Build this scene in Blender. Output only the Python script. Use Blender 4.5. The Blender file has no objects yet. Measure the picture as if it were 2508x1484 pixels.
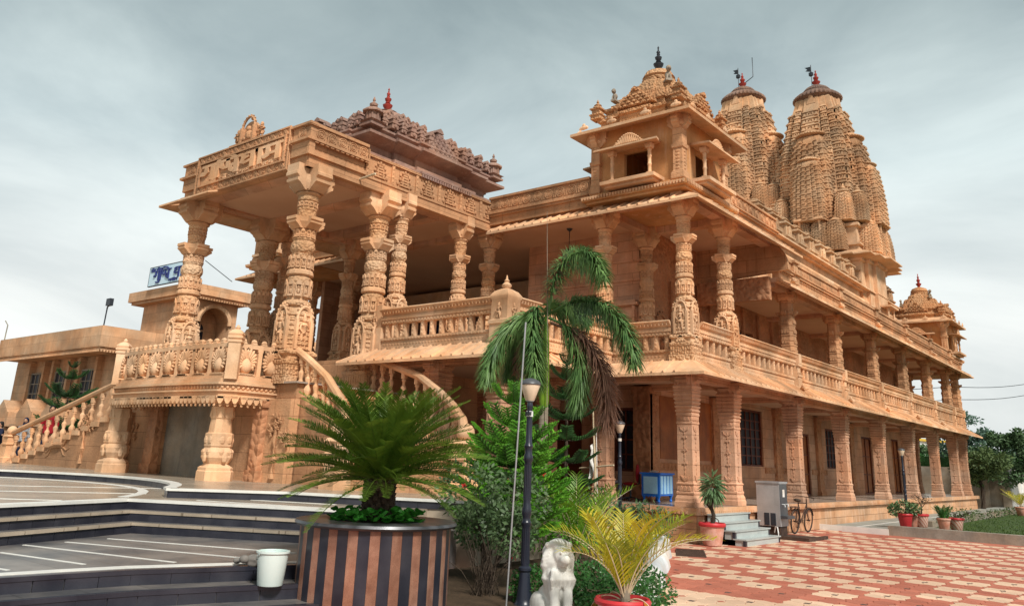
import bpy, bmesh, math, random
from mathutils import Vector, Matrix, noise
R = math.radians
rnd = random.Random(7)
SC = bpy.context.scene
COL = SC.collection

# ---------------------------------------------------------------- camera
FPX, WPX, CX, CY = 1981.17, 2508.0, 1254.0, 546.0
_y, _p, _r = -0.68263092, 0.28444754, 0.03893399
cf = Vector((math.sin(_y)*math.cos(_p), math.cos(_y)*math.cos(_p), math.sin(_p)))
cr = Vector((math.cos(_y), -math.sin(_y), 0)); cu = cr.cross(cf)
cr, cu = math.cos(_r)*cr + math.sin(_r)*cu, -math.sin(_r)*cr + math.cos(_r)*cu
CAM = Vector((9.708, -19.338, 1.75))
cd = bpy.data.cameras.new('camera'); cam = bpy.data.objects.new('camera', cd); COL.objects.link(cam)
cam.matrix_world = Matrix(((cr.x, cu.x, -cf.x, CAM.x), (cr.y, cu.y, -cf.y, CAM.y), (cr.z, cu.z, -cf.z, CAM.z), (0, 0, 0, 1)))
cd.sensor_width = 36; cd.lens = FPX/WPX*36; cd.shift_y = (CY-742)/WPX; cd.clip_end = 3000; cd.clip_start = .1
SC.camera = cam

def at(x, y, ax, v):                       # a photo pixel (2508 wide) met with a plane
    d = cf + cr*((x-CX)/FPX) - cu*((y-CY)/FPX)
    i = 'xyz'.index(ax)
    return CAM + d*((v-CAM[i])/d[i])

# ---------------------------------------------------------------- sky and sun
W = bpy.data.worlds.new('World'); SC.world = W; W.use_nodes = True
nt = W.node_tree; N = nt.nodes; L = nt.links; N.clear()
SUN_EL, SUN_AZ = 46, 116                    # azimuth clockwise from +Y
sky = N.new('ShaderNodeTexSky'); sky.sky_type = 'NISHITA'; sky.sun_disc = False
sky.sun_elevation = R(SUN_EL); sky.sun_rotation = R(SUN_AZ); sky.air_density = 1.2; sky.dust_density = 3
tc = N.new('ShaderNodeTexCoord')
sep = N.new('ShaderNodeSeparateXYZ'); L.new(tc.outputs['Generated'], sep.inputs[0])
mp = N.new('ShaderNodeMapping'); mp.inputs['Scale'].default_value = (1, 1, 2.2); L.new(tc.outputs['Generated'], mp.inputs[0])
n1 = N.new('ShaderNodeTexNoise'); n1.inputs['Scale'].default_value = 2.1; n1.inputs['Detail'].default_value = 7; n1.inputs['Roughness'].default_value = .56; n1.inputs['Distortion'].default_value = .5
L.new(mp.outputs[0], n1.inputs['Vector'])
el = N.new('ShaderNodeMapRange'); el.inputs[1].default_value = 0; el.inputs[2].default_value = .75; L.new(sep.outputs[2], el.inputs[0])
cr1 = N.new('ShaderNodeValToRGB'); L.new(el.outputs[0], cr1.inputs[0])
e = cr1.color_ramp.elements
e[0].position = 0; e[0].color = (.46, .485, .485, 1); e[1].position = 1; e[1].color = (.13, .165, .17, 1)
for p_, c_ in ((.2, (.53, .55, .54, 1)), (.45, (.39, .45, .455, 1)), (.72, (.215, .265, .27, 1))):
    q = e.new(p_); q.color = c_
cr2 = N.new('ShaderNodeValToRGB'); L.new(n1.outputs[0], cr2.inputs[0])
e = cr2.color_ramp.elements
e[0].position = .34; e[0].color = (.72, .75, .77, 1); e[1].position = .66; e[1].color = (1.2, 1.18, 1.16, 1)
mul = N.new('ShaderNodeMix'); mul.data_type = 'RGBA'; mul.blend_type = 'MULTIPLY'; mul.inputs[0].default_value = 1
L.new(cr1.outputs[0], mul.inputs[6]); L.new(cr2.outputs[0], mul.inputs[7])
bs = N.new('ShaderNodeBackground'); bs.inputs[1].default_value = .05; L.new(sky.outputs[0], bs.inputs[0])
bc = N.new('ShaderNodeBackground'); bc.inputs[1].default_value = 1.0; L.new(mul.outputs[2], bc.inputs[0])
mx = N.new('ShaderNodeMixShader'); mx.inputs[0].default_value = .9; L.new(bs.outputs[0], mx.inputs[1]); L.new(bc.outputs[0], mx.inputs[2])
wo = N.new('ShaderNodeOutputWorld'); L.new(mx.outputs[0], wo.inputs[0])
sd = bpy.data.lights.new('sun', 'SUN'); sd.energy = 2.6; sd.angle = R(9); sd.color = (1, .955, .89)
so = bpy.data.objects.new('sun', sd); COL.objects.link(so); so.rotation_euler = (R(90-SUN_EL), 0, R(180-SUN_AZ)); so.location = (20, -30, 30)
SC.view_settings.view_transform = 'Standard'; SC.view_settings.look = 'None'; SC.view_settings.gamma = 1
SC.view_settings.exposure = .84; SC.view_settings.use_curve_mapping = False

# ---------------------------------------------------------------- materials
def mat(name, col, col2=None, rough=.85, spec=.25, scale=1.5, bump=0, bscale=30, streak=0, scol=None, metal=0, fine=.1, trans=0, sub=0, coord=None, joint=None, ov=.7):
    m = bpy.data.materials.new(name); m.use_nodes = True
    t = m.node_tree; n = t.nodes; l = t.links
    b = n['Principled BSDF']; b.inputs['Roughness'].default_value = rough
    b.inputs['Specular IOR Level'].default_value = spec; b.inputs['Metallic'].default_value = metal
    if trans: b.inputs['Transmission Weight'].default_value = trans
    g = n.new('ShaderNodeNewGeometry'); pos = g.outputs['Position']
    if coord == 'obj':
        tcn = n.new('ShaderNodeTexCoord'); pos = tcn.outputs['Object']
    c4 = (*col, 1); c2 = (*(col2 or [c*.8 for c in col]), 1)
    a = n.new('ShaderNodeTexNoise'); a.inputs['Scale'].default_value = scale; a.inputs['Detail'].default_value = 6; l.new(pos, a.inputs['Vector'])
    rp = n.new('ShaderNodeMapRange'); rp.inputs[1].default_value = .35; rp.inputs[2].default_value = .65; l.new(a.outputs[0], rp.inputs[0])
    mxn = n.new('ShaderNodeMix'); mxn.data_type = 'RGBA'; mxn.inputs[6].default_value = c4; mxn.inputs[7].default_value = c2
    l.new(rp.outputs[0], mxn.inputs[0]); out = mxn.outputs[2]
    if fine:
        f = n.new('ShaderNodeTexNoise'); f.inputs['Scale'].default_value = bscale; f.inputs['Detail'].default_value = 4; l.new(pos, f.inputs['Vector'])
        fr = n.new('ShaderNodeMapRange'); fr.inputs[3].default_value = 1-fine*1.6; fr.inputs[4].default_value = 1+fine*1.6; l.new(f.outputs[0], fr.inputs[0])
        oi = n.new('ShaderNodeObjectInfo'); orr = n.new('ShaderNodeMapRange'); orr.inputs[3].default_value = 1-fine*ov; orr.inputs[4].default_value = 1+fine*ov; l.new(oi.outputs['Random'], orr.inputs[0])
        mm = n.new('ShaderNodeMath'); mm.operation = 'MULTIPLY'; l.new(fr.outputs[0], mm.inputs[0]); l.new(orr.outputs[0], mm.inputs[1])
        vm = n.new('ShaderNodeMix'); vm.data_type = 'RGBA'; vm.blend_type = 'MULTIPLY'; vm.inputs[0].default_value = 1
        l.new(out, vm.inputs[6]); l.new(mm.outputs[0], vm.inputs[7]); out = vm.outputs[2]
    if streak > .3:
        s2 = n.new('ShaderNodeTexNoise'); s2.inputs['Scale'].default_value = .55; s2.inputs['Detail'].default_value = 9; s2.inputs['Roughness'].default_value = .7; l.new(pos, s2.inputs['Vector'])
        r2 = n.new('ShaderNodeMapRange'); r2.inputs[1].default_value = .40; r2.inputs[2].default_value = .62; r2.inputs[3].default_value = .72; r2.inputs[4].default_value = 1.10; l.new(s2.outputs[0], r2.inputs[0])
        m2 = n.new('ShaderNodeMix'); m2.data_type = 'RGBA'; m2.blend_type = 'MULTIPLY'; m2.inputs[0].default_value = 1; l.new(out, m2.inputs[6]); l.new(r2.outputs[0], m2.inputs[7]); out = m2.outputs[2]
    if streak > .3:
        s3 = n.new('ShaderNodeTexNoise'); s3.inputs['Scale'].default_value = .9; s3.inputs['Detail'].default_value = 3; l.new(pos, s3.inputs['Vector'])
        r3 = n.new('ShaderNodeMapRange'); r3.inputs[1].default_value = .35; r3.inputs[2].default_value = .65; l.new(s3.outputs[0], r3.inputs[0])
        h3 = n.new('ShaderNodeMix'); h3.data_type = 'RGBA'; h3.inputs[6].default_value = (1.06, .95, .86, 1); h3.inputs[7].default_value = (.97, 1.03, 1.10, 1); l.new(r3.outputs[0], h3.inputs[0])
        m3 = n.new('ShaderNodeMix'); m3.data_type = 'RGBA'; m3.blend_type = 'MULTIPLY'; m3.inputs[0].default_value = 1; l.new(out, m3.inputs[6]); l.new(h3.outputs[2], m3.inputs[7]); out = m3.outputs[2]
    if streak:
        mpn = n.new('ShaderNodeMapping'); mpn.inputs['Scale'].default_value = (5, 5, .5); l.new(pos, mpn.inputs[0])
        s = n.new('ShaderNodeTexNoise'); s.inputs['Scale'].default_value = 1.0; s.inputs['Detail'].default_value = 8; s.inputs['Roughness'].default_value = .65; l.new(mpn.outputs[0], s.inputs['Vector'])
        sr = n.new('ShaderNodeMapRange'); sr.inputs[1].default_value = .54; sr.inputs[2].default_value = .74; sr.inputs[4].default_value = streak; l.new(s.outputs[0], sr.inputs[0])
        sm = n.new('ShaderNodeMix'); sm.data_type = 'RGBA'; sm.inputs[7].default_value = (*(scol or [c*.35 for c in col]), 1)
        l.new(sr.outputs[0], sm.inputs[0]); l.new(out, sm.inputs[6]); out = sm.outputs[2]
    if joint:
        sx = n.new('ShaderNodeSeparateXYZ'); l.new(pos, sx.inputs[0]); ad = n.new('ShaderNodeMath'); l.new(sx.outputs[0], ad.inputs[0]); l.new(sx.outputs[1], ad.inputs[1])
        cx_ = n.new('ShaderNodeCombineXYZ'); l.new(ad.outputs[0], cx_.inputs[0]); l.new(sx.outputs[2], cx_.inputs[1])
        if len(joint) > 2: l.new(sx.outputs[0], cx_.inputs[0]); l.new(sx.outputs[1], cx_.inputs[1])
        bk_ = n.new('ShaderNodeTexBrick'); bk_.inputs['Scale'].default_value = 1; bk_.inputs['Brick Width'].default_value = joint[0]; bk_.inputs['Row Height'].default_value = joint[1]; bk_.inputs['Mortar Size'].default_value = .007; bk_.inputs['Mortar Smooth'].default_value = .2
        bk_.inputs['Color1'].default_value = (1.06,1.04,1.02,1); bk_.inputs['Color2'].default_value = (.88,.87,.86,1); bk_.inputs['Mortar'].default_value = (.5,.46,.42,1); l.new(cx_.outputs[0], bk_.inputs['Vector'])
        jm = n.new('ShaderNodeMix'); jm.data_type = 'RGBA'; jm.blend_type = 'MULTIPLY'; jm.inputs[0].default_value = 1; l.new(out, jm.inputs[6]); l.new(bk_.outputs['Color'], jm.inputs[7]); out = jm.outputs[2]
    l.new(out, b.inputs['Base Color'])
    if bump:
        bn = n.new('ShaderNodeTexNoise'); bn.inputs['Scale'].default_value = bscale; bn.inputs['Detail'].default_value = 5; l.new(pos, bn.inputs['Vector'])
        bb = n.new('ShaderNodeBump'); bb.inputs['Strength'].default_value = bump; bb.inputs['Distance'].default_value = .02
        l.new(bn.outputs[0], bb.inputs['Height']); l.new(bb.outputs[0], b.inputs['Normal'])
    m['out'] = 0
    return m

def carved(m, k=55, strength=.9, dist=.03, kz=None, vor=14, vs=.5):   # fine carving too small to model: rows of bosses, fillets and scrolls in relief
    t = m.node_tree; n = t.nodes; l = t.links; b = n['Principled BSDF']
    def mt(op, x, y=None):
        q = n.new('ShaderNodeMath'); q.operation = op
        for i, v in enumerate((x, y)):
            if v is None: continue
            if isinstance(v, (int, float)): q.inputs[i].default_value = v
            else: l.new(v, q.inputs[i])
        return q.outputs[0]
    g = n.new('ShaderNodeNewGeometry'); s = n.new('ShaderNodeSeparateXYZ'); l.new(g.outputs['Position'], s.inputs[0])
    h = mt('SINE', mt('MULTIPLY', mt('ADD', s.outputs[0], s.outputs[1]), k)); z = mt('SINE', mt('MULTIPLY', s.outputs[2], kz or k*.8))
    z2 = mt('GREATER_THAN', mt('SINE', mt('MULTIPLY', s.outputs[2], (kz or k*.8)*.37)), .55)
    v = n.new('ShaderNodeTexVoronoi'); v.inputs['Scale'].default_value = vor; l.new(g.outputs['Position'], v.inputs['Vector'])
    zb_ = mt('GREATER_THAN', z, .1); e = mt('ADD', mt('MULTIPLY', mt('MULTIPLY', mt('GREATER_THAN', h, 0), zb_), .30), mt('MULTIPLY', v.outputs['Distance'], -vs*2.6)); e = mt('ADD', e, mt('MULTIPLY', z2, .6))
    bb = n.new('ShaderNodeBump'); bb.inputs['Strength'].default_value = strength; bb.inputs['Distance'].default_value = dist
    l.new(e, bb.inputs['Height'])
    if b.inputs['Normal'].links: l.new(b.inputs['Normal'].links[0].from_socket, bb.inputs['Normal'])
    l.new(bb.outputs[0], b.inputs['Normal'])
    return m

M = {}
ST1, ST2 = (.58, .335, .185), (.49, .26, .13)
M['stone'] = carved(mat('sandstone', ST1, ST2, scale=.9, bump=.4, bscale=45, streak=.55, scol=(.25, .125, .06), fine=.14, joint=(1.3,.42), ov=1), 48, .35, .012)
M['stone2'] = mat('sandstone_pale', (.74, .475, .285), (.61, .355, .19), scale=1.3, bump=.35, bscale=50, streak=.45, scol=(.34, .175, .085), fine=.13, ov=1)
M['stone2c'] = carved(mat('sandstone_pale_carved', (.74, .47, .275), (.60, .35, .18), scale=1.3, bump=.25, bscale=50, streak=.4, scol=(.33, .16, .075), fine=.10), 60, 1.0, .03)
M['stonec'] = carved(mat('sandstone_carved', (.60, .335, .165), (.50, .25, .115), scale=1.2, bump=.2, bscale=60, streak=.4, scol=(.25, .12, .055), fine=.1), 50, 1.0, .035)
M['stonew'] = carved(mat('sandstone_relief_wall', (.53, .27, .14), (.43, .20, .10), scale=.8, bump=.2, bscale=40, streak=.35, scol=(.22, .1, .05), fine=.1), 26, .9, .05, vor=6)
M['pink'] = mat('pink_sandstone', (.65, .40, .26), (.54, .295, .18), scale=.8, bump=.35, bscale=40, streak=.45, scol=(.32, .15, .09), fine=.13, joint=(1.1,.36), ov=1)
M['tower'] = mat('spire_stone', (.64, .41, .235), (.50, .30, .165), scale=.8, bump=.5, bscale=18, streak=.6, scol=(.23, .135, .075), fine=.2, ov=1.2)
M['plasterstone'] = mat('tower_wall', (.60, .31, .13), (.52, .255, .10), scale=.8, bump=.12, bscale=30, streak=.5, scol=(.68, .50, .36), fine=.08)
M['roofred'] = mat('dark_red_stone', (.36, .225, .165), (.27, .16, .125), scale=1.2, bump=.35, bscale=24, streak=.55, scol=(.46, .34, .28), fine=.15)
M['amalaka'] = mat('dark_crown_stone', (.24, .15, .105), (.17, .105, .08), scale=2, bump=.3, bscale=30, streak=.5, fine=.12)
M['plinth'] = mat('plinth_stone', (.60, .355, .205), (.52, .285, .15), scale=.7, bump=.25, bscale=40, streak=.75, scol=(.76, .58, .44), fine=.12, ov=1)
M['ceil'] = mat('ceiling_plaster', (.64, .42, .28), (.55, .34, .22), scale=.5, fine=.03)
M['floor'] = mat('veranda_floor', (.34, .28, .23), (.28, .23, .19), rough=.22, spec=.5, scale=.7, fine=.04)
M['marble'] = mat('white_marble', (.74, .72, .66), (.62, .62, .58), rough=.4, scale=2.5, bump=.05, streak=.2, scol=(.45, .42, .36), fine=.05)
M['greymarble'] = mat('grey_marble', (.42, .46, .44), (.33, .37, .36), rough=.3, spec=.5, scale=2, fine=.06)
M['blackstone'] = mat('black_granite', (.016, .017, .026), (.034, .034, .044), rough=.3, spec=.42, scale=3, fine=.15, bscale=80)
M['darkfloor'] = mat('dark_slate_floor', (.085, .085, .09), (.20, .18, .165), rough=.36, spec=.45, scale=1.6, fine=.2, bscale=9, joint=(.6,.6,1))
M['deck'] = mat('marble_deck', (.42, .35, .27), (.30, .25, .19), rough=.26, spec=.5, scale=1.3, fine=.14, bscale=6, joint=(.9,.6,1))
M['browngranite'] = mat('brown_granite', (.22, .105, .07), (.31, .165, .115), rough=.4, scale=6, bump=.1, bscale=90, streak=.4, scol=(.5, .33, .22), fine=.25)
M['red'] = mat('red_kalash', (.38, .05, .035), (.28, .04, .03), rough=.5, scale=4)
M['darkmetal'] = mat('dark_metal', (.025, .03, .04), (.015, .02, .028), rough=.45, spec=.5, scale=4)
M['lampblue'] = mat('lamp_post_paint', (.016, .020, .034), (.012, .015, .026), rough=.35, spec=.5, scale=3, bump=.08, bscale=60)
M['glass'] = mat('dark_glass', (.016, .016, .022), (.028, .024, .03), rough=.45, spec=.15, scale=.7, fine=0)
M['lampglass'] = mat('lamp_glass', (.78, .62, .46), (.7, .5, .34), rough=.25, spec=.5, scale=2, fine=.03)
M['wood'] = mat('door_wood', (.16, .045, .022), (.11, .028, .014), rough=.5, scale=3, streak=.4, fine=.15)
M['orangewood'] = mat('door_wood_orange', (.36, .12, .03), (.26, .08, .02), rough=.5, scale=3, streak=.4, fine=.15)
M['blue'] = mat('blue_paint', (.015, .16, .62), (.012, .12, .50), rough=.4, scale=3)
M['paleblue'] = mat('pale_blue_panel', (.33, .58, .76), (.27, .5, .7), rough=.5, scale=3)
M['signwhite'] = mat('sign_panel', (.62, .76, .82), (.5, .68, .78), rough=.5, scale=.5, fine=.02)
M['signblue'] = mat('sign_letters', (.025, .04, .19), rough=.5, fine=0)
M['steel'] = mat('stainless_steel', (.46, .465, .47), (.36, .365, .37), rough=.4, metal=.45, scale=2, streak=.3, fine=.06)
M['steeldark'] = mat('dark_steel', (.13, .135, .14), (.09, .09, .1), rough=.4, metal=.5, scale=2, fine=.06)
M['rust'] = mat('rusty_metal', (.085, .05, .035), (.05, .03, .022), rough=.7, scale=8, fine=.2)
M['rubber'] = mat('rubber', (.02, .02, .02), rough=.8)
M['white'] = mat('white_paint', (.75, .75, .72), (.62, .62, .58), rough=.55, scale=4, streak=.35, scol=(.36, .33, .26), fine=.06)
M['plastic'] = mat('translucent_plastic', (.62, .72, .68), (.55, .66, .62), rough=.35, spec=.4, scale=2, fine=.02)
M['cloth'] = mat('grey_cloth', (.22, .2, .18), (.15, .14, .125), rough=.95, scale=15)
M['concrete'] = mat('old_concrete', (.36, .31, .24), (.26, .22, .17), scale=1.2, bump=.4, bscale=25, streak=.5, scol=(.12, .1, .08), fine=.12)
M['path'] = mat('path_paving', (.33, .34, .30), (.26, .26, .23), rough=.6, scale=.9, fine=.1, joint=(.6,.6,1))
M['soil'] = mat('soil', (.085, .055, .032), (.055, .036, .02), scale=4, bump=.8, bscale=20, fine=.3)
M['pave_red'] = mat('red_paver', (.48, .165, .105), (.39, .12, .075), scale=.5, bump=.3, bscale=70, fine=.2)
M['pave_cream'] = mat('cream_paver', (.71, .50, .345), (.60, .39, .265), scale=.5, bump=.3, bscale=70, fine=.16)
M['pave_dark'] = mat('dark_paver_dot', (.10, .07, .06), scale=3)
M['ground'] = mat('ground_earth', (.22, .17, .11), (.16, .12, .08), scale=.3, bump=.4, bscale=6, fine=.2)
M['terracotta'] = mat('peeling_terracotta', (.50, .20, .13), (.60, .34, .26), scale=6, bump=.2, streak=.4, scol=(.16, .08, .06), fine=.1)
M['potred'] = mat('red_pot_rim', (.50, .035, .04), (.42, .03, .035), rough=.45, scale=4)
M['trunk'] = mat('palm_trunk', (.30, .25, .19), (.22, .18, .13), scale=3, bump=.3, bscale=12, streak=.3, fine=.15)
M['bark'] = mat('dark_bark', (.07, .05, .035), (.045, .032, .022), scale=6, bump=.9, bscale=25, fine=.3)
M['bamboo'] = mat('bamboo', (.62, .52, .36), (.5, .4, .26), rough=.5, scale=5)
M['skin'] = mat('skin', (.42, .23, .14), rough=.6, fine=.02)
M['hair'] = mat('hair', (.012, .01, .009), rough=.6)
M['redcloth'] = mat('red_cloth', (.30, .012, .02), (.22, .01, .015), rough=.9)
M['greycloth'] = mat('grey_white_cloth', (.42, .42, .42), (.16, .16, .17), rough=.9, scale=14)
M['navycloth'] = mat('navy_cloth', (.012, .016, .04), rough=.9)
M['yellowwall'] = mat('yellow_wall', (.62, .42, .06), (.52, .34, .05), rough=.8, fine=.03)
M['pinkwall'] = mat('pink_wall', (.55, .12, .16), rough=.8, fine=.03)
M['housewall'] = mat('house_wall', (.62, .38, .22), (.54, .31, .17), scale=.6, bump=.15, bscale=20, streak=.45, scol=(.3,.17,.1), fine=.08, joint=(1.6,.5))
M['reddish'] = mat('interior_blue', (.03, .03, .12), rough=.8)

def leaf(name, c, c2, rough=.5, trans=.25):
    m = mat(name, c, c2, rough=rough, spec=.35, scale=2.5, fine=.28, bscale=7)
    t = m.node_tree; n = t.nodes; l = t.links; b = n['Principled BSDF']; o = n['Material Output']
    tr = n.new('ShaderNodeBsdfTranslucent'); ms = n.new('ShaderNodeMixShader'); ms.inputs[0].default_value = trans
    src = b.inputs['Base Color'].links[0].from_socket; l.new(src, tr.inputs[0])
    l.new(b.outputs[0], ms.inputs[1]); l.new(tr.outputs[0], ms.inputs[2]); l.new(ms.outputs[0], o.inputs[0])
    return m
M['cycad'] = leaf('cycad_leaf', (.15, .245, .028), (.06, .125, .015), .38)
M['palmleaf'] = leaf('palm_leaf', (.17, .29, .09), (.09, .19, .06), .45)
M['palmdry'] = leaf('dry_palm_leaf', (.34, .19, .125), (.24, .12, .08), .8)
M['pine'] = leaf('araucaria_needle', (.15, .40, .028), (.07, .24, .018), .45)
M['pinedark'] = leaf('araucaria_needle_dark', (.045, .13, .03), (.024, .075, .02), .5)
M['areca'] = leaf('yellow_palm_leaf', (.62, .50, .025), (.46, .42, .03), .45, .35)
M['arecagreen'] = leaf('green_palm_leaf', (.24, .42, .03), (.14, .29, .025), .45, .35)
M['hib'] = leaf('shrub_leaf', (.14, .22, .09), (.085, .15, .06), .45)
M['hedge'] = leaf('hedge_leaf', (.065, .20, .04), (.03, .11, .024), .4)
M['tree'] = leaf('tree_leaf', (.14, .23, .10), (.08, .15, .065), .6)
M['tree2'] = leaf('tree_leaf_olive', (.125, .175, .06), (.075, .12, .04), .6)
M['bluetree'] = leaf('tree_leaf_bluish', (.12, .20, .145), (.08, .15, .11), .6)
M['cover'] = leaf('round_leaf', (.05, .25, .03), (.03, .17, .02), .4)
M['grass'] = leaf('lawn_grass', (.075, .13, .02), (.045, .085, .014), .7)
M['flower'] = mat('red_petals', (.55, .01, .02), rough=.5)

# ---------------------------------------------------------------- mesh helpers
class MB:
    def __init__(s): s.v = []; s.f = []; s.m = []
    def add(s, vs, fs, mi=0):
        o = len(s.v); s.v += [tuple(q) for q in vs]
        for f in fs: s.f.append([i+o for i in f]); s.m.append(mi)
        return s
    def b(s, x0, x1, y0, y1, z0, z1, mi=0):
        vs = [(x0,y0,z0),(x1,y0,z0),(x1,y1,z0),(x0,y1,z0),(x0,y0,z1),(x1,y0,z1),(x1,y1,z1),(x0,y1,z1)]
        return s.add(vs, [(3,2,1,0),(4,5,6,7),(0,1,5,4),(1,2,6,5),(2,3,7,6),(3,0,4,7)], mi)
    def rings(s, rs, mi=0, cap0=True, cap1=True, closed=True):
        n = len(rs[0]); o = len(s.v)
        for r in rs: s.v += [tuple(q) for q in r]
        for i in range(len(rs)-1):
            for j in range(n if closed else n-1):
                k = (j+1) % n
                s.f.append([o+i*n+j, o+i*n+k, o+(i+1)*n+k, o+(i+1)*n+j]); s.m.append(mi)
        if cap0: s.f.append([o+j for j in range(n-1, -1, -1)]); s.m.append(mi)
        if cap1: s.f.append([o+(len(rs)-1)*n+j for j in range(n)]); s.m.append(mi)
        return s
    def loft(s, poly, prof, c=(0,0), mi=0):      # plan polygon scaled by r at each (r, z)
        return s.rings([[(c[0]+x*r, c[1]+y*r, z) for x, y in poly] for r, z in prof], mi)
    def lathe(s, prof, n=16, c=(0,0), rot=0, mi=0):
        return s.loft([(math.cos(2*math.pi*i/n+rot), math.sin(2*math.pi*i/n+rot)) for i in range(n)], prof, c, mi)
    def sq(s, prof, c=(0,0), mi=0):              # square section, r is half the side
        return s.loft([(1,-1),(1,1),(-1,1),(-1,-1)], prof, c, mi)
    def prism(s, poly, a0, a1, ax='z', mi=0):    # polygon in the two other axes, extruded along ax
        f = {'z': lambda p, a: (p[0], p[1], a), 'y': lambda p, a: (p[0], a, p[1]), 'x': lambda p, a: (a, p[0], p[1])}[ax]
        r0 = [f(p, a0) for p in poly]; r1 = [f(p, a1) for p in poly]
        return s.rings([r0, r1], mi)
    def tube(s, pts, r, n=6, mi=0):
        pts = [Vector(p) for p in pts]; rs = []; up = Vector((0,0,1))
        for i, p in enumerate(pts):
            d = (pts[min(i+1, len(pts)-1)] - pts[max(i-1, 0)]).normalized()
            a = d.cross(up); a = a.normalized() if a.length > .05 else Vector((1,0,0))
            c = d.cross(a); rr = r[i] if isinstance(r, (list, tuple)) else r
            rs.append([p + a*math.cos(2*math.pi*j/n)*rr + c*math.sin(2*math.pi*j/n)*rr for j in range(n)])
        return s.rings(rs, mi)
    def ball(s, c, r, n=8, m=5, mi=0):
        if not isinstance(r, (list, tuple)): r = (r, r, r)
        rs = []
        for i in range(m+1):
            a = -math.pi/2 + math.pi*(i+.0)/m; cc = max(math.cos(a), .02)
            rs.append([(c[0]+r[0]*cc*math.cos(2*math.pi*j/n), c[1]+r[1]*cc*math.sin(2*math.pi*j/n), c[2]+r[2]*math.sin(a)) for j in range(n)])
        return s.rings(rs, mi)
    def sub(s, o, mtx, mi=0):                    # another MB put in place
        return s.add([mtx @ Vector(q) for q in o.v], o.f, mi)
    def mesh(s, name, *mats, smooth=0):
        me = bpy.data.meshes.new(name); me.from_pydata(s.v, [], s.f)
        for k in mats: me.materials.append(M[k] if isinstance(k, str) else k)
        if any(s.m): me.polygons.foreach_set('material_index', s.m)
        bm = bmesh.new(); bm.from_mesh(me); bmesh.ops.recalc_face_normals(bm, faces=bm.faces); bm.to_mesh(me); bm.free()
        if smooth:
            me.polygons.foreach_set('use_smooth', [True]*len(me.polygons)); me.set_sharp_from_angle(angle=R(smooth))
        me.update(); return me
    def o(s, name, m, parent=None, loc=(0,0,0), rz=0, smooth=0):
        ms = m if isinstance(m, (list, tuple)) else [m]
        return put(s.mesh(name, *ms, smooth=smooth), name, parent, loc, rz)

TINY = {'carved_band', 'eave_fringe', 'roof_fringe', 'cornice_fringe', 'window_crest', 'scroll_band', 'panel_border', 'carved_dado'}   # rows of carving too small to pick apart
def put(me, name, parent=None, loc=(0,0,0), rz=0, sc=None, rot=None):
    o = bpy.data.objects.new(name, me); COL.objects.link(o); o.parent = parent
    o.location = loc; o.rotation_euler = rot or (0, 0, rz)
    if name in TINY: o['kind'] = 'stuff'
    if sc: o.scale = sc if isinstance(sc, (tuple, list)) else (sc, sc, sc)
    return o
def thing(name, label, cat, loc=(0,0,0), rz=0, group=None):
    o = bpy.data.objects.new(name, None); COL.objects.link(o); o.location = loc; o.rotation_euler = (0, 0, rz); o.empty_display_size = .2
    return tag(o, label, cat, group)
def tag(o, label, cat, group=None):
    o['label'] = label; o['category'] = cat
    if group: o['group'] = group
    return o
def struct(o): o['kind'] = 'structure'; return o
def stuff(o): o['kind'] = 'stuff'; return o
def T(x=0, y=0, z=0, rz=0, s=1): return Matrix.Translation((x, y, z)) @ Matrix.Rotation(rz, 4, 'Z') @ Matrix.Scale(s, 4)
# ================================================================ TEMPLE
TP = thing('temple', 'large carved orange sandstone temple with columned verandas, porch and twin spires', 'temple')

def figure(h=1.0, s=None):                 # standing carved figure, bent hip, one arm raised, tall crown
    m = s or MB()
    m.tube([(-.07,0,.02),(-.09,-.01,.22),(-.06,0,.46)], [.05,.05,.075], 6)
    m.tube([(.09,0,.02),(.10,-.03,.24),(.05,0,.46)], [.05,.05,.075], 6)
    m.tube([(0,0,.42),(.02,-.01,.55),(0,0,.66),(0,0,.72)], [.115,.08,.12,.06], 8)
    m.tube([(-.11,0,.68),(-.19,-.03,.56),(-.13,-.08,.46)], [.035,.032,.028], 5)
    m.tube([(.11,0,.68),(.2,-.03,.60),(.17,-.07,.76)], [.035,.032,.028], 5)
    m.ball((0,-.01,.80), (.06,.065,.075), 7, 5)
    m.lathe([(.065,.85),(.05,.92),(.03,.97),(.0,1.0)], 7)
    m.b(-.14,.14,-.07,.07,0,.03)
    return m

def arch_frame(w, h, d, t):                # flame-edged niche arch: scalloped ring of lobes on two posts
    m = MB(); r = w/2
    m.b(-r-t,-r,-d,0,0,h-r); m.b(r,r+t,-d,0,0,h-r)
    k = 9; pts = []
    for i in range(k+1):
        a = math.pi*i/k; rr = r + t*.5
        pts.append((-math.cos(a)*rr, -d*.5, h-r+math.sin(a)*rr*1.25))
    m.tube(pts, t*.62, 5)
    for i in range(1, k):
        a = math.pi*i/k; rr = r+t*1.1
        m.ball((-math.cos(a)*rr, -d*.5, h-r+math.sin(a)*rr*1.25), t*.5, 5, 4)
    return m

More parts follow.
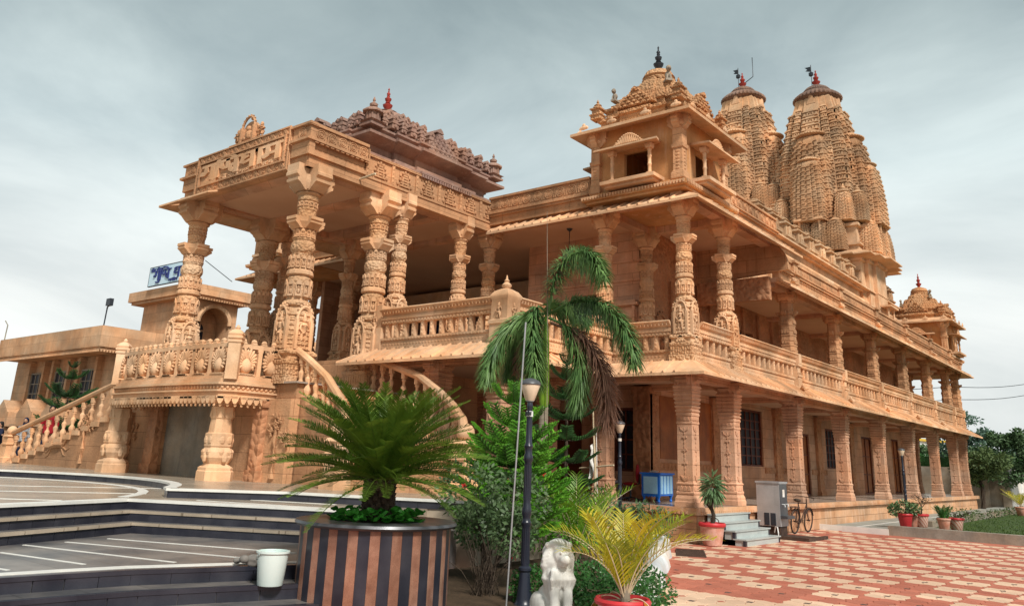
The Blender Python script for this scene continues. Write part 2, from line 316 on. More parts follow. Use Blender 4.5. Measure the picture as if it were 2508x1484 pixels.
def niche_band(Rr, z0, z1, n, deep=.035):   # ring of small pointed niches with seated figures
    m = MB(); h = z1-z0; w = 2*math.pi*Rr/n*.78
    u = MB()
    u.b(-w/2,-w/2+w*.16,-deep,.03,0,h*.72); u.b(w/2-w*.16,w/2,-deep,.03,0,h*.72)
    u.prism([(-w/2,h*.66),(w/2,h*.66),(w*.38,h*.84),(0,h),(-w*.38,h*.84)], -deep*1.25, .03, 'y')
    u.b(-w/2,w/2,-deep*1.3,.03,0,h*.12)
    u.ball((0,-deep*.4,h*.30), (w*.26,deep*.8,h*.16), 6, 4); u.ball((0,-deep*.5,h*.53), (w*.11,deep*.5,h*.09), 5, 4)
    for i in range(n):
        a = 2*math.pi*(i+.5)/n
        m.sub(u, Matrix.Translation((math.sin(a)*Rr, -math.cos(a)*Rr, z0)) @ Matrix.Rotation(a, 4, 'Z'))
    return m

def bracket_capital(zn, zt, Lr, w, rn, round_=True):
    m = MB(); h = zt-zn
    m.lathe([(rn*1.02,zn-.01),(rn*1.25,zn+h*.06),(rn*1.1,zn+h*.12),(rn*1.3,zn+h*.2),(rn*1.3,zn+h*.98)], 16 if round_ else 8)
    P = [(0,zn+h*.12),(rn*1.2,zn+h*.12),(Lr*.62,zn+h*.2),(Lr*.78,zn+h*.32),(Lr*.93,zn+h*.38),(Lr*.95,zn+h*.47),(Lr*.86,zn+h*.5),(Lr*.9,zn+h*.56),(Lr,zn+h*.6),(Lr,zn+h*.7),(Lr*.96,zn+h*.73),(Lr*.96,zn+h),(0,zn+h)]
    for k in range(4):
        a = MB().prism(P, -w/2, w/2, 'y'); m.sub(a, Matrix.Rotation(k*math.pi/2, 4, 'Z'))
        v = MB()                                 # round volute cheek between two arms
        v.lathe([(w*.42,-.02),(w*.42,.02),(w*.28,.035),(w*.1,.05)], 12)
        m.sub(v, Matrix.Rotation(k*math.pi/2+math.pi/4, 4, 'Z') @ Matrix.Translation((rn*1.35, 0, zn+h*.42)) @ Matrix.Rotation(math.pi/2, 4, 'Y'))
    return m

def ornate(zb, zs, zc, zn, zt, Rr, cap):      # meshes of one richly carved round column, z from its foot
    D = {}
    b = MB(); q = Rr*1.36; st = Rr*2/.43
    b.sq([(q*1.12,0),(q*1.12,zb*.22),(q*1.06,zb*.24),(q*1.06,zb*.55),(q*1.12,zb*.57),(q*1.12,zb*.66),(q*.95,zb*.7),(q*.95,zb*.8),(q*1.08,zb*.86),(q*1.08,zb*.92),(q*.9,zb)])
    for k in range(4):
        u = MB()
        for i in range(9):
            x = (i-4)*q*.23
            u.b(x-q*.045,x+q*.045,-q*1.105,-q*1.0,zb*.27,zb*.395); u.b(x-q*.045,x+q*.045,-q*1.105,-q*1.0,zb*.42,zb*.53)
        u.b(-q*.55,q*.55,-q*1.14,-q*.9,zb*.60,zb*.64)
        u.prism([(-q*.5,zb*.7),(q*.5,zb*.7),(q*.2,zb*.88),(0,zb*.99),(-q*.2,zb*.88)], -q*1.08, -q*.8, 'y')
        b.sub(u, Matrix.Rotation(k*math.pi/2, 4, 'Z'))
    D['base'] = b.mesh('column_base', 'stone2c')
    hs = zs-zb; c = MB(); k = 7                # statue stage: octagon with shelf ribs
    pr = []
    for i in range(k):
        z = zb + hs*.78*i/k; r1 = Rr*(1.5 - .1*i/k); pr += [(r1, z), (r1, z+hs*.075), (r1*.93, z+hs*.08), (r1*.93, z+hs*.78/k)]
    pr += [(Rr*1.42, zb+hs*.80), (Rr*1.35, zb+hs*.9), (Rr*1.05, zb+hs*.97), (Rr*.95, zs)]
    c.lathe(pr, 8, rot=math.pi/8)
    hh = zc-zs
    def Z(t): return zs+hh*t
    pr = [(Rr*.95,Z(0)),(Rr*1.16,Z(.02)),(Rr*1.2,Z(.045)),(Rr*1.12,Z(.07)),(Rr*.92,Z(.085)),(Rr*.9,Z(.11)),(Rr*.96,Z(.12)),(Rr*1.02,Z(.30)),(Rr*1.06,Z(.345)),(Rr*.94,Z(.36)),(Rr*.88,Z(.385)),(Rr*.86,Z(.42)),(Rr*.98,Z(.43)),(Rr*1.0,Z(.46)),(Rr*.93,Z(.47)),(Rr*.96,Z(.635)),(Rr*1.0,Z(.65)),(Rr*.82,Z(.66)),
          (Rr*.9,Z(.675)),(Rr*1.02,Z(.71)),(Rr*1.04,Z(.745)),(Rr*.98,Z(.79)),(Rr*.86,Z(.82)),(Rr*.93,Z(.83)),(Rr*.93,Z(.845)),(Rr*.87,Z(.85)),(Rr*.87,Z(.97)),(Rr*.9,zc)]
    h2 = zn-zc
    pr += [(Rr*.9,zc+h2*.3),(Rr*.8,zc+h2*.31),(Rr*.8,zc+h2*.52),(Rr*.84,zc+h2*.53),(Rr*.84,zc+h2*.60),(Rr*.79,zc+h2*.61),(Rr*.79,zc+h2*.82),(Rr*.88,zc+h2*.84),(Rr*.9,zc+h2*.9),(Rr*.85,zn)]
    c.lathe(pr, 18)
    D['shaft'] = c.mesh('column', 'stone2c', smooth=32)
    s = figure(); f = arch_frame(.5, 1.06, .12, .1)
    u = MB(); u.sub(s, Matrix.Translation((0,-.03,.02))); u.sub(f, Matrix.Translation((0,.05,0)))
    sm = MB(); k = hs*.84
    sm.sub(u, Matrix.Diagonal((k*.78, k*.9, k, 1))); D['statue'] = sm.mesh('statue', 'stone2', smooth=45)
    D['band'] = [niche_band(Rr*.96, Z(.125), Z(.335), 10, Rr*.14).mesh('carved_band', 'stone2'), niche_band(Rr*.92, Z(.475), Z(.635), 14, Rr*.12).mesh('carved_band', 'stone2'),
                 niche_band(Rr*.85, Z(.855), Z(.965), 12, Rr*.09).mesh('carved_band', 'stone2'), niche_band(Rr*.78, zc+h2*.63, zc+h2*.81, 12, Rr*.08).mesh('carved_band', 'stone2')]
    D['band'].append(MB().lathe([(Rr*.9,Z(.47)),(Rr*1.1,Z(.44)),(Rr*1.12,Z(.40)),(Rr*1.0,Z(.385))], 12).mesh('drop_ring', 'stone2'))
    g = MB(); q = Rr*1.5; hc = h2*.28
    for k in range(4):
        P = [(0,zc-hc*.3),(q*.62,zc-hc*.3),(q*.85,zc+hc*.1),(q*.98,zc+hc*.25),(q,zc+hc*.45),(q*.92,zc+hc*.5),(q*1.03,zc+hc*.62),(q*1.03,zc+hc*.95),(0,zc+hc*.95)]
        g.sub(MB().prism(P, -Rr*.62, Rr*.62, 'y'), Matrix.Rotation(k*math.pi/2, 4, 'Z'))
    g.lathe([(Rr*.95,zc-hc*.3),(Rr*1.25,zc+hc*.4),(Rr*1.3,zc+hc*.9)], 12)
    D['collar'] = g.mesh('collar', 'stone2')
    D['cap'] = bracket_capital(zn, zt, cap, cap*.78, Rr*.85).mesh('capital', 'stone2')
    D['zb'] = zb; D['q'] = Rr*1.2
    return D

def ornate_put(D, x, y, z, rz=0, statues=True):
    o = put(D['shaft'], 'column', TP, (x, y, z), rz)
    put(D['base'], 'column_base', o); put(D['collar'], 'collar', o); put(D['cap'], 'capital', o)
    for b in D['band']: put(b, b.name.split('.')[0], o)
    if statues:
        for k in range(4):
            a = k*math.pi/2 + 0
            put(D['statue'], 'statue', o, (math.sin(a)*D['q'], -math.cos(a)*D['q'], D['zb']), a)
    return o

UP = ornate(.72, 1.58, 3.24, 3.86, 4.62, .215, .42)     # upper floor columns, foot at 4.34
PO = ornate(.84, 1.88, 3.95, 4.78, 5.53, .30, .60)      # porch columns, foot at 3.27

# square ground-floor columns
def lower_column():
    c = MB(); z0 = 0; H = 3.22
    pr = [(.27,0),(.27,.12),(.255,.14),(.255,.2),(.225,.27),(.225,.30),(.235,.31),(.235,.35),(.215,.37),(.215,.52),(.23,.53),(.23,.56),(.205,.58),(.20,1.98),(.215,1.99),(.215,2.03),(.205,2.04),(.205,2.18),(.22,2.19),(.22,2.24)]
    for i in range(7):
        z = 2.26+i*.1; r = .205+.007*i
        pr += [(r,z),(r+.03,z+.035),(r+.03,z+.065),(r+.002,z+.09)]
    pr += [(.235,2.97),(.235,H)]
    c.sq(pr)
    sh = c.mesh('column', 'pink')
    v = MB()
    for k in range(4):
        u = MB()
        for i in range(11):                       # chain of leaves and bells down each face
            z = 1.9-i*.105
            if i % 3 == 2:
                u.prism([(-.05,z),(.05,z),(.07,z-.05),(.02,z-.045),(0,z-.09),(-.02,z-.045),(-.07,z-.05)], -.222, -.19, 'y')
            else: u.prism([(0,z),(.016,z-.045),(0,z-.09),(-.016,z-.045)], -.216, -.19, 'y')
        u.prism([(-.13,1.93),(-.09,1.86),(0,1.82),(.09,1.86),(.13,1.93),(.1,1.84),(0,1.79),(-.1,1.84)], -.218, -.19, 'y')
        u.prism([(-.11,.74),(-.03,.68),(0,.72),(.03,.68),(.11,.74),(.07,.64),(0,.60),(-.07,.64)], -.224, -.19, 'y')
        for x in (-.11, 0, .11):
            u.prism([(x-.045,.38),(x+.045,.38),(x+.04,.45),(x,.505),(x-.04,.45)], -.235, -.2, 'y')
            u.prism([(x-.045,2.06),(x+.045,2.06),(x,2.16)], -.222, -.19, 'y')
        v.sub(u, Matrix.Rotation(k*math.pi/2, 4, 'Z'))
    return sh, v.mesh('vine_relief', 'pink'), bracket_capital(2.93, H+.02, .40, .34, .2, False).mesh('capital', 'pink')
LC = lower_column()
def lower_put(x, y, z=.8):
    o = put(LC[0], 'column', TP, (x, y, z)); put(LC[1], 'vine_relief', o); put(LC[2], 'capital', o); return o

YC = [0, 2.55, 7.45, 12.3, 17.15, 22.0, 26.85, 31.4, 33.9]
for y in YC: lower_put(0, y)
lower_put(-2.5, 0)
for x, y in ((-2.4,-4.65), (-4.4,-4.65), (-6.6,-4.65), (-4.4,0), (-6.9,0)): lower_put(x, y)
for y in YC[6:]: lower_put(-2.5, y+.01)

# ------------------------------------------------ plinth of stone blocks
pl = MB(); pl.b(-20.6,.33,-.33,34.5,-.02,.72); pl.b(-7.2,-2.0,-5.3,-.33,-.02,.72)
PL = pl.o('plinth', 'plinth', TP)
MB().b(-20.7,.40,-.40,34.6,.725,.795).b(-7.2,-1.95,-5.4,-.401,.725,.795).o('veranda_floor', 'floor', PL)
cop = MB()
cop.b(-2.4,.46,-.47,-.36,.64,.80); cop.b(.36,.46,-.36,34.66,.64,.80); cop.b(-2.05,-1.92,-5.5,-.36,.64,.80)
y = -.3
while y < 20: cop.b(.46,.475,y,y+.05,.66,.72); y += .11
x = -2.3
while x < .4: cop.b(x,x+.05,-.485,-.47,.66,.72); x += .11
cop.o('plinth_coping', 'plinth', PL)
def blocks(fn, a0, a1, w, rows, name='stone_block'):
    h = .62/rows; me = {}
    for r in range(rows):
        a = a0 - (w*.5 if r % 2 else 0)
        while a < a1:
            b0, b1 = max(a, a0), min(a+w, a1)
            if b1-b0 > .1:
                L_ = round(b1-b0-.012, 3)
                k = (fn, L_)
                if k not in me: me[k] = MB().b(0,L_,-.03,0,0,h-.012).mesh('stone_block', 'plinth')
                d = rnd.uniform(-.004,.005)
                if fn == 'y': put(me[k], name, PL, (.332+d, b0, .006+r*h), math.pi/2)
                else: put(me[k], name, PL, (b0, -.332-d, .006+r*h), 0)
            a += w
blocks('x', -2.1, .36, .62, 4); blocks('y', -.33, 34.4, 1.35, 2)

# ------------------------------------------------ canopies with ribs
def mitre(i0, i1, o0, o1, zi, zo, t=.07, name='canopy', m='stone2', rib=.34, parent=None):
    b = MB()
    i0, i1, o0, o1 = [Vector(p) for p in (i0, i1, o0, o1)]
    v = [(*i0,zi),(*i1,zi),(*o1,zo),(*o0,zo)]
    b.add([*v, *[(p[0],p[1],p[2]+t) for p in v]], [(0,1,2,3),(7,6,5,4),(0,4,5,1),(1,5,6,2),(2,6,7,3),(3,7,4,0)])
    o = b.o(name, m, parent or TP)
    if rib:
        n = max(1, int((o1-o0).length/rib)); d = (i1-i0); L_ = ((o0+o1)/2-(i0+i1)/2).length
        run = (o1-o0).normalized(); nor = Vector((run.y, -run.x))
        if nor.dot(o0-i0) < 0: nor = -nor
        k = round(abs(nor.dot(o0-i0)), 3)
        me = MB().add([(-.03,0,0),(.03,0,0),(.03,k,zo-zi),(-.03,k,zo-zi),(-.022,0,.05),(.022,0,.05),(.022,k+.015,zo-zi+.05),(-.022,k+.015,zo-zi+.05)],
                      [(3,2,1,0),(4,5,6,7),(0,1,5,4),(1,2,6,5),(2,3,7,6),(3,0,4,7)]).mesh('canopy_rib', m)
        a = math.atan2(nor.y, nor.x)-math.pi/2
        for j in range(n+1):
            p = o0+(o1-o0)*((j+.5)/(n+1)); q = p-nor*k
            s0, s1 = (i0-q).dot(run), (i1-q).dot(run)
            if s0*s1 > 0 and min(abs(s0), abs(s1)) > .06: continue
            put(me, 'canopy_rib', o, (q.x, q.y, zi+t-.01), a)
    return o
# lower canopy (chajja): right facade, corner front, terrace side, terrace front
mitre((.30,-.30),(.30,34.5),(.92,-.92),(.92,35.1),4.30,3.93)
mitre((-2.25,-.30),(.30,-.30),(-1.63,-.92),(.92,-.92),4.30,3.93)
mitre((-2.25,-4.95),(-2.25,-.30),(-1.63,-5.6),(-1.63,-.92),4.30,3.93)
mitre((-6.9,-4.95),(-2.25,-4.95),(-7.2,-5.6),(-1.63,-5.6),4.30,3.93)
mitre((-6.9,-4.95),(-6.9,-4.2),(-7.2,-5.6),(-7.3,-4.2),4.30,3.97, rib=0)

# slabs, ceilings, beams
MB().b(-2.5,.3,-.3,34.5,4.06,4.34).b(-20.6,-2.5,-.3,2.5,4.06,4.34).b(-7.0,-2.25,-4.95,-.3,4.06,4.34).o('upper_floor_slab', 'ceil', TP)
bm_ = MB()
for y in YC: bm_.b(-2.5,.18,y-.15,y+.15,3.88,4.06)
bm_.b(-.16,.16,-.16,34.3,3.9,4.06).b(-6.9,-.16,-.16,.16,3.9,4.06).b(-6.9,-2.2,-4.85,-4.5,3.9,4.06).b(-2.6,-2.2,-4.5,-.16,3.9,4.06)
bm_.o('floor_beam', 'pink', TP)

# ------------------------------------------------ walls behind the verandas
def wall(ax, pos, a0, a1, z0, z1, t, ops, m, name='wall'):
    b = MB(); cuts = sorted(ops); a = a0
    def bx(p, q, r, s):
        if q-p < .01 or s-r < .01: return
        if ax == 'x': b.b(pos-t,pos,p,q,r,s)
        else: b.b(p,q,pos,pos+t,r,s)
    for (p, q, r, s) in cuts:
        bx(a, p, z0, z1); bx(p, q, z0, r); bx(p, q, s, z1); a = q
    bx(a, a1, z0, z1)
    return b.o(name, m, TP)
def window(ax, pos, a0, a1, z0, z1, nx, nz, wallo, fm='wood', gm='glass', door=False):
    s = 1 if ax == 'x' else -1
    rz = math.pi/2 if ax == 'x' else 0
    org = (pos-.10, a0, z0) if ax == 'x' else (a0, pos+.10, z0)
    w, h = a1-a0, z1-z0
    f = MB().b(0,.08,-.05,.05,0,h).b(w-.08,w,-.05,.05,0,h).b(.08,w-.08,-.05,.05,h-.08,h).b(.08,w-.08,-.05,.05,0,.06)
    fo = f.o('door_frame' if door else 'window_frame', fm, wallo, org, rz)
    pw, ph = (w-.16)/nx, (h-.14)/nz
    pm = MB().b(.02,pw-.02,.0,.012,.02,ph-.02).mesh('pane', gm)
    mu = MB()
    for i in range(1, nx): mu.b(.08+i*pw-.025,.08+i*pw+.025,-.035,.03,.06,h-.08)
    for j in range(1, nz): mu.b(.08,w-.08,-.03,.025,.06+j*ph-.022,.06+j*ph+.022)
    if nx*nz > 1: mu.o('mullions', fm, fo)
    for i in range(nx):
        for j in range(nz): put(pm, 'door_panel' if door else 'pane', fo, (.08+i*pw, 0, .06+j*ph))
    return fo
ops = [(8.75,11.1,1.85,3.85),(14.6,16.1,.80,3.25),(18.2,19.7,1.9,3.6),(23.5,25.2,.80,3.5),(28.9,30.4,.80,3.6)]
GW = wall('x', -2.5, 2.5, 34.4, .79, 4.07, .3, ops, 'pink')
window('x', -2.5, 8.75,11.1,1.85,3.85, 5, 6, GW); window('x', -2.5, 18.2,19.7,1.9,3.6, 3, 5, GW)
for a0, a1, z1 in ((14.6,16.1,3.25),(23.5,25.2,3.5),(28.9,30.4,3.6)): window('x', -2.5, a0, a1, .80, z1, 2, 3, GW, 'wood', 'orangewood', True)
FW = wall('y', 2.5, -8.5, -2.5, .79, 4.07, .3, [(-3.75,-2.95,1.55,3.4),(-6.4,-4.9,.8,3.3)], 'pink')
window('y', 2.5, -3.75,-2.95,1.55,3.4, 2, 4, FW); window('y', 2.5, -6.4,-4.9,.8,3.3, 2, 3, FW, 'wood', 'wood', True)
# dado with carved loops, pilasters
pil = MB().b(-.28,.28,-.12,.05,0,3.2).b(-.33,.33,-.16,.05,0,.16).b(-.33,.33,-.16,.05,2.98,3.2)
for i in range(14): pil.lathe([(.075,0),(.075,.025),(.05,.04),(.03,.02)], 8) if False else pil.ball((.1*math.sin(i*1.9),-.12,.35+i*.19), (.085,.03,.075), 6, 4)
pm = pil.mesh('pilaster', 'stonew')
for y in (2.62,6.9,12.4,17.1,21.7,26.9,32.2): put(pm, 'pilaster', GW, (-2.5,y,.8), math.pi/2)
put(pm, 'pilaster', FW, (-2.66,2.42,.8), 0); put(pm, 'pilaster', FW, (-4.2,2.48,.8), 0)
dd = MB().b(-2.5,-2.46,2.95,8.7,1.62,1.84).b(-2.5,-2.46,11.15,14.5,1.62,1.84).b(-2.5,-2.46,16.2,18.1,1.62,1.84)
y = 3.0
while y < 18:
    if not (8.7 < y < 11.1 or 14.4 < y < 16.2): dd.ball((-2.46,y+.1,1.73), (.025,.075,.085), 6, 4)
    y += .24
dd.o('carved_dado', 'stonew', GW)
MB().b(-2.5,-2.42,6.3,8.65,.8,1.12).o('marble_skirting', 'white', GW)
for y0 in (3.1, 5.1): MB().b(-2.5,-2.47,y0,y0+1.6,1.95,3.8).o('notice_board', 'orangewood', GW)

MB().b(-3.7,-3.5,3.0,34.3,.8,4.06).b(-8.5,-3.7,3.6,3.8,.8,4.06).o('light_blocker_wall', 'pink', TP)  # added blockers behind the windows, stop sky light leaking through the gaps
MB().b(-3.7,-3.5,3.0,30.6,4.34,7.7).o('light_blocker_wall', 'pink', TP); MB().b(-3.5,-2.8,34.0,34.3,.8,4.06).o('light_blocker_wall', 'pink', TP)  # same added light blockers for the upper floor and far end
# ------------------------------------------------ balustrades with leaning seat backs
BAL = MB().b(-.062,.062,-.05,.06,0,.37).b(-.045,.045,-.062,-.05,.03,.34)
for i in range(3): BAL.ball((0,-.064,.08+i*.1), (.03,.012,.035), 5, 4)
BALM = BAL.mesh('baluster', 'stone2')
PST = MB().b(-.16,.16,-.16,.1,0,.36).b(-.18,.18,-.19,.1,.36,.42).b(-.13,.13,-.14,.1,.42,.70).b(-.17,.17,-.19,.1,.70,.78).b(-.12,.12,-.2,.1,.78,1.1)
for i in range(5): PST.b(-.13+i*.06,-.105+i*.06,-.172,-.16,.06,.3)
PSTM = PST.mesh('balustrade_post', 'stone2')
def balustrade(p0, p1, z=4.34, gap=.33, posts=True, parent=None):
    p0, p1 = Vector(p0), Vector(p1); L_ = (p1-p0).length; rz = math.atan2(p1.y-p0.y, p1.x-p0.x)
    P = [(.1,0),(.1,.26),(.04,.26),(.04,.0)]
    b = MB()
    b.b(0,L_,-.07,.10,0,.26).b(0,L_,-.10,.11,.26,.33).b(0,L_,-.10,.11,.70,.80).b(0,L_,-.13,.11,.80,.86).b(0,L_,-.105,.11,.86,.90)
    b.prism([(-.08,.90),(-.12,.94),(-.20,1.03),(-.23,1.06),(-.22,1.09),(-.16,1.09),(-.02,.93),(-.02,.90)], 0, L_, 'x')
    i = .06
    while i < L_:                                # fillets of the leaning back, dentils, drilled frieze
        b.b(i-.008,i+.008,-.205,-.15,.955,1.05); b.b(i-.03,i+.03,-.115,-.10,.72,.78); b.b(i-.028,i+.028,-.112,-.10,.275,.315)
        b.b(i-.02,i+.02,-.082,-.07,.05,.09); b.b(i+.025,i+.065,-.082,-.07,.15,.19)
        i += .11
    o = b.o('balustrade', 'stone2', parent or TP, (p0.x, p0.y, z), rz)
    n = max(1, round(L_/gap))
    for k in range(n): put(BALM, 'baluster', o, ((k+.5)*L_/n, 0, .33))
    return o
XB = .14
for a, b_ in zip(YC[:-1], YC[1:]):
    g = .30 if a < 2 else .17
    balustrade((XB, a+g), (XB, b_-(.3 if b_ < 3 else .17)), gap=.37)
for y in YC[2:]: put(PSTM, 'balustrade_post', TP, (XB+.02, y, 4.34), math.pi/2)
balustrade((-2.2,-XB), (-.30,-XB)); balustrade((-2.14,-4.55), (-2.14,-.32)); balustrade((-6.3,-4.82), (-2.42,-4.82))
# corner post with finial at the terrace
cp = MB().sq([(.26,0),(.26,.4),(.29,.42),(.29,.5),(.24,.53),(.24,1.0),(.27,1.05),(.27,1.1),(.2,1.2),(.08,1.27)]).lathe([(.06,1.26),(.11,1.31),(.12,1.36),(.07,1.41),(.05,1.43),(.07,1.46),(.03,1.5),(.012,1.6)], 10)
for k in range(4):
    u = MB().sub(figure(), Matrix.Translation((0,-.25,.5)) @ Matrix.Diagonal((.42,.5,.42,1))); cp.sub(u, Matrix.Rotation(k*math.pi/2, 4, 'Z'))
cp.o('terrace_post', 'stone2', TP, (-2.18,-4.82,4.34), smooth=35)
pc = MB().b(-.3,.3,-.2,.3,0,.62).b(-.25,.25,-.16,.3,.62,1.1).b(-.18,.18,-.12,.3,1.1,1.25)
pc.sub(figure(), Matrix.Translation((0,-.2,.55)) @ Matrix.Diagonal((.5,.5,.5,1))); pc.o('terrace_pier', 'stone2', TP, (-6.62,-4.72,4.34))

# ------------------------------------------------ upper floor columns
for x, y in ((0,0),(0,2.55),(-2.5,0),(-2.5,2.42),(-6.9,0),(-6.95,-1.35),(-6.9,-3.95),(-12.2,0),(-12.2,-1.35),(-16.7,0),(-19.1,0),(-19.1,2.5),(-16.7,2.6),(-12.2,-3.95)):
    ornate_put(UP, x, y, 4.34)
def block_column():                             # octagonal carved columns with side lugs along the right facade
    c = MB(); H = 3.12
    pr = [(.30,0),(.30,.5),(.26,.52),(.26,.95),(.235,1.0)]
    for i in range(8): z = 1.02+i*.17; r = .235-.004*i; pr += [(r+.018,z),(r+.018,z+.05),(r,z+.055),(r,z+.15)]
    pr += [(.20,2.4),(.235,2.43),(.235,2.5),(.195,2.52),(.19,2.85)]
    c.loft([(1,-.62),(1,.62),(.62,1),(-.62,1),(-1,.62),(-1,-.62),(-.62,-1),(.62,-1)], pr)
    n = MB()
    for k in range(4):
        u = MB()
        for z in (1.1,1.44,1.78,2.1):
            for x in (-.09,.0,.09): u.prism([(x-.035,z),(x+.035,z),(x+.035,z+.08),(x,z+.12),(x-.035,z+.08)], -.255+.0*z, -.2, 'y')
        n.sub(u, Matrix.Rotation(k*math.pi/2, 4, 'Z'))
    lug = MB()
    for k in range(4): lug.sub(MB().prism([(0,2.36),(.24,2.36),(.33,2.43),(.36,2.47),(.36,2.53),(0,2.53)], -.07, .07, 'y'), Matrix.Rotation(k*math.pi/2, 4, 'Z'))
    return c.mesh('column', 'stone'), n.mesh('carved_band', 'stone'), lug.mesh('bracket_lug', 'stone'), bracket_capital(2.82, H+.05, .36, .3, .2, False).mesh('capital', 'stone')
BC = block_column()
for y in YC[2:]+[33.95]:
    xs = (0,) if y < 26 else (0, -2.5)
    if y == 33.95: continue
    for x in xs:
        o = put(BC[0], 'column', TP, (x, y, 4.34))
        for b, nm in zip(BC[1:], ('carved_band','bracket_lug','capital')): put(b, nm, o)

# upper walls with carved figures
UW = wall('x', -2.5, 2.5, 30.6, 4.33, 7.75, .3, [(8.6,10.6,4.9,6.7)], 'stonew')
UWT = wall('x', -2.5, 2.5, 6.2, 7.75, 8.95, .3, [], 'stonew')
MB().b(-2.75,-2.7,8.6,10.6,4.9,6.7).o('window_glass', 'glass', UW)
UF = wall('y', 2.5, -7.2, -2.5, 4.33, 8.95, .3, [(-5.3,-4.2,5.3,7.0)], 'pink')
MB().b(-5.3,-4.2,2.72,2.76,5.3,7.0).o('window_glass', 'glass', UF)
wfm = figure(); wfm.sub(arch_frame(.56, 1.12, .1, .08), Matrix.Translation((0,.06,0)))
WF = MB().sub(wfm, Matrix.Diagonal((1.15,.8,1.15,1))).mesh('relief_figure', 'stonew', smooth=50)
for i in range(19):
    y = 3.3+i*1.42
    if 8.2 < y < 11: continue
    put(WF, 'relief_figure', UW, (-2.46, y, 4.9), math.pi/2)
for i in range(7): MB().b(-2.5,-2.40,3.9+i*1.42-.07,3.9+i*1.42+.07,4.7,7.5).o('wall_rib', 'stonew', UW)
nw = MB().b(-.5,.5,-.22,0,0,.08).b(-.42,.42,-.02,.0,.08,.95).b(-.55,.55,-.26,0,.95,1.03).b(-.45,.45,-.2,0,1.03,1.12)
for x in (-.36,.36): nw.lathe([(.06,.08),(.045,.16),(.045,.4),(.06,.45),(.045,.5),(.045,.8),(.07,.95)], 8, (x,-.13))
nwm = nw.mesh('wall_niche', 'pink')
for x in (-3.3,-6.2): put(nwm, 'wall_niche', UF, (x, 2.5, 5.55))
for z in (5.1, 7.3, 7.9): MB().b(-7.1,-2.5,2.44,2.5,z,z+.08).o('string_course', 'pink', UF)
# the dark hall behind the porch
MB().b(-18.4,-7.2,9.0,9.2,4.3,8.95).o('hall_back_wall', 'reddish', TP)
MB().b(-20.3,-6.9,2.5,9.2,4.3,4.36).o('hall_floor', 'floor', TP)
MB().b(-18.6,-18.4,2.5,9.2,4.3,8.95).o('hall_side_wall', 'pink', TP)
lg = MB().b(-20.4,-13,2.5,2.7,.8,4.1).o('wall', 'pink', TP)

# ------------------------------------------------ roof slabs, eaves and parapets
MB().b(-19.4,.3,-.3,6.0,8.93,9.06).b(-19.4,-2.6,6.0,9.4,8.93,9.06).b(-12.4,-6.6,-7.5,-.3,8.93,9.06).o('roof_slab', 'ceil', TP)
ub = MB().b(-.17,.17,-.2,6.0,8.78,8.93).b(-19.2,-.17,-.17,.17,8.78,8.93).b(-2.67,-2.33,.17,2.5,8.70,8.93).b(-2.5,-.17,2.38,2.72,8.70,8.93)
for x in (-6.95,-12.15): ub.b(x-.22,x+.22,-7.4,-.17,8.74,8.93)
for y in (-7.2,-4.75,-2.4): ub.b(-11.93,-7.17,y-.22,y+.22,8.72,8.93)
ub.o('roof_beam', 'pink', TP)
mitre((.28,-.28),(.28,6.0),(.9,-.9),(.9,6.75),8.82,8.47)
mitre((-6.62,-.28),(.28,-.28),(-6.3,-.9),(.9,-.9),8.82,8.47)
mitre((-19.4,-.28),(-12.4,-.28),(-20.0,-.9),(-12.7,-.9),8.82,8.47)
mitre((-19.4,3.0),(-19.4,-.28),(-20.0,3.4),(-20.0,-.9),8.82,8.47, rib=0)
# arched end wall of the tall front block
ew = MB(); pts = [(-.05,7.75)] + [(.05+.75*math.sin(R(a)), 7.9+1.0*math.cos(R(a))) for a in range(0,91,10)]
ew.prism([(-2.5,7.75),(-2.5,9.05),(.05,9.05)] + [(p[0]-.1,p[1]+.05) for p in pts[1:]] + [(-2.5,7.75)][:0], 5.9, 6.05, 'y'); ew.o('end_wall', 'stone', TP)
MB().b(-2.4,.1,5.7,5.9,7.0,7.75).o('relief_beam', 'stonew', TP)
# low roof of the right facade
MB().b(-2.5,.28,6.05,34.4,7.62,7.76).o('roof_slab', 'ceil', TP)
lb = MB().b(-.15,.15,6.1,34.2,7.46,7.62)
for y in YC[2:]: lb.b(-2.5,-.15,y-.14,y+.14,7.46,7.62)
lb.o('roof_beam', 'pink', TP)
mitre((.26,6.0),(.26,34.4),(.85,5.6),(.85,35.0),7.66,7.33)
mitre((.26,34.4),(-2.5,34.4),(.85,35.0),(-3.0,35.0),7.66,7.33)

ROS = MB()
for r in (.17,.105,.045): ROS.lathe([(r,-.02),(r+.012,.0),(r+.03,.03),(r+.05,.0),(r+.05,-.02)], 16) if False else ROS.rings([[((r+dr)*math.cos(2*math.pi*i/18), z, (r+dr)*math.sin(2*math.pi*i/18)) for i in range(18)] for dr, z in ((-.025,0),(-.015,-.035),(.015,-.035),(.025,0))], 0, False, False)
ROS.rings([[(.03*math.cos(2*math.pi*i/10), z, .03*math.sin(2*math.pi*i/10)) for i in range(10)] for z in (0,-.04)], 0, False, True)
ROSM = ROS.mesh('rosette', 'stone', smooth=40)
LEG = MB()
for x in (-.055,.0,.055): LEG.b(x-.012,x+.012,-.03,0,-.02,.21); 
LEG.prism([(-.08,-.2),(-.03,-.2),(-.02,-.02),(.02,-.02),(.03,-.2),(.08,-.2),(.06,.0),(-.06,.0)], -.035, 0, 'y')
LEGM = LEG.mesh('parapet_motif', 'stone')
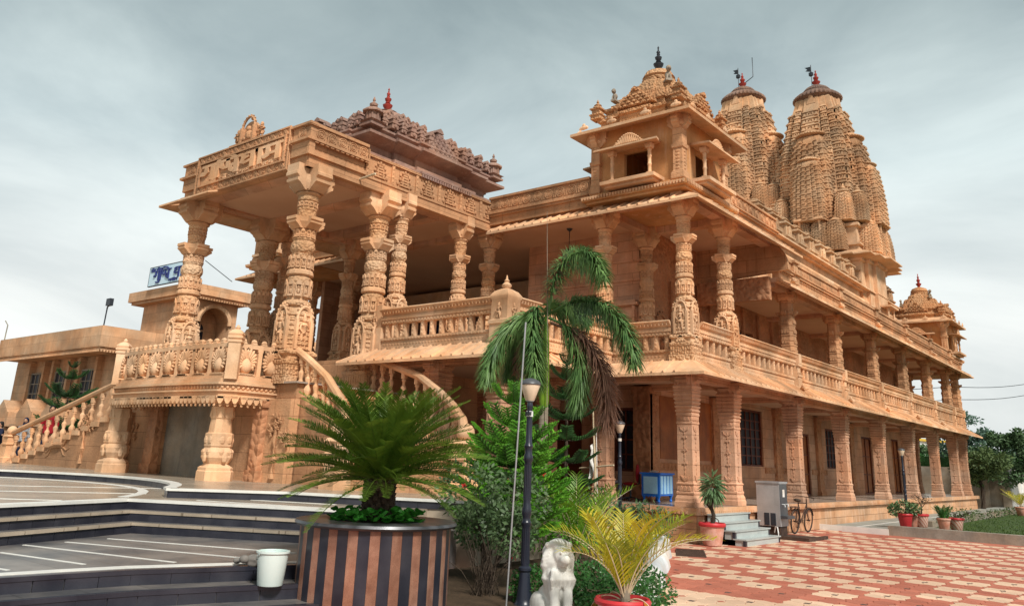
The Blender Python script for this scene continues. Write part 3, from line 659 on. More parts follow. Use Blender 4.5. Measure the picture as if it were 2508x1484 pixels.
def parapet(p0, p1, z0, h, n, ros=True, parent=None, hi=.95):
    p0, p1 = Vector(p0), Vector(p1); L_ = (p1-p0).length; rz = math.atan2(p1.y-p0.y, p1.x-p0.x); b = MB()
    b.b(0,L_,-.02,.25,0,h*.28).b(0,L_,-.10,.25,h*.28,h*.36).b(0,L_,-.15,.25,h*.36,h*.42).b(0,L_,-.06,.25,h*.42,h*.5).b(0,L_,-.02,.25,h*.5,h*.92).b(0,L_,-.08,.25,h*.92,h)
    i = .08
    while i < L_:
        b.prism([(i-.04,h*.42),(i+.04,h*.42),(i+.02,h*.455),(i-.02,h*.455)], -.12, -.05, 'y'); b.b(i-.02,i+.02,-.03,-.02,h*.12,h*.16); i += .16
    o = b.o('parapet', 'stone', parent or TP, (p0.x, p0.y, z0), rz)
    s = h*.40/.44
    for k in range(n):
        x = (k+.5)*L_/n
        put(ROSM, 'rosette', o, (x, -.02, h*.71), 0, s*.95); put(LEGM, 'parapet_motif', o, (x+L_/n*.5, -.02, h*.71), 0, s*.9)
    return o
parapet((-6.6,-.42), (-2.75,-.42), 8.92, .92, 9)
parapet((.30,2.5), (.30,6.0), 8.92, .78, 8)
parapet((-19.3,-.42), (-12.4,-.42), 8.92, .92, 10)
# low parapet of upright leaves, bay by bay, with piers
LV = MB()
def leafpar(y0, y1, o):
    pass
LPM = MB().prism([(-.045,0),(.045,0),(.05,.2),(.0,.27),(-.05,.2)], -.03, .0, 'y').prism([(-.012,.02),(.012,.02),(.012,.16),(-.012,.16)], -.045, 0, 'y').mesh('parapet_leaf', 'stone')
lp = MB().b(.10,.32,6.05,34.4,7.76,8.02).b(.10,.40,6.05,34.5,8.02,8.10).b(.10,.44,6.05,34.5,8.10,8.14).b(.14,.30,6.05,34.4,8.14,8.46).b(.08,.36,6.05,34.5,8.46,8.53)
y = 6.2
while y < 34: lp.b(.32,.36,y,y+.08,7.94,7.99); y += .16
LP = lp.o('parapet', 'stone', TP)
y = 6.25; k = 0
while y < 34.2 and k < 230:
    if min(abs(y-q) for q in YC) > .3: put(LPM, 'parapet_leaf', LP, (.30, y, 8.16), math.pi/2); k += 1
    y += .125
PIER = MB().b(-.22,.22,-.14,.2,0,.30).b(-.26,.26,-.22,.2,.30,.38).b(-.19,.19,-.12,.2,.38,.72).b(-.24,.24,-.19,.2,.72,.80).mesh('parapet_pier', 'stone')
for y in YC[2:]: put(PIER, 'parapet_pier', LP, (.28, y, 7.77), math.pi/2)
# the carved makara spouts lying on both canopies
SP = MB().tube([(0,.0,0),(.0,-.2,.03),(0,-.42,.0),(0,-.56,-.05)], [.05,.075,.06,.03], 7).tube([(0,-.5,-.03),(.07,-.58,-.03)], [.03,.01], 5).tube([(0,-.5,-.03),(-.07,-.58,-.05)], [.03,.01], 5).tube([(0,-.1,.05),(0,-.22,.12),(0,-.34,.07)], [.01,.04,.01], 5)
SPM = SP.mesh('makara_spout', 'stone2', smooth=50)
for y in (6.7,11.6,16.5,21.4,26.3): put(SPM, 'makara_spout', TP, (.52, y-.1, 7.63), R(35)); put(SPM, 'makara_spout', TP, (.52, y+.2, 4.24), R(35))

# ------------------------------------------------ clerestory hall behind, with its row of turrets
HALL = MB().b(-17,-2.55,10.6,35,7.7,11.1).b(-17.1,-2.48,6.1,35.1,7.75,8.75).b(-17.2,-2.42,10.5,35.2,10.0,10.12)
HALL.o('hall_wall', 'stone2', TP)
hm = MB().b(-17.3,-2.35,10.4,35.2,11.1,11.2).b(-17.5,-2.1,10.2,35.4,11.2,11.27)
hm.tube([(-2.45,10.6,10.55),(-2.45,35.0,10.55)], .16, 10); hm.o('hall_cornice', 'stone2', TP)
for i in range(13): MB().b(-2.55,-2.43,10.7+i*1.9,11.2+i*1.9,8.8,9.98).b(-2.5,-2.40,10.85+i*1.9,11.05+i*1.9,9.2,9.7).o('hall_pilaster', 'stone2', TP)
tu = MB().sq([(.42,0),(.42,.35),(.48,.38),(.48,.46),(.36,.5),(.36,.95),(.46,1.0),(.46,1.05),(.32,1.12),(.32,1.2),(.36,1.22),(.24,1.3),(.24,1.36),(.12,1.42)])
for k in range(4):
    tu.sub(MB().prism([(-.2,.52),(.2,.52),(.2,.8),(0,.98),(-.2,.8)], -.42, -.3, 'y').ball((0,-.40,.68), (.09,.05,.1), 6, 4), Matrix.Rotation(k*math.pi/2, 4, 'Z'))
TU = tu.mesh('roof_turret', 'tower')
for i in range(14): put(TU, 'roof_turret', TP, (-2.9, 12.3+i*1.52, 11.27+.0*i))

# ================================================================ PORCH
PX0, PX1, PY0, PYF = -12.15, -6.95, -4.75, -7.2
for x in (PX0, PX1):
    for y in (PY0, PYF): ornate_put(PO, x, y, 3.27)
# porch floor on its podium
pod = MB().b(-13.0,-6.1,-7.55,-4.3,1.0,3.27).b(-13.0,-6.9,-4.3,2.5,1.0,4.30)
POD = pod.o('porch_podium', 'stone', TP)
MB().b(-13.1,-6.0,-7.65,-4.3,3.27,3.31).o('porch_floor', 'floor', POD)
st_ = MB()
for i in range(6): st_.b(-12.6,-6.95,-4.7+i*.3,-4.4+i*.3+.35,3.31,3.31+.17*(i+1))
st_.o('inner_steps', 'pave_dark', POD)
# soffit, fascia, sign and parapet
MB().b(-12.5,-6.62,-7.5,-4.4,8.80,8.93).o('porch_ceiling', 'ceil', TP)
fa = MB()
fa.b(-12.45,-6.62,-7.62,-7.42,8.72,9.10).b(-6.80,-6.58,-7.60,-.35,8.72,9.02)
fa.b(-6.72,-6.50,-7.70,-5.75,9.02,9.12).b(-6.75,-6.45,-7.75,-5.72,9.40,9.47).b(-6.75,-6.52,-7.66,-5.75,9.47,9.80).b(-6.75,-6.46,-7.74,-5.75,9.80,9.88).b(-6.75,-6.6,-7.6,-5.75,9.12,9.40)
fa.b(-7.25,-6.505,-7.69,-7.51,9.025,9.405).b(-7.25,-6.46,-7.78,-7.51,9.405,9.475).b(-7.25,-6.515,-7.68,-7.51,9.475,9.825).b(-7.28,-6.45,-7.755,-7.51,9.825,9.89)
fa.b(-12.5,-11.73,-7.69,-7.51,9.025,9.40).b(-12.6,-11.73,-7.78,-7.51,9.40,9.47).b(-12.5,-11.73,-7.68,-7.51,9.47,9.82).b(-12.58,-11.725,-7.74,-7.51,9.82,9.88)
fa.b(-12.55,-12.3,-7.5,-4.4,8.72,9.85)
for i in range(11): fa.prism([(-7.55+i*.17,9.36),(-7.43+i*.17,9.36),(-7.46+i*.17,9.40),(-7.52+i*.17,9.40)], -6.52, -6.47, 'x')
fa.o('porch_fascia', 'stone', TP)
mitre((-12.45,-7.5),(-12.45,-.3),(-13.15,-8.0),(-13.15,-.3),8.72,8.58, rib=0, name='porch_eave')
mitre((-12.45,-7.6),(-10.4,-7.6),(-13.15,-8.0),(-10.5,-8.0),8.72,8.60, .05, rib=0, name='porch_eave')
for i in range(5): put(ROSM, 'rosette', TP, (-6.52, -7.35+i*.36, 9.63), math.pi/2, .8)
for i in range(5): put(LEGM, 'parapet_motif', TP, (-6.52, -7.17+i*.36, 9.63), math.pi/2, .75)
for x in (-6.85,-12.1): put(ROSM, 'rosette', TP, (x, -7.68, 9.65), 0, .8)
# carved name panel
SG = MB().b(-11.72,-7.30,-7.72,-7.53,8.705,9.92).o('name_panel', 'stone', TP)
fr = MB()
x0, x1, z0, z1 = -11.5, -7.5, 9.02, 9.66
fr.b(x0-.06,x1+.06,-7.78,-7.71,z1,z1+.05).b(x0-.06,x1+.06,-7.78,-7.71,z0-.05,z0).b(x0-.06,x0,-7.78,-7.71,z0,z1).b(x1,x1+.06,-7.78,-7.71,z0,z1)
fr.b(-11.72,-7.30,-7.76,-7.71,9.90,9.94).b(-11.72,-7.30,-7.76,-7.71,8.72,8.76).b(-11.72,-11.68,-7.76,-7.71,8.76,9.90).b(-7.34,-7.30,-7.76,-7.71,8.76,9.90)
def fret(b, cx, cz, s):                       # little key pattern square
    for a in range(4):
        q = Matrix.Rotation(a*math.pi/2, 4, 'Y')
        for bx in ((-.9,.5,.75,.9),(.35,.5,.2,.75),(-.1,.35,.2,.35)):
            u = MB().b(bx[0]*s,bx[1]*s,-.025,0,bx[2]*s,bx[3]*s); b.sub(u, Matrix.Translation((cx,-7.72,cz)) @ q)
for i in range(15):
    x = -11.5+i*.286
    for z in (9.80, 8.87):
        if i % 2: fret(fr, x, z, .085)
        else:
            for s in (-1, 1): fr.sub(MB().b(-.11,.11,-.025,0,-.018,.018), Matrix.Translation((x+s*.03,-7.72,z)) @ Matrix.Rotation(R(50), 4, 'Y'))
for z in (9.15,9.35,9.55):
    for x in (-11.62,-7.38): fret(fr, x, z, .06)
fr.o('panel_border', 'stone', SG)
# Devanagari lettering drawn as strokes, headline at y = 1
GL = {
 'ga': (.62, [[(.05,1),(.62,1)],[(.2,1),(.2,.55),(.12,.42),(.03,.45),(.06,.56),(.17,.52)],[(.5,1),(.5,0)]]),
 'u': (0, [[(-.12,.0),(.0,-.1),(-.02,-.24),(-.2,-.27),(-.32,-.2)]]),
 'pti': (1.12, [[(0,1),(1.12,1)],[(.08,1),(.08,0)],[(.08,1),(.16,1.22),(.42,1.32),(.7,1.24),(.92,1.0)],[(.28,1),(.28,.62),(.4,.48),(.56,.5)],[(.56,1),(.56,.45)],[(.92,1),(.92,0)],[(.92,.52),(.78,.56),(.68,.42),(.72,.22),(.8,.12)]]),
 'dha': (.66, [[(.32,1),(.66,1)],[(.22,1),(.08,.92),(.12,.78),(.26,.76),(.1,.66),(.06,.48),(.18,.38),(.48,.5)],[(.5,1),(.5,0)]]),
 'aa': (.3, [[(0,1),(.3,1)],[(.15,1),(.15,0)]]),
 'ma': (.7, [[(0,1),(.7,1)],[(.16,1),(.16,.36),(.06,.28),(.02,.4),(.12,.46),(.56,.46)],[(.56,1),(.56,0)]]),
 'na': (.55, [[(0,1),(.55,1)],[(.06,.56),(.14,.46),(.2,.6),(.4,.6)],[(.4,1),(.4,0)]]),
 'ra': (.4, [[(0,1),(.4,1)],[(.1,1),(.26,.85),(.24,.66),(.06,.55),(.3,.2),(.36,.1)]]),
 'ii': (.4, [[(0,1),(.4,1)],[(.2,1),(.2,0)],[(.2,1),(.1,1.28),(-.14,1.24),(-.2,1.0)]]),
 'ta': (.56, [[(0,1),(.56,1)],[(.42,1),(.42,0)],[(.42,.52),(.22,.58),(.1,.4),(.2,.15)]]),
 'va': (.55, [[(0,1),(.55,1)],[(.42,1),(.42,0)],[(.42,.6),(.2,.66),(.1,.46),(.24,.32),(.42,.4)]]),
}
def letters(word, hgt, th, dep):              # MB in the x-z plane, front towards -y
    b = MB(); x = 0; cnt = 0
    for g in word:
        if g == ' ': x += .35; continue
        w, ss = GL[g]
        for s in ss:
            for (ax, ay), (bx, by) in zip(s[:-1], s[1:]):
                A, B = Vector((x+ax, ay))*hgt, Vector((x+bx, by))*hgt; d = (B-A); l_ = d.length
                if l_ < 1e-6: continue
                an = math.atan2(d.y, d.x); k = th*.35
                cnt += 1; u = MB().b(-k,l_+k,-dep-.0007*(cnt % 9),.004,-th/2,th/2); b.sub(u, Matrix.Translation((A.x,0,A.y)) @ Matrix.Rotation(-an, 4, 'Y'))
        x += w
    return b, x*hgt
NAME = ['ga','u','pti','dha','aa','ma']
lt, lw = letters(NAME, .42, .075, .05)
nm = lt.o('name_lettering', 'stone2', SG, (-11.4, -7.72, 9.14)); nm.scale = (3.8/lw, 1, 1)
sm, sw = letters(['ra','na','ii',' ','va','ta','na',' ','ga','ra','ma',' ','ta','va','ii','na','ra',' ','dha','aa','ra','na'], .085, .018, .02)
o = sm.o('small_lettering', 'stone2', SG, (-10.5, -7.72, 9.05)); o.scale = (2.9/sw, 1, 1)
o = sm.o('small_lettering', 'stone2', SG, (-9.6, -7.72, 9.555)); o.scale = (2.0/sw, 1, 1)
# idol shrine on the panel
sh = MB().b(-.85,.85,-.14,.12,0,.10).prism([(-.38,.1),(-.38,.5)]+[(-.38*math.cos(R(a)), .5+.38*math.sin(R(a))) for a in range(10,171,16)]+[(.38,.5),(.38,.1)], 0, .1, 'y')
sh.sub(arch_frame(.56,.82,.14,.07), Matrix.Translation((0,-.0,.1)))
sh.ball((0,-.03,.34), (.17,.1,.2), 8, 6).ball((0,-.05,.58), (.1,.08,.11), 8, 6).ball((-.16,-.06,.22), (.12,.07,.08), 7, 4).ball((.16,-.06,.22), (.12,.07,.08), 7, 4)
sh.sub(figure(), Matrix.Translation((-.6,0,.1)) @ Matrix.Diagonal((.75,1,.62,1))); sh.sub(figure(), Matrix.Translation((.6,0,.1)) @ Matrix.Diagonal((-.75,1,.62,1)))
sh.ball((0,.04,1.0), (.07,.06,.07), 6, 4)
so_ = sh.o('idol_shrine', 'stone', TP, (-9.4,-7.62,9.90), smooth=45); so_.scale = (.92,.9,.80)
MB().tube([(0,0,0),(.62,0,.04)], .03, 8).o('rain_pipe', 'bamboo', TP, (-6.58,-5.9,8.86))
# frieze with ornament panels and brackets
FRZ = MB().b(-6.82,-6.60,-5.72,-.4,8.98,9.62).b(-6.82,-6.54,-5.75,-.4,9.62,9.69).b(-6.82,-6.55,-5.75,-.4,8.98,9.05).o('frieze', 'stone', TP)
orn = MB()
for i, (w, z) in enumerate(((.30,0),(.26,.08),(.22,.16),(.15,.24),(.08,.31))): orn.b(-w/2-.04,w/2+.04,-.05,0,z,z+.05)
for a in range(7): orn.ball((.2*math.cos(R(180-a*30)), -.03, .2+.24*math.sin(R(a*30))), (.04,.03,.05), 6, 4)
for s in (-1,1): orn.ball((s*.26,-.02,.07), (.05,.03,.07), 6, 4); orn.b(s*.1-.02,s*.1+.02,-.06,0,.0,.26)
orn.lathe([(.03,.36),(.05,.4),(.012,.48)], 8)
ORN = orn.mesh('panel_ornament', 'stone')
fp = MB().b(-.05,.05,-.05,0,0,.54)
for i in range(4): fp.ball((0,-.05,.08+i*.125), (.035,.02,.05), 6, 4)
FPM = fp.mesh('frieze_pilaster', 'stone')
for i in range(6):
    y = -5.2+i*.95
    put(ORN, 'panel_ornament', FRZ, (-6.60,y,9.1), math.pi/2); put(FPM, 'frieze_pilaster', FRZ, (-6.60,y-.475,9.06), math.pi/2)
# ------------------------------------------------ stepped dark roof over the hall
RCX, RCY = -9.55, -2.55
def stepped(hx, hy, k=.12):                   # plan with projecting bays
    q = []
    for sx, sy in ((1,-1),(1,1),(-1,1),(-1,-1)):
        a = [(hx-2*k, hy*.0)] if False else []
        q.append((sx, sy))
    P = []
    ax, ay = hx, hy
    seq = [(ax-2*k,-(ay-2*k)),(ax-2*k,-ay*.62),(ax-k,-ay*.62),(ax-k,-ay*.34),(ax,-ay*.34),(ax,ay*.34),(ax-k,ay*.34),(ax-k,ay*.62),(ax-2*k,ay*.62),(ax-2*k,ay-2*k),
           (ax*.62,ay-2*k),(ax*.62,ay-k),(ax*.34,ay-k),(ax*.34,ay),(-ax*.34,ay),(-ax*.34,ay-k),(-ax*.62,ay-k),(-ax*.62,ay-2*k),(-(ax-2*k),ay-2*k)]
    P = seq + [(-x, -y) for x, y in seq[1:]]
    P = P[:-1] if (abs(P[-1][0]-P[0][0])+abs(P[-1][1]-P[0][1])) < 1e-6 else P
    return P
def tiers(b, prof, k=.12, c=(0,0)):
    b.rings([[(c[0]+x, c[1]+y, z) for x, y in stepped(hx, hy, k)] for hx, hy, z in prof])
rf = MB(); A, B = 3.05, 3.25
tiers(rf, [(A-.45,B-.45,9.60),(A-.05,B-.05,9.66),(A,B,9.70),(A,B,9.77),(A-.35,B-.35,9.93),(A-.35,B-.35,10.02),(A-.5,B-.5,10.04),(A-.5,B-.5,10.28),(A-.1,B-.1,10.40),(A-.02,B-.02,10.44),(A-.02,B-.02,10.52),(A-.3,B-.3,10.62),(A-.3,B-.3,10.70),(A-.22,B-.22,10.74),(A-.22,B-.22,10.80),(A-.5,B-.5,10.88),(A-.5,B-.5,10.93)])
RF = rf.o('hall_roof', 'roofred', TP, (RCX, RCY, 0))
py = MB(); n = 9; pr = []
for i in range(n):
    t = i/n; h = 2.55*(1-t)+.55*t; z = 10.9+i*.150
    pr += [(h,h+.2*(1-t),z),(h,h+.2*(1-t),z+.05),(h-.12,h-.12+.2*(1-t),z+.10),(h-.12,h-.12+.2*(1-t),z+.148)]
tiers(py, pr, .08); py.o('roof_tiers', 'roofred', RF)
dm = MB().lathe([(.75,12.5),(.78,12.56),(.66,12.62),(.74,12.68),(.72,12.8),(.6,12.95),(.36,13.05),(.3,13.08),(.36,13.11),(.18,13.16)], 24); dm.o('roof_dome', 'roofred', RF, (0,0,-.33), smooth=30)
KAL = [(.10,0),(.13,.03),(.07,.06),(.08,.1),(.15,.2),(.17,.27),(.10,.30),(.06,.33),(.09,.36),(.06,.39),(.10,.45),(.115,.52),(.06,.56),(.045,.6),(.06,.62),(.04,.65),(.065,.7),(.055,.74),(.02,.77),(.03,.80),(.012,.84),(.035,.87),(.004,.95)]
KALR = MB().lathe(KAL, 14).mesh('kalash_finial', 'red', smooth=40); KALB = MB().lathe(KAL, 14).mesh('kalash_finial', 'darkmetal', smooth=40)
put(KALR, 'kalash_finial', RF, (0,0,12.81), 0, (1,1,.95))
# dentil fringe and brackets under the dark eave
dn = MB()
for sx, sy, ln in ((1,0,B),(0,-1,A),(-1,0,B),(0,1,A)):
    i = -ln+.1
    while i < ln-.1:
        k = 0 if abs(i) < ln*.34 else (.12 if abs(i) < ln*.62 else .24)
        if sx: x = sx*(A-k-.03); dn.b(x-.03,x+.03,i-.032,i+.032,9.60,9.71)
        else: y = sy*(B-k-.03); dn.b(i-.032,i+.032,y-.03,y+.03,9.60,9.71)
        i += .105
dn.o('eave_fringe', 'roofred', RF)
br = MB().b(-.06,.06,-.35,0,0,.10).b(-.05,.05,-.2,0,-.1,0).mesh('eave_bracket', 'roofred')
for i in range(13): put(br, 'eave_bracket', RF, (A-.5+.0, -2.7+i*.45, 9.52), math.pi/2)
gt = MB().b(-.10,.10,-.10,.10,0,.12).b(-.12,.12,-.12,.12,.12,.16).b(-.075,.075,-.09,.09,.16,.24)
gt.prism([(-.10,.24),(.10,.24),(.07,.31),(0,.36),(-.07,.31)], -.1, .1, 'y').ball((0,-.1,.29), (.035,.03,.04), 6, 4).ball((0,-.11,.06), (.05,.03,.05), 6, 4)
GT = gt.mesh('roof_gablet', 'roofred')
for r in range(5):
    h = 2.5-r*.45; z = 10.92+r*.30; n = max(2, int(h*2/.36))
    for s in range(4):
        if s in (2,) : continue
        for i in range(n):
            u = -h+.2+(2*h-.4)*i/max(1, n-1); y2 = h+.15*(1-r/5)
            a = s*math.pi/2
            p = Matrix.Rotation(a, 4, 'Z') @ Vector((u, -(y2 if s % 2 == 0 else h), 0))
            put(GT, 'roof_gablet', RF, (p.x, p.y, z), a, 1.0+.25*((i+r) % 2))
bg = MB()
for i in range(6): w = .72-i*.12; bg.b(-w,w,-.42+i*.05,.3,i*.15,i*.15+.09).b(-w+.06,w-.06,-.36+i*.05,.3,i*.15+.09,i*.15+.15)
bg.prism([(-.16,.9),(.16,.9),(.1,1.0),(0,1.06),(-.1,1.0)], -.14, .3, 'y')
for i in range(5):
    for j in range(6-i): bg.ball(((j-(5-i)/2)*.21, -.42+i*.05, i*.15+.07), (.06,.03,.06), 6, 4)
BG = bg.mesh('roof_gable', 'roofred')
for a, d in ((math.pi/2, 2.45), (0, 2.65), (-math.pi/2, 2.45)):
    p = Matrix.Rotation(a, 4, 'Z') @ Vector((0, -d, 0)); put(BG, 'roof_gable', RF, (p.x, p.y, 10.55), a, 1.0)
ct = MB().sq([(.24,0),(.24,.06),(.2,.08),(.2,.12),(.26,.15)]).loft([(math.cos(math.pi/4*i+math.pi/8), math.sin(math.pi/4*i+math.pi/8)) for i in range(8)], [(.2,.15),(.2,.40),(.30,.42),(.30,.46),(.2,.54),(.08,.58)])
ct.lathe([(.05,.58),(.11,.62),(.12,.68),(.05,.73),(.025,.76),(.045,.80),(.01,.9)], 10)
for k in range(8): ct.sub(MB().b(-.022,.022,-.215,-.17,.16,.40), Matrix.Rotation(k*math.pi/4, 4, 'Z'))
CT = ct.mesh('corner_turret', 'roofred', smooth=30)
for sx in (-1,1):
    for sy in (-1,1): put(CT, 'corner_turret', RF, (sx*2.5, sy*2.7, 10.72), 0, 1.05)
pot_ = MB().lathe([(.06,0),(.14,.06),(.15,.12),(.06,.18),(.03,.22),(.06,.26),(.01,.36)], 10).mesh('roof_pot', 'roofred', smooth=40)
for x, y, z in ((1.25,-1.7,11.72),(1.7,-2.1,11.42),(1.3,1.2,11.72),(1.7,.8,11.45),(-1.3,-1.6,11.72),(-1.75,-2.1,11.4)): put(pot_, 'roof_pot', RF, (x,y,z), 0, 1.1)

# ================================================================ BALCONY WITH PEACOCKS
BZ = 2.80                                     # lip height
outl = [(-6.95,-7.5),(-7.0,-8.55),(-7.25,-8.80)] + [(-7.25-4.9*i/12, -8.80-.14*math.sin(math.pi*i/12)) for i in range(1,12)] + [(-12.15,-8.80),(-12.5,-8.5),(-12.55,-7.5)]
def off(P, d):
    q = []
    for i, p in enumerate(P):
        a = Vector(P[max(i-1,0)]); b = Vector(P[min(i+1,len(P)-1)]); t = (b-a).normalized(); n_ = Vector((-t.y, t.x))
        q.append((p[0]+n_.x*d, p[1]+n_.y*d))
    return q
c0 = Vector((-9.75,-7.5))
sgn = 1 if (Vector(off(outl,.1)[7])-c0).length > (Vector(outl[7])-c0).length else -1
def O(d): return off(outl, d*sgn)
bd = MB()
for d, za, zb in ((.06,BZ+.10,BZ+.20),(.12,BZ+.20,BZ+.24),(.02,BZ+.24,BZ+.36),(.10,BZ+.36,BZ+.42),(.04,BZ+.42,BZ+.50)): bd.prism(O(d), za, zb, 'z')
BD = bd.o('balcony', 'stone2', TP)
def along(P, step):
    pts = [Vector(p) for p in P]; out = []; acc = step*.5
    for a, b in zip(pts[:-1], pts[1:]):
        l_ = (b-a).length; t = (b-a)/l_; s = acc
        while s < l_: q = a+t*s; out.append((q.x, q.y, math.atan2(t.y, t.x))); s += step
        acc = s-l_
    return out
dr = MB().prism([(-.05,.12),(.05,.12),(.055,.06),(.02,.0),(-.02,.0),(-.055,.06)], -.05, .05, 'y').ball((0,0,-.02), (.026,.026,.035), 6, 4)
dr.prism([(-.075,.13),(.075,.13),(.06,.085),(-.06,.085)], -.06, .05, 'y'); DR = dr.mesh('hanging_drop', 'stone2', smooth=40)
fl = 0 if sgn < 0 else math.pi
for x, y, a in along(O(.07), .165): put(DR, 'hanging_drop', BD, (x, y, BZ-.07), a, 1.32)
dw = MB()
for x, y, a in along(O(.03), .12): dw.ball((x, y, BZ+.30), (.045,.045,.04), 5, 4)
dw.o('scroll_band', 'stone2', BD)
rail = MB()
P0 = O(-.06)
rail.prism(P0+[(p[0],p[1]) for p in reversed(O(-.17))], 4.02, 4.12, 'z'); rail.prism(O(-.03)+list(reversed(O(-.20))), 3.30, 3.40, 'z')
rail.o('balcony_rail', 'stone2', BD)
kn = MB().sq([(.05,0),(.06,.03),(.05,.07)]).loft([(math.cos(math.pi/3*i), math.sin(math.pi/3*i)) for i in range(6)], [(.06,.05),(.075,.09),(.05,.13),(.01,.15)]).mesh('rail_knob', 'stone2')
for x, y, a in along(O(-.115), .27): put(kn, 'rail_knob', BD, (x, y, 4.10), a)
# peacock panel: vase-like body, neck and fan of tail feathers
pk = MB(); pk.lathe([(.05,.0),(.09,.02),(.14,.10),(.15,.18),(.12,.27),(.06,.35),(.035,.42),(.03,.49),(.045,.53),(.03,.57),(.01,.60)], 12)
pk.tube([(0,-.03,.545),(0,-.09,.52)], [.02,.006], 5)
for i in range(15):
    a = R(-42+i*(264/14)); c, s = math.cos(a), math.sin(a)
    pk.tube([(.10*c,.05,.26+.10*s),(.19*c,.06,.29+.22*s),(.245*c,.05,.30+.30*s)], [.015,.042,.022], 6); pk.ball((.20*c,.025,.29+.235*s), (.022,.02,.022), 5, 4)
pk.b(-.16,.16,-.10,.1,-.04,.0).b(-.22,.22,-.06,.1,-.04,-.01)
PKM = pk.mesh('peacock_panel', 'stone2', smooth=45)
bp = MB().b(-.05,.05,-.05,.06,0,.62).rings([[(.06*math.cos(2*math.pi*i/10), y, .32+.06*math.sin(2*math.pi*i/10)) for i in range(10)] for y in (-.08,-.04)]).b(-.065,.065,-.06,.06,.56,.62)
BPM = bp.mesh('baluster', 'stone2')
for i, (x, y, a) in enumerate(along(O(-.115), .335)):
    aa = a if sgn > 0 else a+math.pi
    put(PKM if i % 2 == 0 else BPM, 'peacock_panel' if i % 2 == 0 else 'baluster', BD, (x, y, 3.44 if i % 2 == 0 else 3.40), aa+math.pi if False else aa, (1.05,1,1.0))
bpst = MB().sq([(.17,0),(.17,.82),(.2,.84),(.2,.89),(.17,.9),(.21,.93),(.21,.98),(.18,.99),(.2,1.03),(.19,1.06),(.12,1.12),(.06,1.15)]).lathe([(.06,1.14),(.08,1.18),(.02,1.25)], 8)
BPS = bpst.mesh('balcony_post', 'stone2')
for x, y, a in ((-7.08,-8.66,R(45)),(-12.4,-8.66,R(45))): put(BPS, 'balcony_post', BD, (x, y, 3.28), a, (.8,.8,1.0))
# pillars under the balcony
pp = MB().loft([(1,-.5),(1,.5),(.5,1),(-.5,1),(-1,.5),(-1,-.5),(-.5,-1),(.5,-1)], [(.36,0),(.36,.2),(.34,.22),(.34,.28),(.27,.33),(.24,.36),(.31,.5),(.31,.62),(.26,.72),(.28,.75),(.28,1.02),(.23,1.05),(.21,1.35),(.23,1.37),(.23,1.62),(.19,1.65),(.20,1.95)])
for k in range(4):
    u = MB()
    for s in (-1,1): u.ball((s*.1,-.29,.62), (.08,.05,.07), 6, 4); u.ball((s*.09,-.28,.88), (.075,.03,.09), 6, 4); u.prism([(s*.09-.05,1.4),(s*.09+.05,1.4),(s*.09,1.58)], -.24, -.2, 'y')
    u.ball((0,-.31,.5), (.07,.05,.12), 6, 4)
    pp.sub(u, Matrix.Rotation(k*math.pi/2, 4, 'Z'))
PPM = pp.mesh('pillar', 'stone2')
for x in (-7.5,-12.3): put(PPM, 'pillar', TP, (x, -8.5, 1.05))
# wall below with relief trees, door recess
BW = MB().b(-13.9,-11.6,-7.75,-7.5,1.0,2.9).o('basement_wall', 'stone', TP); MB().b(-8.6,-6.0,-7.75,-7.5,1.0,2.9).o('basement_wall', 'stone', TP)
MB().b(-11.6,-8.6,-7.56,-7.52,1.05,2.9).o('door_shutter', 'concrete', TP)
for x, w in ((-11.75,.22),(-8.45,.22),(-7.0,.16)): MB().b(x-w,x+w,-7.9,-7.7,1.05,2.85).b(x-w-.05,x+w+.05,-7.95,-7.7,1.05,1.3).b(x-w-.05,x+w+.05,-7.93,-7.7,2.7,2.85).o('carved_pilaster', 'stonew', BW)
def relief_tree(seed):
    q = random.Random(seed); m = MB(); m.tube([(0,0,0),(.05,-.03,.4),(-.03,-.03,.8),(.05,-.02,1.2)], [.09,.06,.05,.02], 6)
    for i in range(16):
        a = q.uniform(-.5,3.6); r = q.uniform(.15,.5); cx, cz = r*math.cos(a)*1.1, .95+r*math.sin(a)*.8
        for k in range(5):
            b_ = q.uniform(0,6.28); m.tube([(cx,-.03,cz),(cx+.12*math.cos(b_),-.05,cz+.12*math.sin(b_))], [.03,.012], 4)
    return m
for i, (x, s) in enumerate(((-13.2,1.0),(-6.4,1.0))): relief_tree(i).o('relief_tree', 'stone', BW, (x,-7.75,1.15), smooth=50)

# ================================================================ STAIRS
nb = MB()                                      # turned stair baluster
nb.sq([(.09,0),(.09,.06)]).lathe([(.05,.06),(.085,.14),(.09,.2),(.05,.27),(.04,.3),(.075,.42),(.07,.46),(.035,.5),(.035,.58),(.06,.62),(.04,.66)], 8).sq([(.055,.66),(.055,.80)])
NBM = nb.mesh('stair_baluster', 'stone2', smooth=35)
nw_ = MB().sq([(.2,0),(.2,.18),(.16,.2),(.16,.55),(.19,.58),(.19,.62),(.15,.65),(.15,.8),(.19,.84),(.14,.9)]).ball((0,0,1.02), .16, 12, 8)
NWM = nw_.mesh('newel_post', 'stone2', smooth=35)
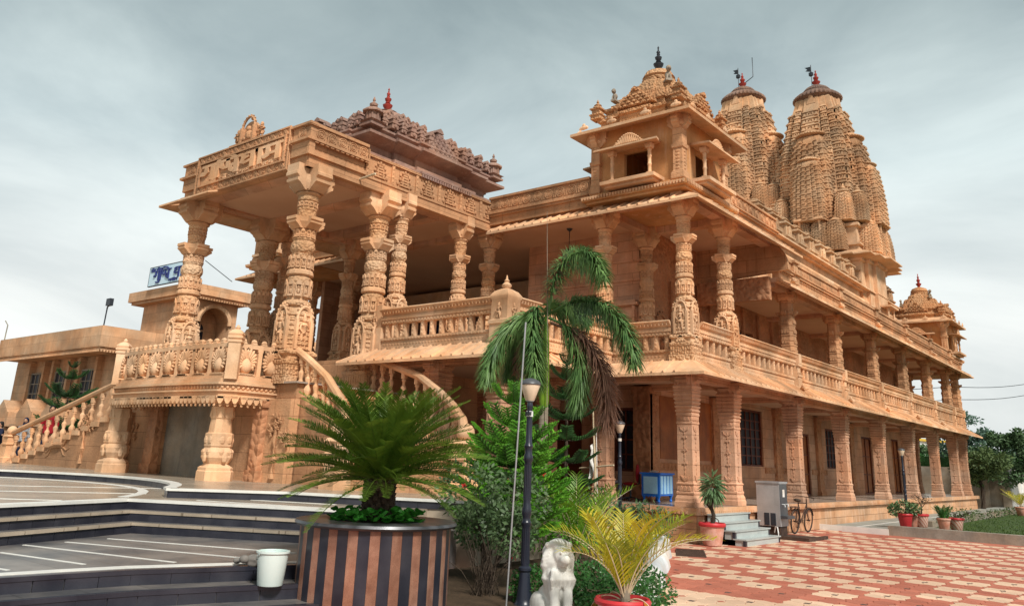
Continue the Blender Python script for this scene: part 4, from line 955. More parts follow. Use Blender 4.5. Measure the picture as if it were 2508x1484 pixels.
# left flight, straight, down to the west
lf = MB(); n = 13; xa, xb = -20.1, -13.0
for i in range(n):
    xx = xa+(xb-xa)*i/n; lf.b(xx, xb, -7.95, -6.2, 1.0+i*.125, 1.0+(i+1)*.125)
LF = lf.o('left_staircase', 'stone', TP)
k = 0
for i in range(13):
    xx = xa+(xb-xa)*(i+.35)/n; z = 1.0+(i+1)*.125
    MB().b(xx-.22,xx+.22,-8.18,-7.9,z-.16,z-.02).o('baluster_block', 'stone2', LF); put(NBM, 'stair_baluster', LF, (xx,-8.05,z-.02))
hr = MB().tube([(xa-.2,-8.05,1.98),(xb+.1,-8.05,1.98+13*.125)], .085, 8); hr.o('handrail', 'stone2', LF)
put(NWM, 'newel_post', LF, (xa-.25,-8.05,1.03)); lwal = MB().prism([(xa-.1,1.0),(xb,1.0),(xb,1.0+12.4*.125),(xa-.1,1.12)], -8.12, -7.9, 'y'); lwal.o('stair_wall', 'stone', LF)
deer = MB().tube([(-.5,0,.35),(0,-.03,.42),(.35,0,.42)], [.06,.1,.08], 6).tube([(.35,0,.42),(.55,-.02,.62),(.68,0,.6)], [.07,.05,.03], 6)
for q in (((-.45,0,.35),(-.7,0,.2),(-.9,0,.25)),((-.4,0,.33),(-.55,0,.12),(-.75,0,.05)),((.3,0,.38),(.6,0,.28),(.8,0,.36)),((.25,0,.36),(.45,0,.15),(.6,0,.12))): deer.tube(q, [.04,.028,.015], 5)
deer.o('relief_deer', 'stone', LF, (-16.6,-8.12,1.25), smooth=50); relief_tree(5).o('relief_tree', 'stone', LF, (-15.0,-8.12,1.2), smooth=50)
# right flight, curving towards the court
outer = [(-6.5,-5.0,4.12),(-5.61,-5.15,3.94),(-4.27,-5.4,3.57),(-3.27,-5.75,3.16),(-2.4,-6.2,2.80),(-1.65,-6.7,2.48),(-1.35,-7.0,2.30)]
inner = [(-6.75,-7.3,4.17),(-6.1,-7.3,3.84),(-5.3,-7.35,3.40),(-4.7,-7.45,2.95),(-4.2,-7.65,2.65),(-3.8,-7.95,2.35),(-3.6,-8.2,2.2)]
def lerp3(P, t):
    f = t*(len(P)-1); i = min(int(f), len(P)-2); return Vector(P[i]).lerp(Vector(P[i+1]), f-i)
rt = MB(); n = 14
for i in range(n):
    t0, t1 = i/n, (i+1)/n; z = 3.27-(i+1)*.158
    a, b, c, d = lerp3(outer,t0), lerp3(outer,t1), lerp3(inner,t1), lerp3(inner,t0)
    rt.prism([(d.x,d.y),(c.x,c.y),(b.x,b.y),(a.x,a.y)], 1.0, z+.158, 'z')
    e_ = (b-a)*.06; rt.prism([(c.x,c.y),(c.x+e_.x,c.y+e_.y),(b.x+e_.x,b.y+e_.y),(b.x,b.y)], z+.10, z+.16, 'z')
RT = rt.o('right_staircase', 'stone', TP)
for P, nm_ in ((outer,'o'),(inner,'i')):
    pts = [lerp3(P, i/24) for i in range(25)]
    MB().tube(pts, .095, 8).o('handrail', 'stone2', RT, smooth=40)
    for i in range(14):
        p = lerp3(P, (i+.5)/14); put(NBM, 'stair_baluster', RT, (p.x, p.y, p.z-.86), 0, (1,1,1.0))
    for i in range(14):
        p, q = lerp3(P, i/14), lerp3(P, (i+1)/14); t = (q-p).normalized()*.0
        a = math.atan2(q.y-p.y, q.x-p.x); l_ = math.hypot(q.x-p.x, q.y-p.y)
        MB().b(0,l_+.02,-.14,.14,1.0,(p.z+q.z)/2-.84).o('stringer_block', 'stone', RT, (p.x,p.y,0), a)
put(NWM, 'newel_post', RT, (-1.25,-7.05,1.05), 0, 1.15); put(NWM, 'newel_post', RT, (-3.55,-8.3,1.05), 0, 1.1)

# ================================================================ CORNER PAVILIONS
def pavilion(x, y, z, full=True):
    b = MB(); H = 1.85; w = 1.35
    b.b(-w-.32,w+.32,-w-.32,w+.32,-.12,.0).b(-w-.22,w+.22,-w-.22,w+.22,-.2,-.12).b(-w-.15,w+.15,-w-.15,w+.15,0,.12)
    t = .14                                     # four walls, each with its opening
    for k in range(4):
        u = MB(); u.b(-w,-.42,-w,-w+t,.12,H+.2); u.b(.42,w-t,-w,-w+t,.12,H+.2); u.b(-.42,.42,-w,-w+t,.12,.42); u.b(-.42,.42,-w,-w+t,1.22,H+.2)
        b.sub(u, Matrix.Rotation(k*math.pi/2, 4, 'Z'))
    b.b(-w+t,w-t,-w+t,w-t,.13,.16); b.b(-w+.02,w-.02,-w+.02,w-.02,H+.1,H+.2)
    P = b.o('corner_pavilion', 'plasterstone', TP, (x, y, z))
    if 'pav' not in M_:
        d = M_['pav'] = {}
        fr_ = MB()
        for k in range(4):
            u = MB(); i = -w-.28
            while i < w+.3: u.prism([(i-.035,0),(i+.035,0),(i+.02,-.09),(i-.02,-.09)], -w-.36, -w-.30, 'y'); i += .095
            fr_.sub(u, Matrix.Rotation(k*math.pi/2, 4, 'Z'))
        d['fr'] = fr_.mesh('cornice_fringe', 'stone2')
        pl_ = MB().sq([(.19,.12),(.19,.28),(.17,.30),(.17,.34),(.14,.36),(.14,1.0),(.17,1.02),(.18,1.12),(.145,1.14),(.14,1.58)])
        for i in range(6):
            for k in range(4): pl_.sub(MB().ball((0,-.14,.42+i*.1), (.07,.02,.04), 6, 4), Matrix.Rotation(k*math.pi/2, 4, 'Z'))
        d['pil'] = pl_.mesh('corner_pilaster', 'stone'); d['cap'] = bracket_capital(1.52, H+.2, .34, .2, .13, False).mesh('capital', 'stone2')
        ja = MB().b(-.86,.86,-.62,0,.16,.26).b(-.78,.78,-.5,0,.08,.16); d['sill'] = ja.mesh('window_sill', 'stone2')
        jr = MB().add([(-.75,0,1.30),(.75,0,1.30),(1.02,-.72,1.16),(-1.02,-.72,1.16),(-.75,0,1.38),(.75,0,1.38),(1.02,-.72,1.21),(-1.02,-.72,1.21)], [(3,2,1,0),(4,5,6,7),(0,1,5,4),(1,2,6,5),(2,3,7,6),(3,0,4,7)])
        d['jroof'] = jr.mesh('window_canopy', 'stone2')
        cr_ = MB()
        for i in range(15):
            a = R(i*12.86); rr = .32
            cr_.tube([(-.45+.06*i,-.52,1.26+.05),( -.45+.06*i+.03,-.5,1.30+.26*max(0,math.sin(a))**1.2)], [.03,.016], 5); cr_.ball((-.45+.063*i,-.5,1.30+.28*math.sin(a)), (.04,.025,.04), 6, 4)
        d['crest'] = cr_.mesh('window_crest', 'stone2')
        d['jcol'] = MB().sq([(.07,.26),(.07,.36)]).lathe([(.06,.36),(.05,.4),(.05,.56),(.062,.58),(.062,.61),(.05,.63),(.05,.8),(.062,.82),(.062,.85),(.05,.87),(.05,.98),(.065,1.02),(.055,1.06)], 10).sq([(.08,1.06),(.1,1.12),(.1,1.2)]).mesh('window_column', 'stone2', smooth=35)
        ev = MB(); e0 = w+.58; ev.sq([(w+.02,H+0.198),(e0,H+0.025),(e0,H+0.112),(w-.1,H+0.422)]); d['eave'] = ev.mesh('pavilion_eave', 'stone2')
        rr = MB(); tiers(rr, [(w+.12,w+.12,H+0.347),(w+.12,w+.12,H+0.521),(w+.2,w+.2,H+0.558),(w+.2,w+.2,H+0.645),(w-.0,w-.0,H+0.719),(w-.0,w-.0,H+0.868),(w+.08,w+.08,H+0.905),(w+.08,w+.08,H+0.992),(w-.15,w-.15,H+1.066),(w-.25,w-.25,H+1.364),(w-.42,w-.42,H+1.401),(w-.5,w-.5,H+1.674),(w-.68,w-.68,H+1.711),(w-.75,w-.75,H+1.922),(.35,.35,H+2.108)], .1)
        d['roof'] = rr.mesh('pavilion_roof', 'stonec')
        d['dome'] = MB().lathe([(.5,H+2.009),(.52,H+2.083),(.44,H+2.133),(.5,H+2.182),(.4,H+2.356),(.2,H+2.443),(.12,H+2.468)], 20).mesh('pavilion_dome', 'stonec', smooth=30)
        ga = MB()
        for i in range(5): q = .62-i*.12; ga.b(-q,q,-.10,.12,i*.13,i*.13+.13)
        for i in range(4):
            for j in range(6-i): ga.prism([((j-(5-i)/2)*.2-.075, i*.13+.02),((j-(5-i)/2)*.2+.075, i*.13+.02),((j-(5-i)/2)*.2+.05, i*.13+.09),((j-(5-i)/2)*.2, i*.13+.125),((j-(5-i)/2)*.2-.05, i*.13+.09)], -.15, -.09, 'y')
        ga.prism([(-.13,.62),(.13,.62),(.1,.74),(0,.82),(-.1,.74)], -.14, .12, 'y').ball((0,-.14,.7), (.06,.04,.06), 6, 4)
        d['gable'] = ga.mesh('pavilion_gable', 'stonec')
        d['ct'] = MB().sq([(.16,0),(.16,.1),(.19,.12),(.19,.16),(.13,.18),(.13,.3),(.18,.32),(.18,.36),(.1,.4),(.1,.44)]).lathe([(.1,.44),(.12,.48),(.03,.55),(.045,.58),(.005,.68)], 8).mesh('corner_turret', 'stonec')
        lo = MB().ball((0,-.05,.22), (.1,.14,.14), 8, 6).ball((0,-.16,.42), (.1,.1,.12), 8, 6).ball((0,-.25,.39), (.06,.07,.06), 6, 4).tube([(-.06,-.14,.2),(-.06,-.18,0)], [.045,.04], 5).tube([(.06,-.14,.2),(.06,-.18,0)], [.045,.04], 5).b(-.12,.12,-.22,.14,-.05,.03)
        d['lion'] = lo.mesh('roof_lion', 'concrete', smooth=60)
        ac = MB().ball((0,0,.06), (.16,.04,.07), 8, 4).ball((-.09,0,.05), (.08,.035,.05), 6, 4).ball((.09,0,.05), (.08,.035,.05), 6, 4).ball((0,0,.14), (.06,.03,.06), 6, 4)
        d['acr'] = ac.mesh('eave_acroterion', 'stone2')
    d = M_['pav']
    put(d['fr'], 'cornice_fringe', P); put(d['eave'], 'pavilion_eave', P); put(d['roof'], 'pavilion_roof', P); put(d['dome'], 'pavilion_dome', P)
    put(KALB if full else KALR, 'kalash_finial', P, (0,0,H+2.443), 0, (.95,.95,.92))
    for sx in (-1,1):
        for sy in (-1,1):
            put(d['pil'], 'corner_pilaster', P, (sx*(w-.02), sy*(w-.02), 0)); put(d['cap'], 'capital', P, (sx*(w-.02), sy*(w-.02), 0)); put(d['ct'], 'corner_turret', P, (sx*1.34, sy*1.34, H+0.645))
    for k in range(4):
        a = k*math.pi/2
        def rp(v): return Matrix.Rotation(a, 4, 'Z') @ Vector(v)
        for nm_, key, v in (('window_sill','sill',(0,-w,0)),('window_canopy','jroof',(0,-w,0)),('window_crest','crest',(0,-w,0)),('window_column','jcol',(-.60,-w-.36,0)),('window_column','jcol',(.60,-w-.36,0)),('pavilion_gable','gable',(0,-w+.0,H+0.769))):
            q = rp(v); put(d[key], nm_, P, q, a, (1,1,.72) if key == 'gable' else None)
        for u in (-1.5,-.55,.55,1.5): q = rp((u,-w-.5,H+0.198)); put(d['acr'], 'eave_acroterion', P, q, a)
        q = rp((.62,-.62,H+1.686)); k == 0 and put(d['lion'], 'roof_lion', P, q, a+R(45), .85)
    q = P
    put(d['lion'], 'roof_lion', P, (-.8,-1.2,H+1.178), 0, .7)
M_ = {}
pavilion(-1.18, .93, 9.10); pavilion(-1.25, 33.4, 8.35, False); pavilion(-17.9, .93, 9.10, False)

# ================================================================ SPIRES
def ratha(k=1.0):                               # five-fold projecting square plan, half side 1
    s = [(1,-.34),(1,.34),(.93,.34),(.93,.62),(.86,.62),(.86,.86),(.62,.86),(.62,.93),(.34,.93),(.34,1)]
    P = list(s)
    for q in range(3): s = [(-y, x) for x, y in s]; P += s
    return P
RAT = ratha()
def curve(t, top=.56): return top+(1-top)*(1-t**2.1)
def spire_mesh(hw, h, rows, top, mname, blocks=True):
    m = MB(); pr = []
    n = 14
    for i in range(n+1): t = i/n; pr.append((hw*curve(t, top), h*t))
    pr += [(hw*top*.92, h*1.04), (hw*top*.6, h*1.08)]
    m.loft(RAT, pr)
    if blocks:
        for s in range(4):
            u = MB()
            for r in range(rows):
                t0, t1 = r/rows*.97, (r+.93)/rows*.97; c0_, c1_ = hw*curve(t0, top), hw*curve(t1, top); dh = h*(t1-t0)
                for lx, lw_, ly in ((-.74,.095,.86),(-.48,.10,.93),(-.18,.115,1),(.18,.115,1),(.48,.10,.93),(.74,.095,.86)):
                    xm, w_ = lx*c0_, lw_*c0_*(1.0+.12*((r*7+int(lx*50)) % 3-1)); y0_ = -ly*c0_; z0_ = h*t0+(.45*dh if abs(abs(lx)-.48) < .01 else 0)
                    u.b(xm-w_,xm+w_,y0_-hw*.045,-ly*c1_+.05,z0_,z0_+dh*.46); u.b(xm-w_*1.12,xm+w_*1.12,y0_-hw*.085,-ly*c1_+.05,z0_+dh*.55,z0_+dh*.76); u.b(xm-w_*.62,xm+w_*.62,y0_-hw*.06,-ly*c1_+.05,z0_+dh*.80,z0_+dh*.97)
            m.sub(u, Matrix.Rotation(s*math.pi/2, 4, 'Z'))
    a = MB(); ra = hw*top*1.0
    return m.mesh('half_spire', mname)
def amalaka(r, h, mk='tower'):                              # ribbed cushion disc
    m = MB(); n = 72
    def ring(rr, z, amp): return [(rr*(1+amp*(1 if i % 2 else -1))*math.cos(2*math.pi*i/n), rr*(1+amp*(1 if i % 2 else -1))*math.sin(2*math.pi*i/n), z) for i in range(n)]
    m.rings([ring(r*.72,0,.0),ring(r*.86,h*.06,.02),ring(r*1.0,h*.16,.03),ring(r*1.0,h*.24,.03),ring(r*.86,h*.40,.02),ring(r*.66,h*.55,.0),ring(r*.56,h*.58,.0),ring(r*.58,h*.66,.02),ring(r*.46,h*.82,.02),ring(r*.28,h*.95,0),ring(r*.12,h,0)])
    return m.mesh('amalaka', mk)
HW, HH, ZB = 2.2, 6.9, 16.6
core = MB(); pr = [(HW*curve(i/16,.57), HH*i/16) for i in range(17)]+[(HW*.55,HH*1.045),(HW*.42,HH*1.09)]
core.loft(RAT, pr); CORE = core.mesh('spire', 'tower')
bk = MB().b(-.48,.48,-.26,.3,0,.10).b(-.44,.44,-.12,.3,.10,.56).b(-.44,-.30,-.2,.3,.12,.5).b(.30,.44,-.2,.3,.12,.5).b(-.30,.30,-.2,.3,.12,.17).b(-.22,-.13,-.24,.3,.17,.42).b(.13,.22,-.24,.3,.17,.42).b(-.22,.22,-.24,.3,.42,.5).b(-.06,.06,-.19,.3,.17,.34)
bk.b(-.50,.50,-.30,.3,.60,.70).b(-.46,.46,-.24,.3,.73,.80).b(-.26,.26,-.20,.3,.83,.95)
BKM = bk.mesh('carved_block', 'tower')
AM = amalaka(1.42, 1.25, 'amalaka'); US1 = spire_mesh(1.32, 5.0, 13, .62, 'tower'); US2 = spire_mesh(.98, 3.5, 12, .66, 'tower'); US3 = spire_mesh(.5, 1.6, 8, .6, 'tower'); AM1 = amalaka(.95, .55); AM2 = amalaka(.70, .42); AM3 = amalaka(.36,.26)
spk = MB().prism([(-.5,0),(.5,0),(.28,.45),(0,1.0),(-.28,.45)], -.08, .3, 'y').mesh('neck_spike', 'stone2')
POTM = MB().lathe([(.08,0),(.22,.1),(.24,.2),(.1,.3),(.05,.36),(.1,.42),(.02,.58)], 12).mesh('pot_finial', 'tower', smooth=40)
FLAG = MB().prism([(0,.0),(-.45,.22),(-.28,.28),(-.5,.52),(0,.42)], -.02, .02, 'y').b(-.12,.14,-.1,.1,-.32,-.06).tube([(.03,0,-1.5),(.03,0,.55)], .028, 6)
FLG = FLAG.mesh('metal_flag', 'darkmetal')
def shikhara(cx, cy, zb, rod=False, s=1.0, front=True):
    S = put(CORE, 'spire', TP, (cx, cy, zb), 0, s)
    rows = 13
    for fc in range(4):
        if fc == 2: continue
        a = fc*math.pi/2
        for r in range(rows):
            t0 = r/rows*.92; c = HW*curve(t0, .57); c1 = HW*curve((r+1)/rows*.92, .57); tilt = math.atan2(c-c1, HH/rows*.92)
            for lx, lw_, ly in ((-.74,.24,.86),(-.48,.24,.93),(0,.6,1),(.48,.24,.93),(.74,.24,.86)):
                if lx == 0 and r < 10: continue
                if (fc in (0,1)) or lx in (-.74,.74):
                    if fc == 3 and lx == .48: continue
                    p = Matrix.Rotation(a, 4, 'Z') @ Vector((lx*c, -ly*c, HH*t0+(.22 if abs(lx) == .48 else 0)))
                    put(BKM, 'carved_block', S, p, 0, (lw_*c, .55, HH/rows*.92), (-tilt*.9, 0, a) if fc % 2 == 0 else Matrix.Rotation(a, 3, 'Z').to_4x4().to_euler()) 
    put(AM, 'amalaka', S, (0,0,HH*1.05)); put(KALR, 'kalash_finial', S, (0,0,HH*1.05+1.2), 0, (1.5,1.5,1.2))
    for k in range(4):
        a = k*math.pi/2; p = Matrix.Rotation(a, 4, 'Z') @ Vector((0,-HW*.56,HH*.99)); put(spk, 'neck_spike', S, p, a, (.55,.8,.8))
        if k == 2: continue
        for us, am, d, dz, tp in ((US1,AM1,1.55,-.9,5.0),(US2,AM2,2.35,-1.1,3.5)):
            p = Matrix.Rotation(a, 4, 'Z') @ Vector((0,-d,dz)); put(us, 'half_spire', S, p, a)
            q = p+Vector((0,0,tp*1.06)); put(am, 'small_amalaka', S, q); put(POTM, 'pot_finial', S, q+Vector((0,0,.34 if am is AM1 else .26)), 0, 1.1 if am is AM1 else .8)
        for u in (-1.75,1.75):
            p = Matrix.Rotation(a, 4, 'Z') @ Vector((u,-2.35,-1.15)); put(US3, 'half_spire', S, p, a, 1.0); put(AM3, 'small_amalaka', S, p+Vector((0,0,1.65))); put(POTM, 'pot_finial', S, p+Vector((0,0,1.85)), 0, .6)
    put(FLG, 'metal_flag', S, (-.25,-.1,HH*1.05+2.25), R(-20), .85)
    if rod: MB().tube([(.2,0,HH+1.9),(.75,0,HH+2.2),(.75,0,HH+3.6)], .03, 5).o('lightning_rod', 'darkmetal', S)
    return S
def sanctum(cx, cy, z0, zb):                    # storeyed wall under a spire
    b = MB(); w = 2.75
    def pr(f): return [(f[0]*x, f[0]*y) for x, y in RAT]
    P = [(w*1.12,z0),(w*1.12,z0+.5),(w*1.06,z0+.55),(w*1.0,z0+.8),(w,zb-3.5),(w*1.05,zb-3.45),(w*1.05,zb-3.3),(w*1.32,zb-3.25),(w*1.32,zb-3.18),(w*1.0,zb-2.85),(w*.98,zb-2.6),(w*1.04,zb-2.55),(w*1.04,zb-2.45),(w*.95,zb-2.4),(w*.95,zb-1.5),(w*1.02,zb-1.45),(w*1.02,zb-1.3),(w*.9,zb-1.2),(w*.86,zb-.6),(w*.8,zb+.05)]
    b.loft(RAT, P, (cx, cy)); o = b.o('sanctum_wall', 'stone2', TP)
    for z in (z0+1.6, z0+2.4, z0+3.2): MB().loft(RAT, [(w*1.012,z),(w*1.012,z+.06)], (cx,cy)).o('string_course', 'stone2', o)
    for a in (0, math.pi/2):
        for u in (-1.3,-.45,.45,1.3):
            p = Matrix.Rotation(a, 4, 'Z') @ Vector((u,-w*.98,0)); put(US3, 'half_spire', o, (cx+p.x, cy+p.y, zb-2.9), a, 1.05); put(AM3, 'small_amalaka', o, (cx+p.x, cy+p.y, zb-1.2)); put(POTM, 'pot_finial', o, (cx+p.x, cy+p.y, zb-1.0), 0, .6)
        p = Matrix.Rotation(a, 4, 'Z') @ Vector((0,-w*1.08,0))
        j = MB().b(-.7,.7,-.25,.4,0,.12).b(-.8,.8,-.35,.4,1.5,1.6)
        for u in (-.55,.55): j.lathe([(.09,.12),(.06,.3),(.06,.7),(.08,.75),(.06,.8),(.06,1.3),(.1,1.5)], 8, (u,-.12))
        for zz in (z0+1.0, zb-2.6+.05): j.o('balcony_window', 'stone2', o, (cx+p.x, cy+p.y, zz), a)
    return o
sanctum(-4.75, 28, 8.0, 16.3); shikhara(-4.75, 28, 16.3)
sanctum(-9.75, 28.6, 8.0, 17.8); shikhara(-9.75, 28.6, 17.8, True)
# ================================================================ GROUND, PAVING, PLAZA STEPS
struct(MB().b(-900,900,-60,1500,-.4,-.06).o('ground', 'ground'))
# ---- two-colour interlocking pavers
CELL = .5825; PX, PY = 3.613, -5.452
PAVE = struct(MB().b(-3,26,-22,8.35,-.06,-.012).o('paving', 'pave_red'))
def wavy(c, s, a=.028, n=4):
    P = []; h = s/2
    for k in range(4):
        ca, sa = math.cos(k*math.pi/2), math.sin(k*math.pi/2)
        for i in range(n):
            t = i/n; u, v = -h+s*t, -h+a*math.sin(2*math.pi*t)*(1 if k % 2 == 0 else -1)
            P.append((c[0]+u*ca-v*sa, c[1]+u*sa+v*ca))
    return P
def paver(b, cx, cy, s, dz=0):
    P = wavy((cx, cy), s-.008)
    b.rings([[(x, y, -.02) for x, y in P], [(x, y, -.003+dz) for x, y in P], [(cx+(x-cx)*.97, cy+(y-cy)*.97, .002+dz) for x, y in P]], 0, False, True)
pvm = {}
for k in ('pave_red', 'pave_cream'):
    b = MB(); paver(b, 0, 0, CELL/2); pvm[k] = b.mesh('paver', k)
dot = MB().b(-.038,.038,-.038,.038,-.01,.0045).mesh('paver_dot', 'pave_dark')
BEDR = [(5.35,-12.6),(4.45,-10.6),(3.53,-8.54),(2.35,-6.06),(1.1,-3.6),(-.2,-1.2),(-.9,-.42)]
def bed_x(y):
    for (x0, y0), (x1, y1) in zip(BEDR[:-1], BEDR[1:]):
        if y0 <= y <= y1: return x0+(x1-x0)*(y-y0)/(y1-y0)
    return 5.6 if y < -12 else -99
l0, l1 = at(2083.7,1468,'z',0), at(2303.6,1486,'z',0); ld = (l1-l0).to_2d().normalized(); ln = Vector((ld.y, -ld.x))
if ln.dot((CAM-l0).to_2d()) < 0: ln = -ln
cand = []
for i in range(-8, 40):
    for j in range(-30, 25):
        cx, cy = PX+i*CELL, PY+j*CELL
        if not (-.2 < cx < 25 and -17.5 < cy < 8.1): continue
        if cx < bed_x(cy)+.25 or (cx < .5 and cy > -.6): continue
        if cx > 1.2 and cy > 7.9: continue
        v = Vector((cx, cy, 0))-CAM; dep = v.dot(cf)
        if dep < 3 or abs(v.dot(cr)/dep) > 1.15 or dep > 40: continue
        s_ = (Vector((cx, cy))-l0.to_2d()).dot(ln)
        col = ('pave_cream' if (i+j) % 2 == 0 else 'pave_red') if s_ < -.1 else ('pave_red' if s_ < .55 else 'pave_cream')
        if rnd.random() < .03: col = 'pave_red' if col == 'pave_cream' else col
        cand.append((dep, cx, cy, col, (i+j) % 2 == 0))
cand.sort()
rest = {'pave_red': MB(), 'pave_cream': MB()}; nd = 0; kk = 0; dots = MB()
for dep, cx, cy, col, ev in cand:
    v = Vector((cx, cy, 0))-CAM; py_ = CY-FPX*v.dot(cu)/v.dot(cf)
    for sx in (-1, 1):
        for sy in (-1, 1):
            x, y = cx+sx*CELL/4, cy+sy*CELL/4; dz = rnd.uniform(-.0015,.0015)
            if kk < 300 and py_ < 1500: put(pvm[col], 'paver', PAVE, (x, y, dz)); kk += 1
            else: paver(rest[col], x, y, CELL/2, dz)
    if ev:
        for sx, sy in ((1,1),(1,-1)):
            qx, qy = cx+sx*CELL/2, cy+sy*CELL/2; hd_ = .062
            rest['pave_red'].rings([[(qx+hd_*math.cos(k*R(45))*(1 if k % 2 == 0 else .62), qy+hd_*math.sin(k*R(45))*(1 if k % 2 == 0 else .62), z) for k in range(8)] for z in (-.015,.0045)], 0, False, True)
    if ev: dots.b(cx-.042,cx+.042,cy-.042,cy+.042,-.01,.0045)
for k, b in rest.items(): stuff(b.o('paver_field', k, PAVE))
stuff(dots.o('paver_dots', 'pave_dark', PAVE))
gr = MB().b(-.7,.7,-.3,-.27,0,.02).b(-.7,.7,.27,.3,0,.02)
for i in range(23): gr.b(-.7+i*.0625,-.672+i*.0625,-.27,.27,0,.018)
tag(gr.o('drain_grate', 'rust', None, (1.3,-2.6,.004), R(-62)), 'rusty slotted drain grate set flush in the paving', 'grate')

# ---- garden bed and its whitewashed kerb
bed = [(2.6,-12.9),(5.3,-13.2)] + [(x-.15, y) for x, y in BEDR] + [(-2.0,-.42),(-2.0,-5.5),(.3,-5.5),(.35,-9.6),(1.2,-10.2)]
bm0 = MB(); gx = []
struct(MB().prism(bed, -.05, .05, 'z').o('garden_soil', 'soil'))
kb = MB(); rs = []
for i in range(25):
    t = i/24*5; a = min(int(t), 4); f = t-a; P = BEDR[a:a+2]
    x, y = P[0][0]+(P[1][0]-P[0][0])*f, P[0][1]+(P[1][1]-P[0][1])*f
    w = .17+.03*math.sin(i*1.7); h = .23+.03*math.sin(i*2.3)
    d = Vector((BEDR[a+1][0]-BEDR[a][0], BEDR[a+1][1]-BEDR[a][1])).normalized(); n_ = Vector((d.y, -d.x))
    rs.append([(x+n_.x*u*w*1.1, y+n_.y*u*w*1.1, z) for u, z in ((1.25,-.02),(1.1,h*.5),(.8,h*.9),(.3,h*1.05),(-.4,h),(-.9,h*.85),(-1.1,h*.4),(-1.2,-.02))])
kb.rings(rs); tag(kb.o('garden_kerb', 'white', None, smooth=60), 'rounded whitewashed kerb curving along the right edge of the flower bed', 'kerb')

# ---- plaza: circular deck, platform and black granite steps
PZ = thing('plaza_steps', 'broad black granite and marble steps with circular deck before the porch', 'steps')
def zq(x, y, z): return at((1300*x/2508)/1.6077, (1700+1300/2508*y)/1.6077, 'z', z)
arc = [(-9+6.85*math.cos(R(a)), -16.5+6.85*math.sin(R(a))) for a in range(176, 45, -6)]
plat = [(-60,-16.0)] + [(-16.2,-16.0)] + arc + [(-4.15,-11.45),(-2.8,-9.9),(-2.1,-9.62),(-.6,-8.9),(.3,-8.4),(.3,-5.45),(-7.3,-5.45),(-7.3,-4.2),(-60,-4.2)]
PF = MB().prism(plat, 0, 1.05, 'z').o('platform', 'deck', PZ)
nR, nL = Vector((.49,-.872)), Vector((.93,.368)); dR, dL = Vector((.872,.49)), Vector((.368,-.93))
K1 = Vector((-3.9,-12.3)); off_ = Vector((1.26,-.44))
def stepline(k, w=4.7, lft=7): c = K1+off_*(.3*k); return [c+dL*lft, c, c+dR*w]
def slabpoly(k): l = stepline(k); return [tuple(l[0]), tuple(l[1]), tuple(l[2]), (l[2].x-2.2, l[2].y+4), (-14,-9.5), (-17,-16.5), (-9,-22)]
MB().prism(slabpoly(0), 0, .90, 'z').o('deck', 'deck', PZ)
for k, z in ((1,.75),(2,.60)): MB().prism(slabpoly(k), 0, z, 'z').o('step', 'darkfloor', PZ)
E1 = [zq(-900,1170,.45), zq(0,1110,.45), zq(500,1078,.45), zq(1000,1050,.45), zq(1600,1030,.45), zq(2240,1010,.45), zq(2700,1005,.45)]
E1 = [Vector((p.x, p.y)) for p in E1]
def offs(P, d):
    q = []
    for i, p in enumerate(P):
        t = (P[min(i+1,len(P)-1)]-P[max(i-1,0)]).normalized(); q.append(p+Vector((t.y,-t.x))*d)
    return q
def lowpoly(d): e_ = offs(E1, d); return [tuple(p) for p in e_] + [(.9,-10.2),(-3,-11),(-8,-18),(-6,-24)]
MB().prism(lowpoly(0), 0, .45, 'z').o('landing', 'darkfloor', PZ)
MB().prism(lowpoly(.42), 0, .30, 'z').o('step', 'darkfloor', PZ); MB().prism(lowpoly(.84), 0, .15, 'z').o('step', 'darkfloor', PZ)
TL = {}
def risers(P, z0, z1, mt='blackstone', w=.36):
    P = [Vector(p) for p in P]
    for a, b in zip(P[:-1], P[1:]):
        l_ = (b-a).length; n = max(1, round(l_/w)); t = (b-a)/l_; an = math.atan2(t.y, t.x)
        for i in range(n):
            L_ = round(l_/n-.006, 2); key = (L_, round(z1-z0,3), mt)
            if key not in TL: TL[key] = MB().b(0,L_,-.022,-.002,0,z1-z0).mesh('riser_tile', mt)
            p = a+t*(i*l_/n); put(TL[key], 'riser_tile', PZ, (p.x, p.y, z0), an)
def nosing(P, z, mt='marble', w=.10, t=.035, nm='nosing', over=.05):
    P = [Vector(p) for p in P]; a = offs(P, over); b = offs(P, -w)
    for i in range(len(P)-1):
        MB().add([(*a[i],z-t),(*a[i+1],z-t),(*b[i+1],z-t),(*b[i],z-t),(*a[i],z+.006),(*a[i+1],z+.006),(*b[i+1],z+.006),(*b[i],z+.006)], [(3,2,1,0),(4,5,6,7),(0,1,5,4),(1,2,6,5),(2,3,7,6),(3,0,4,7)]).o(nm, mt, PZ)
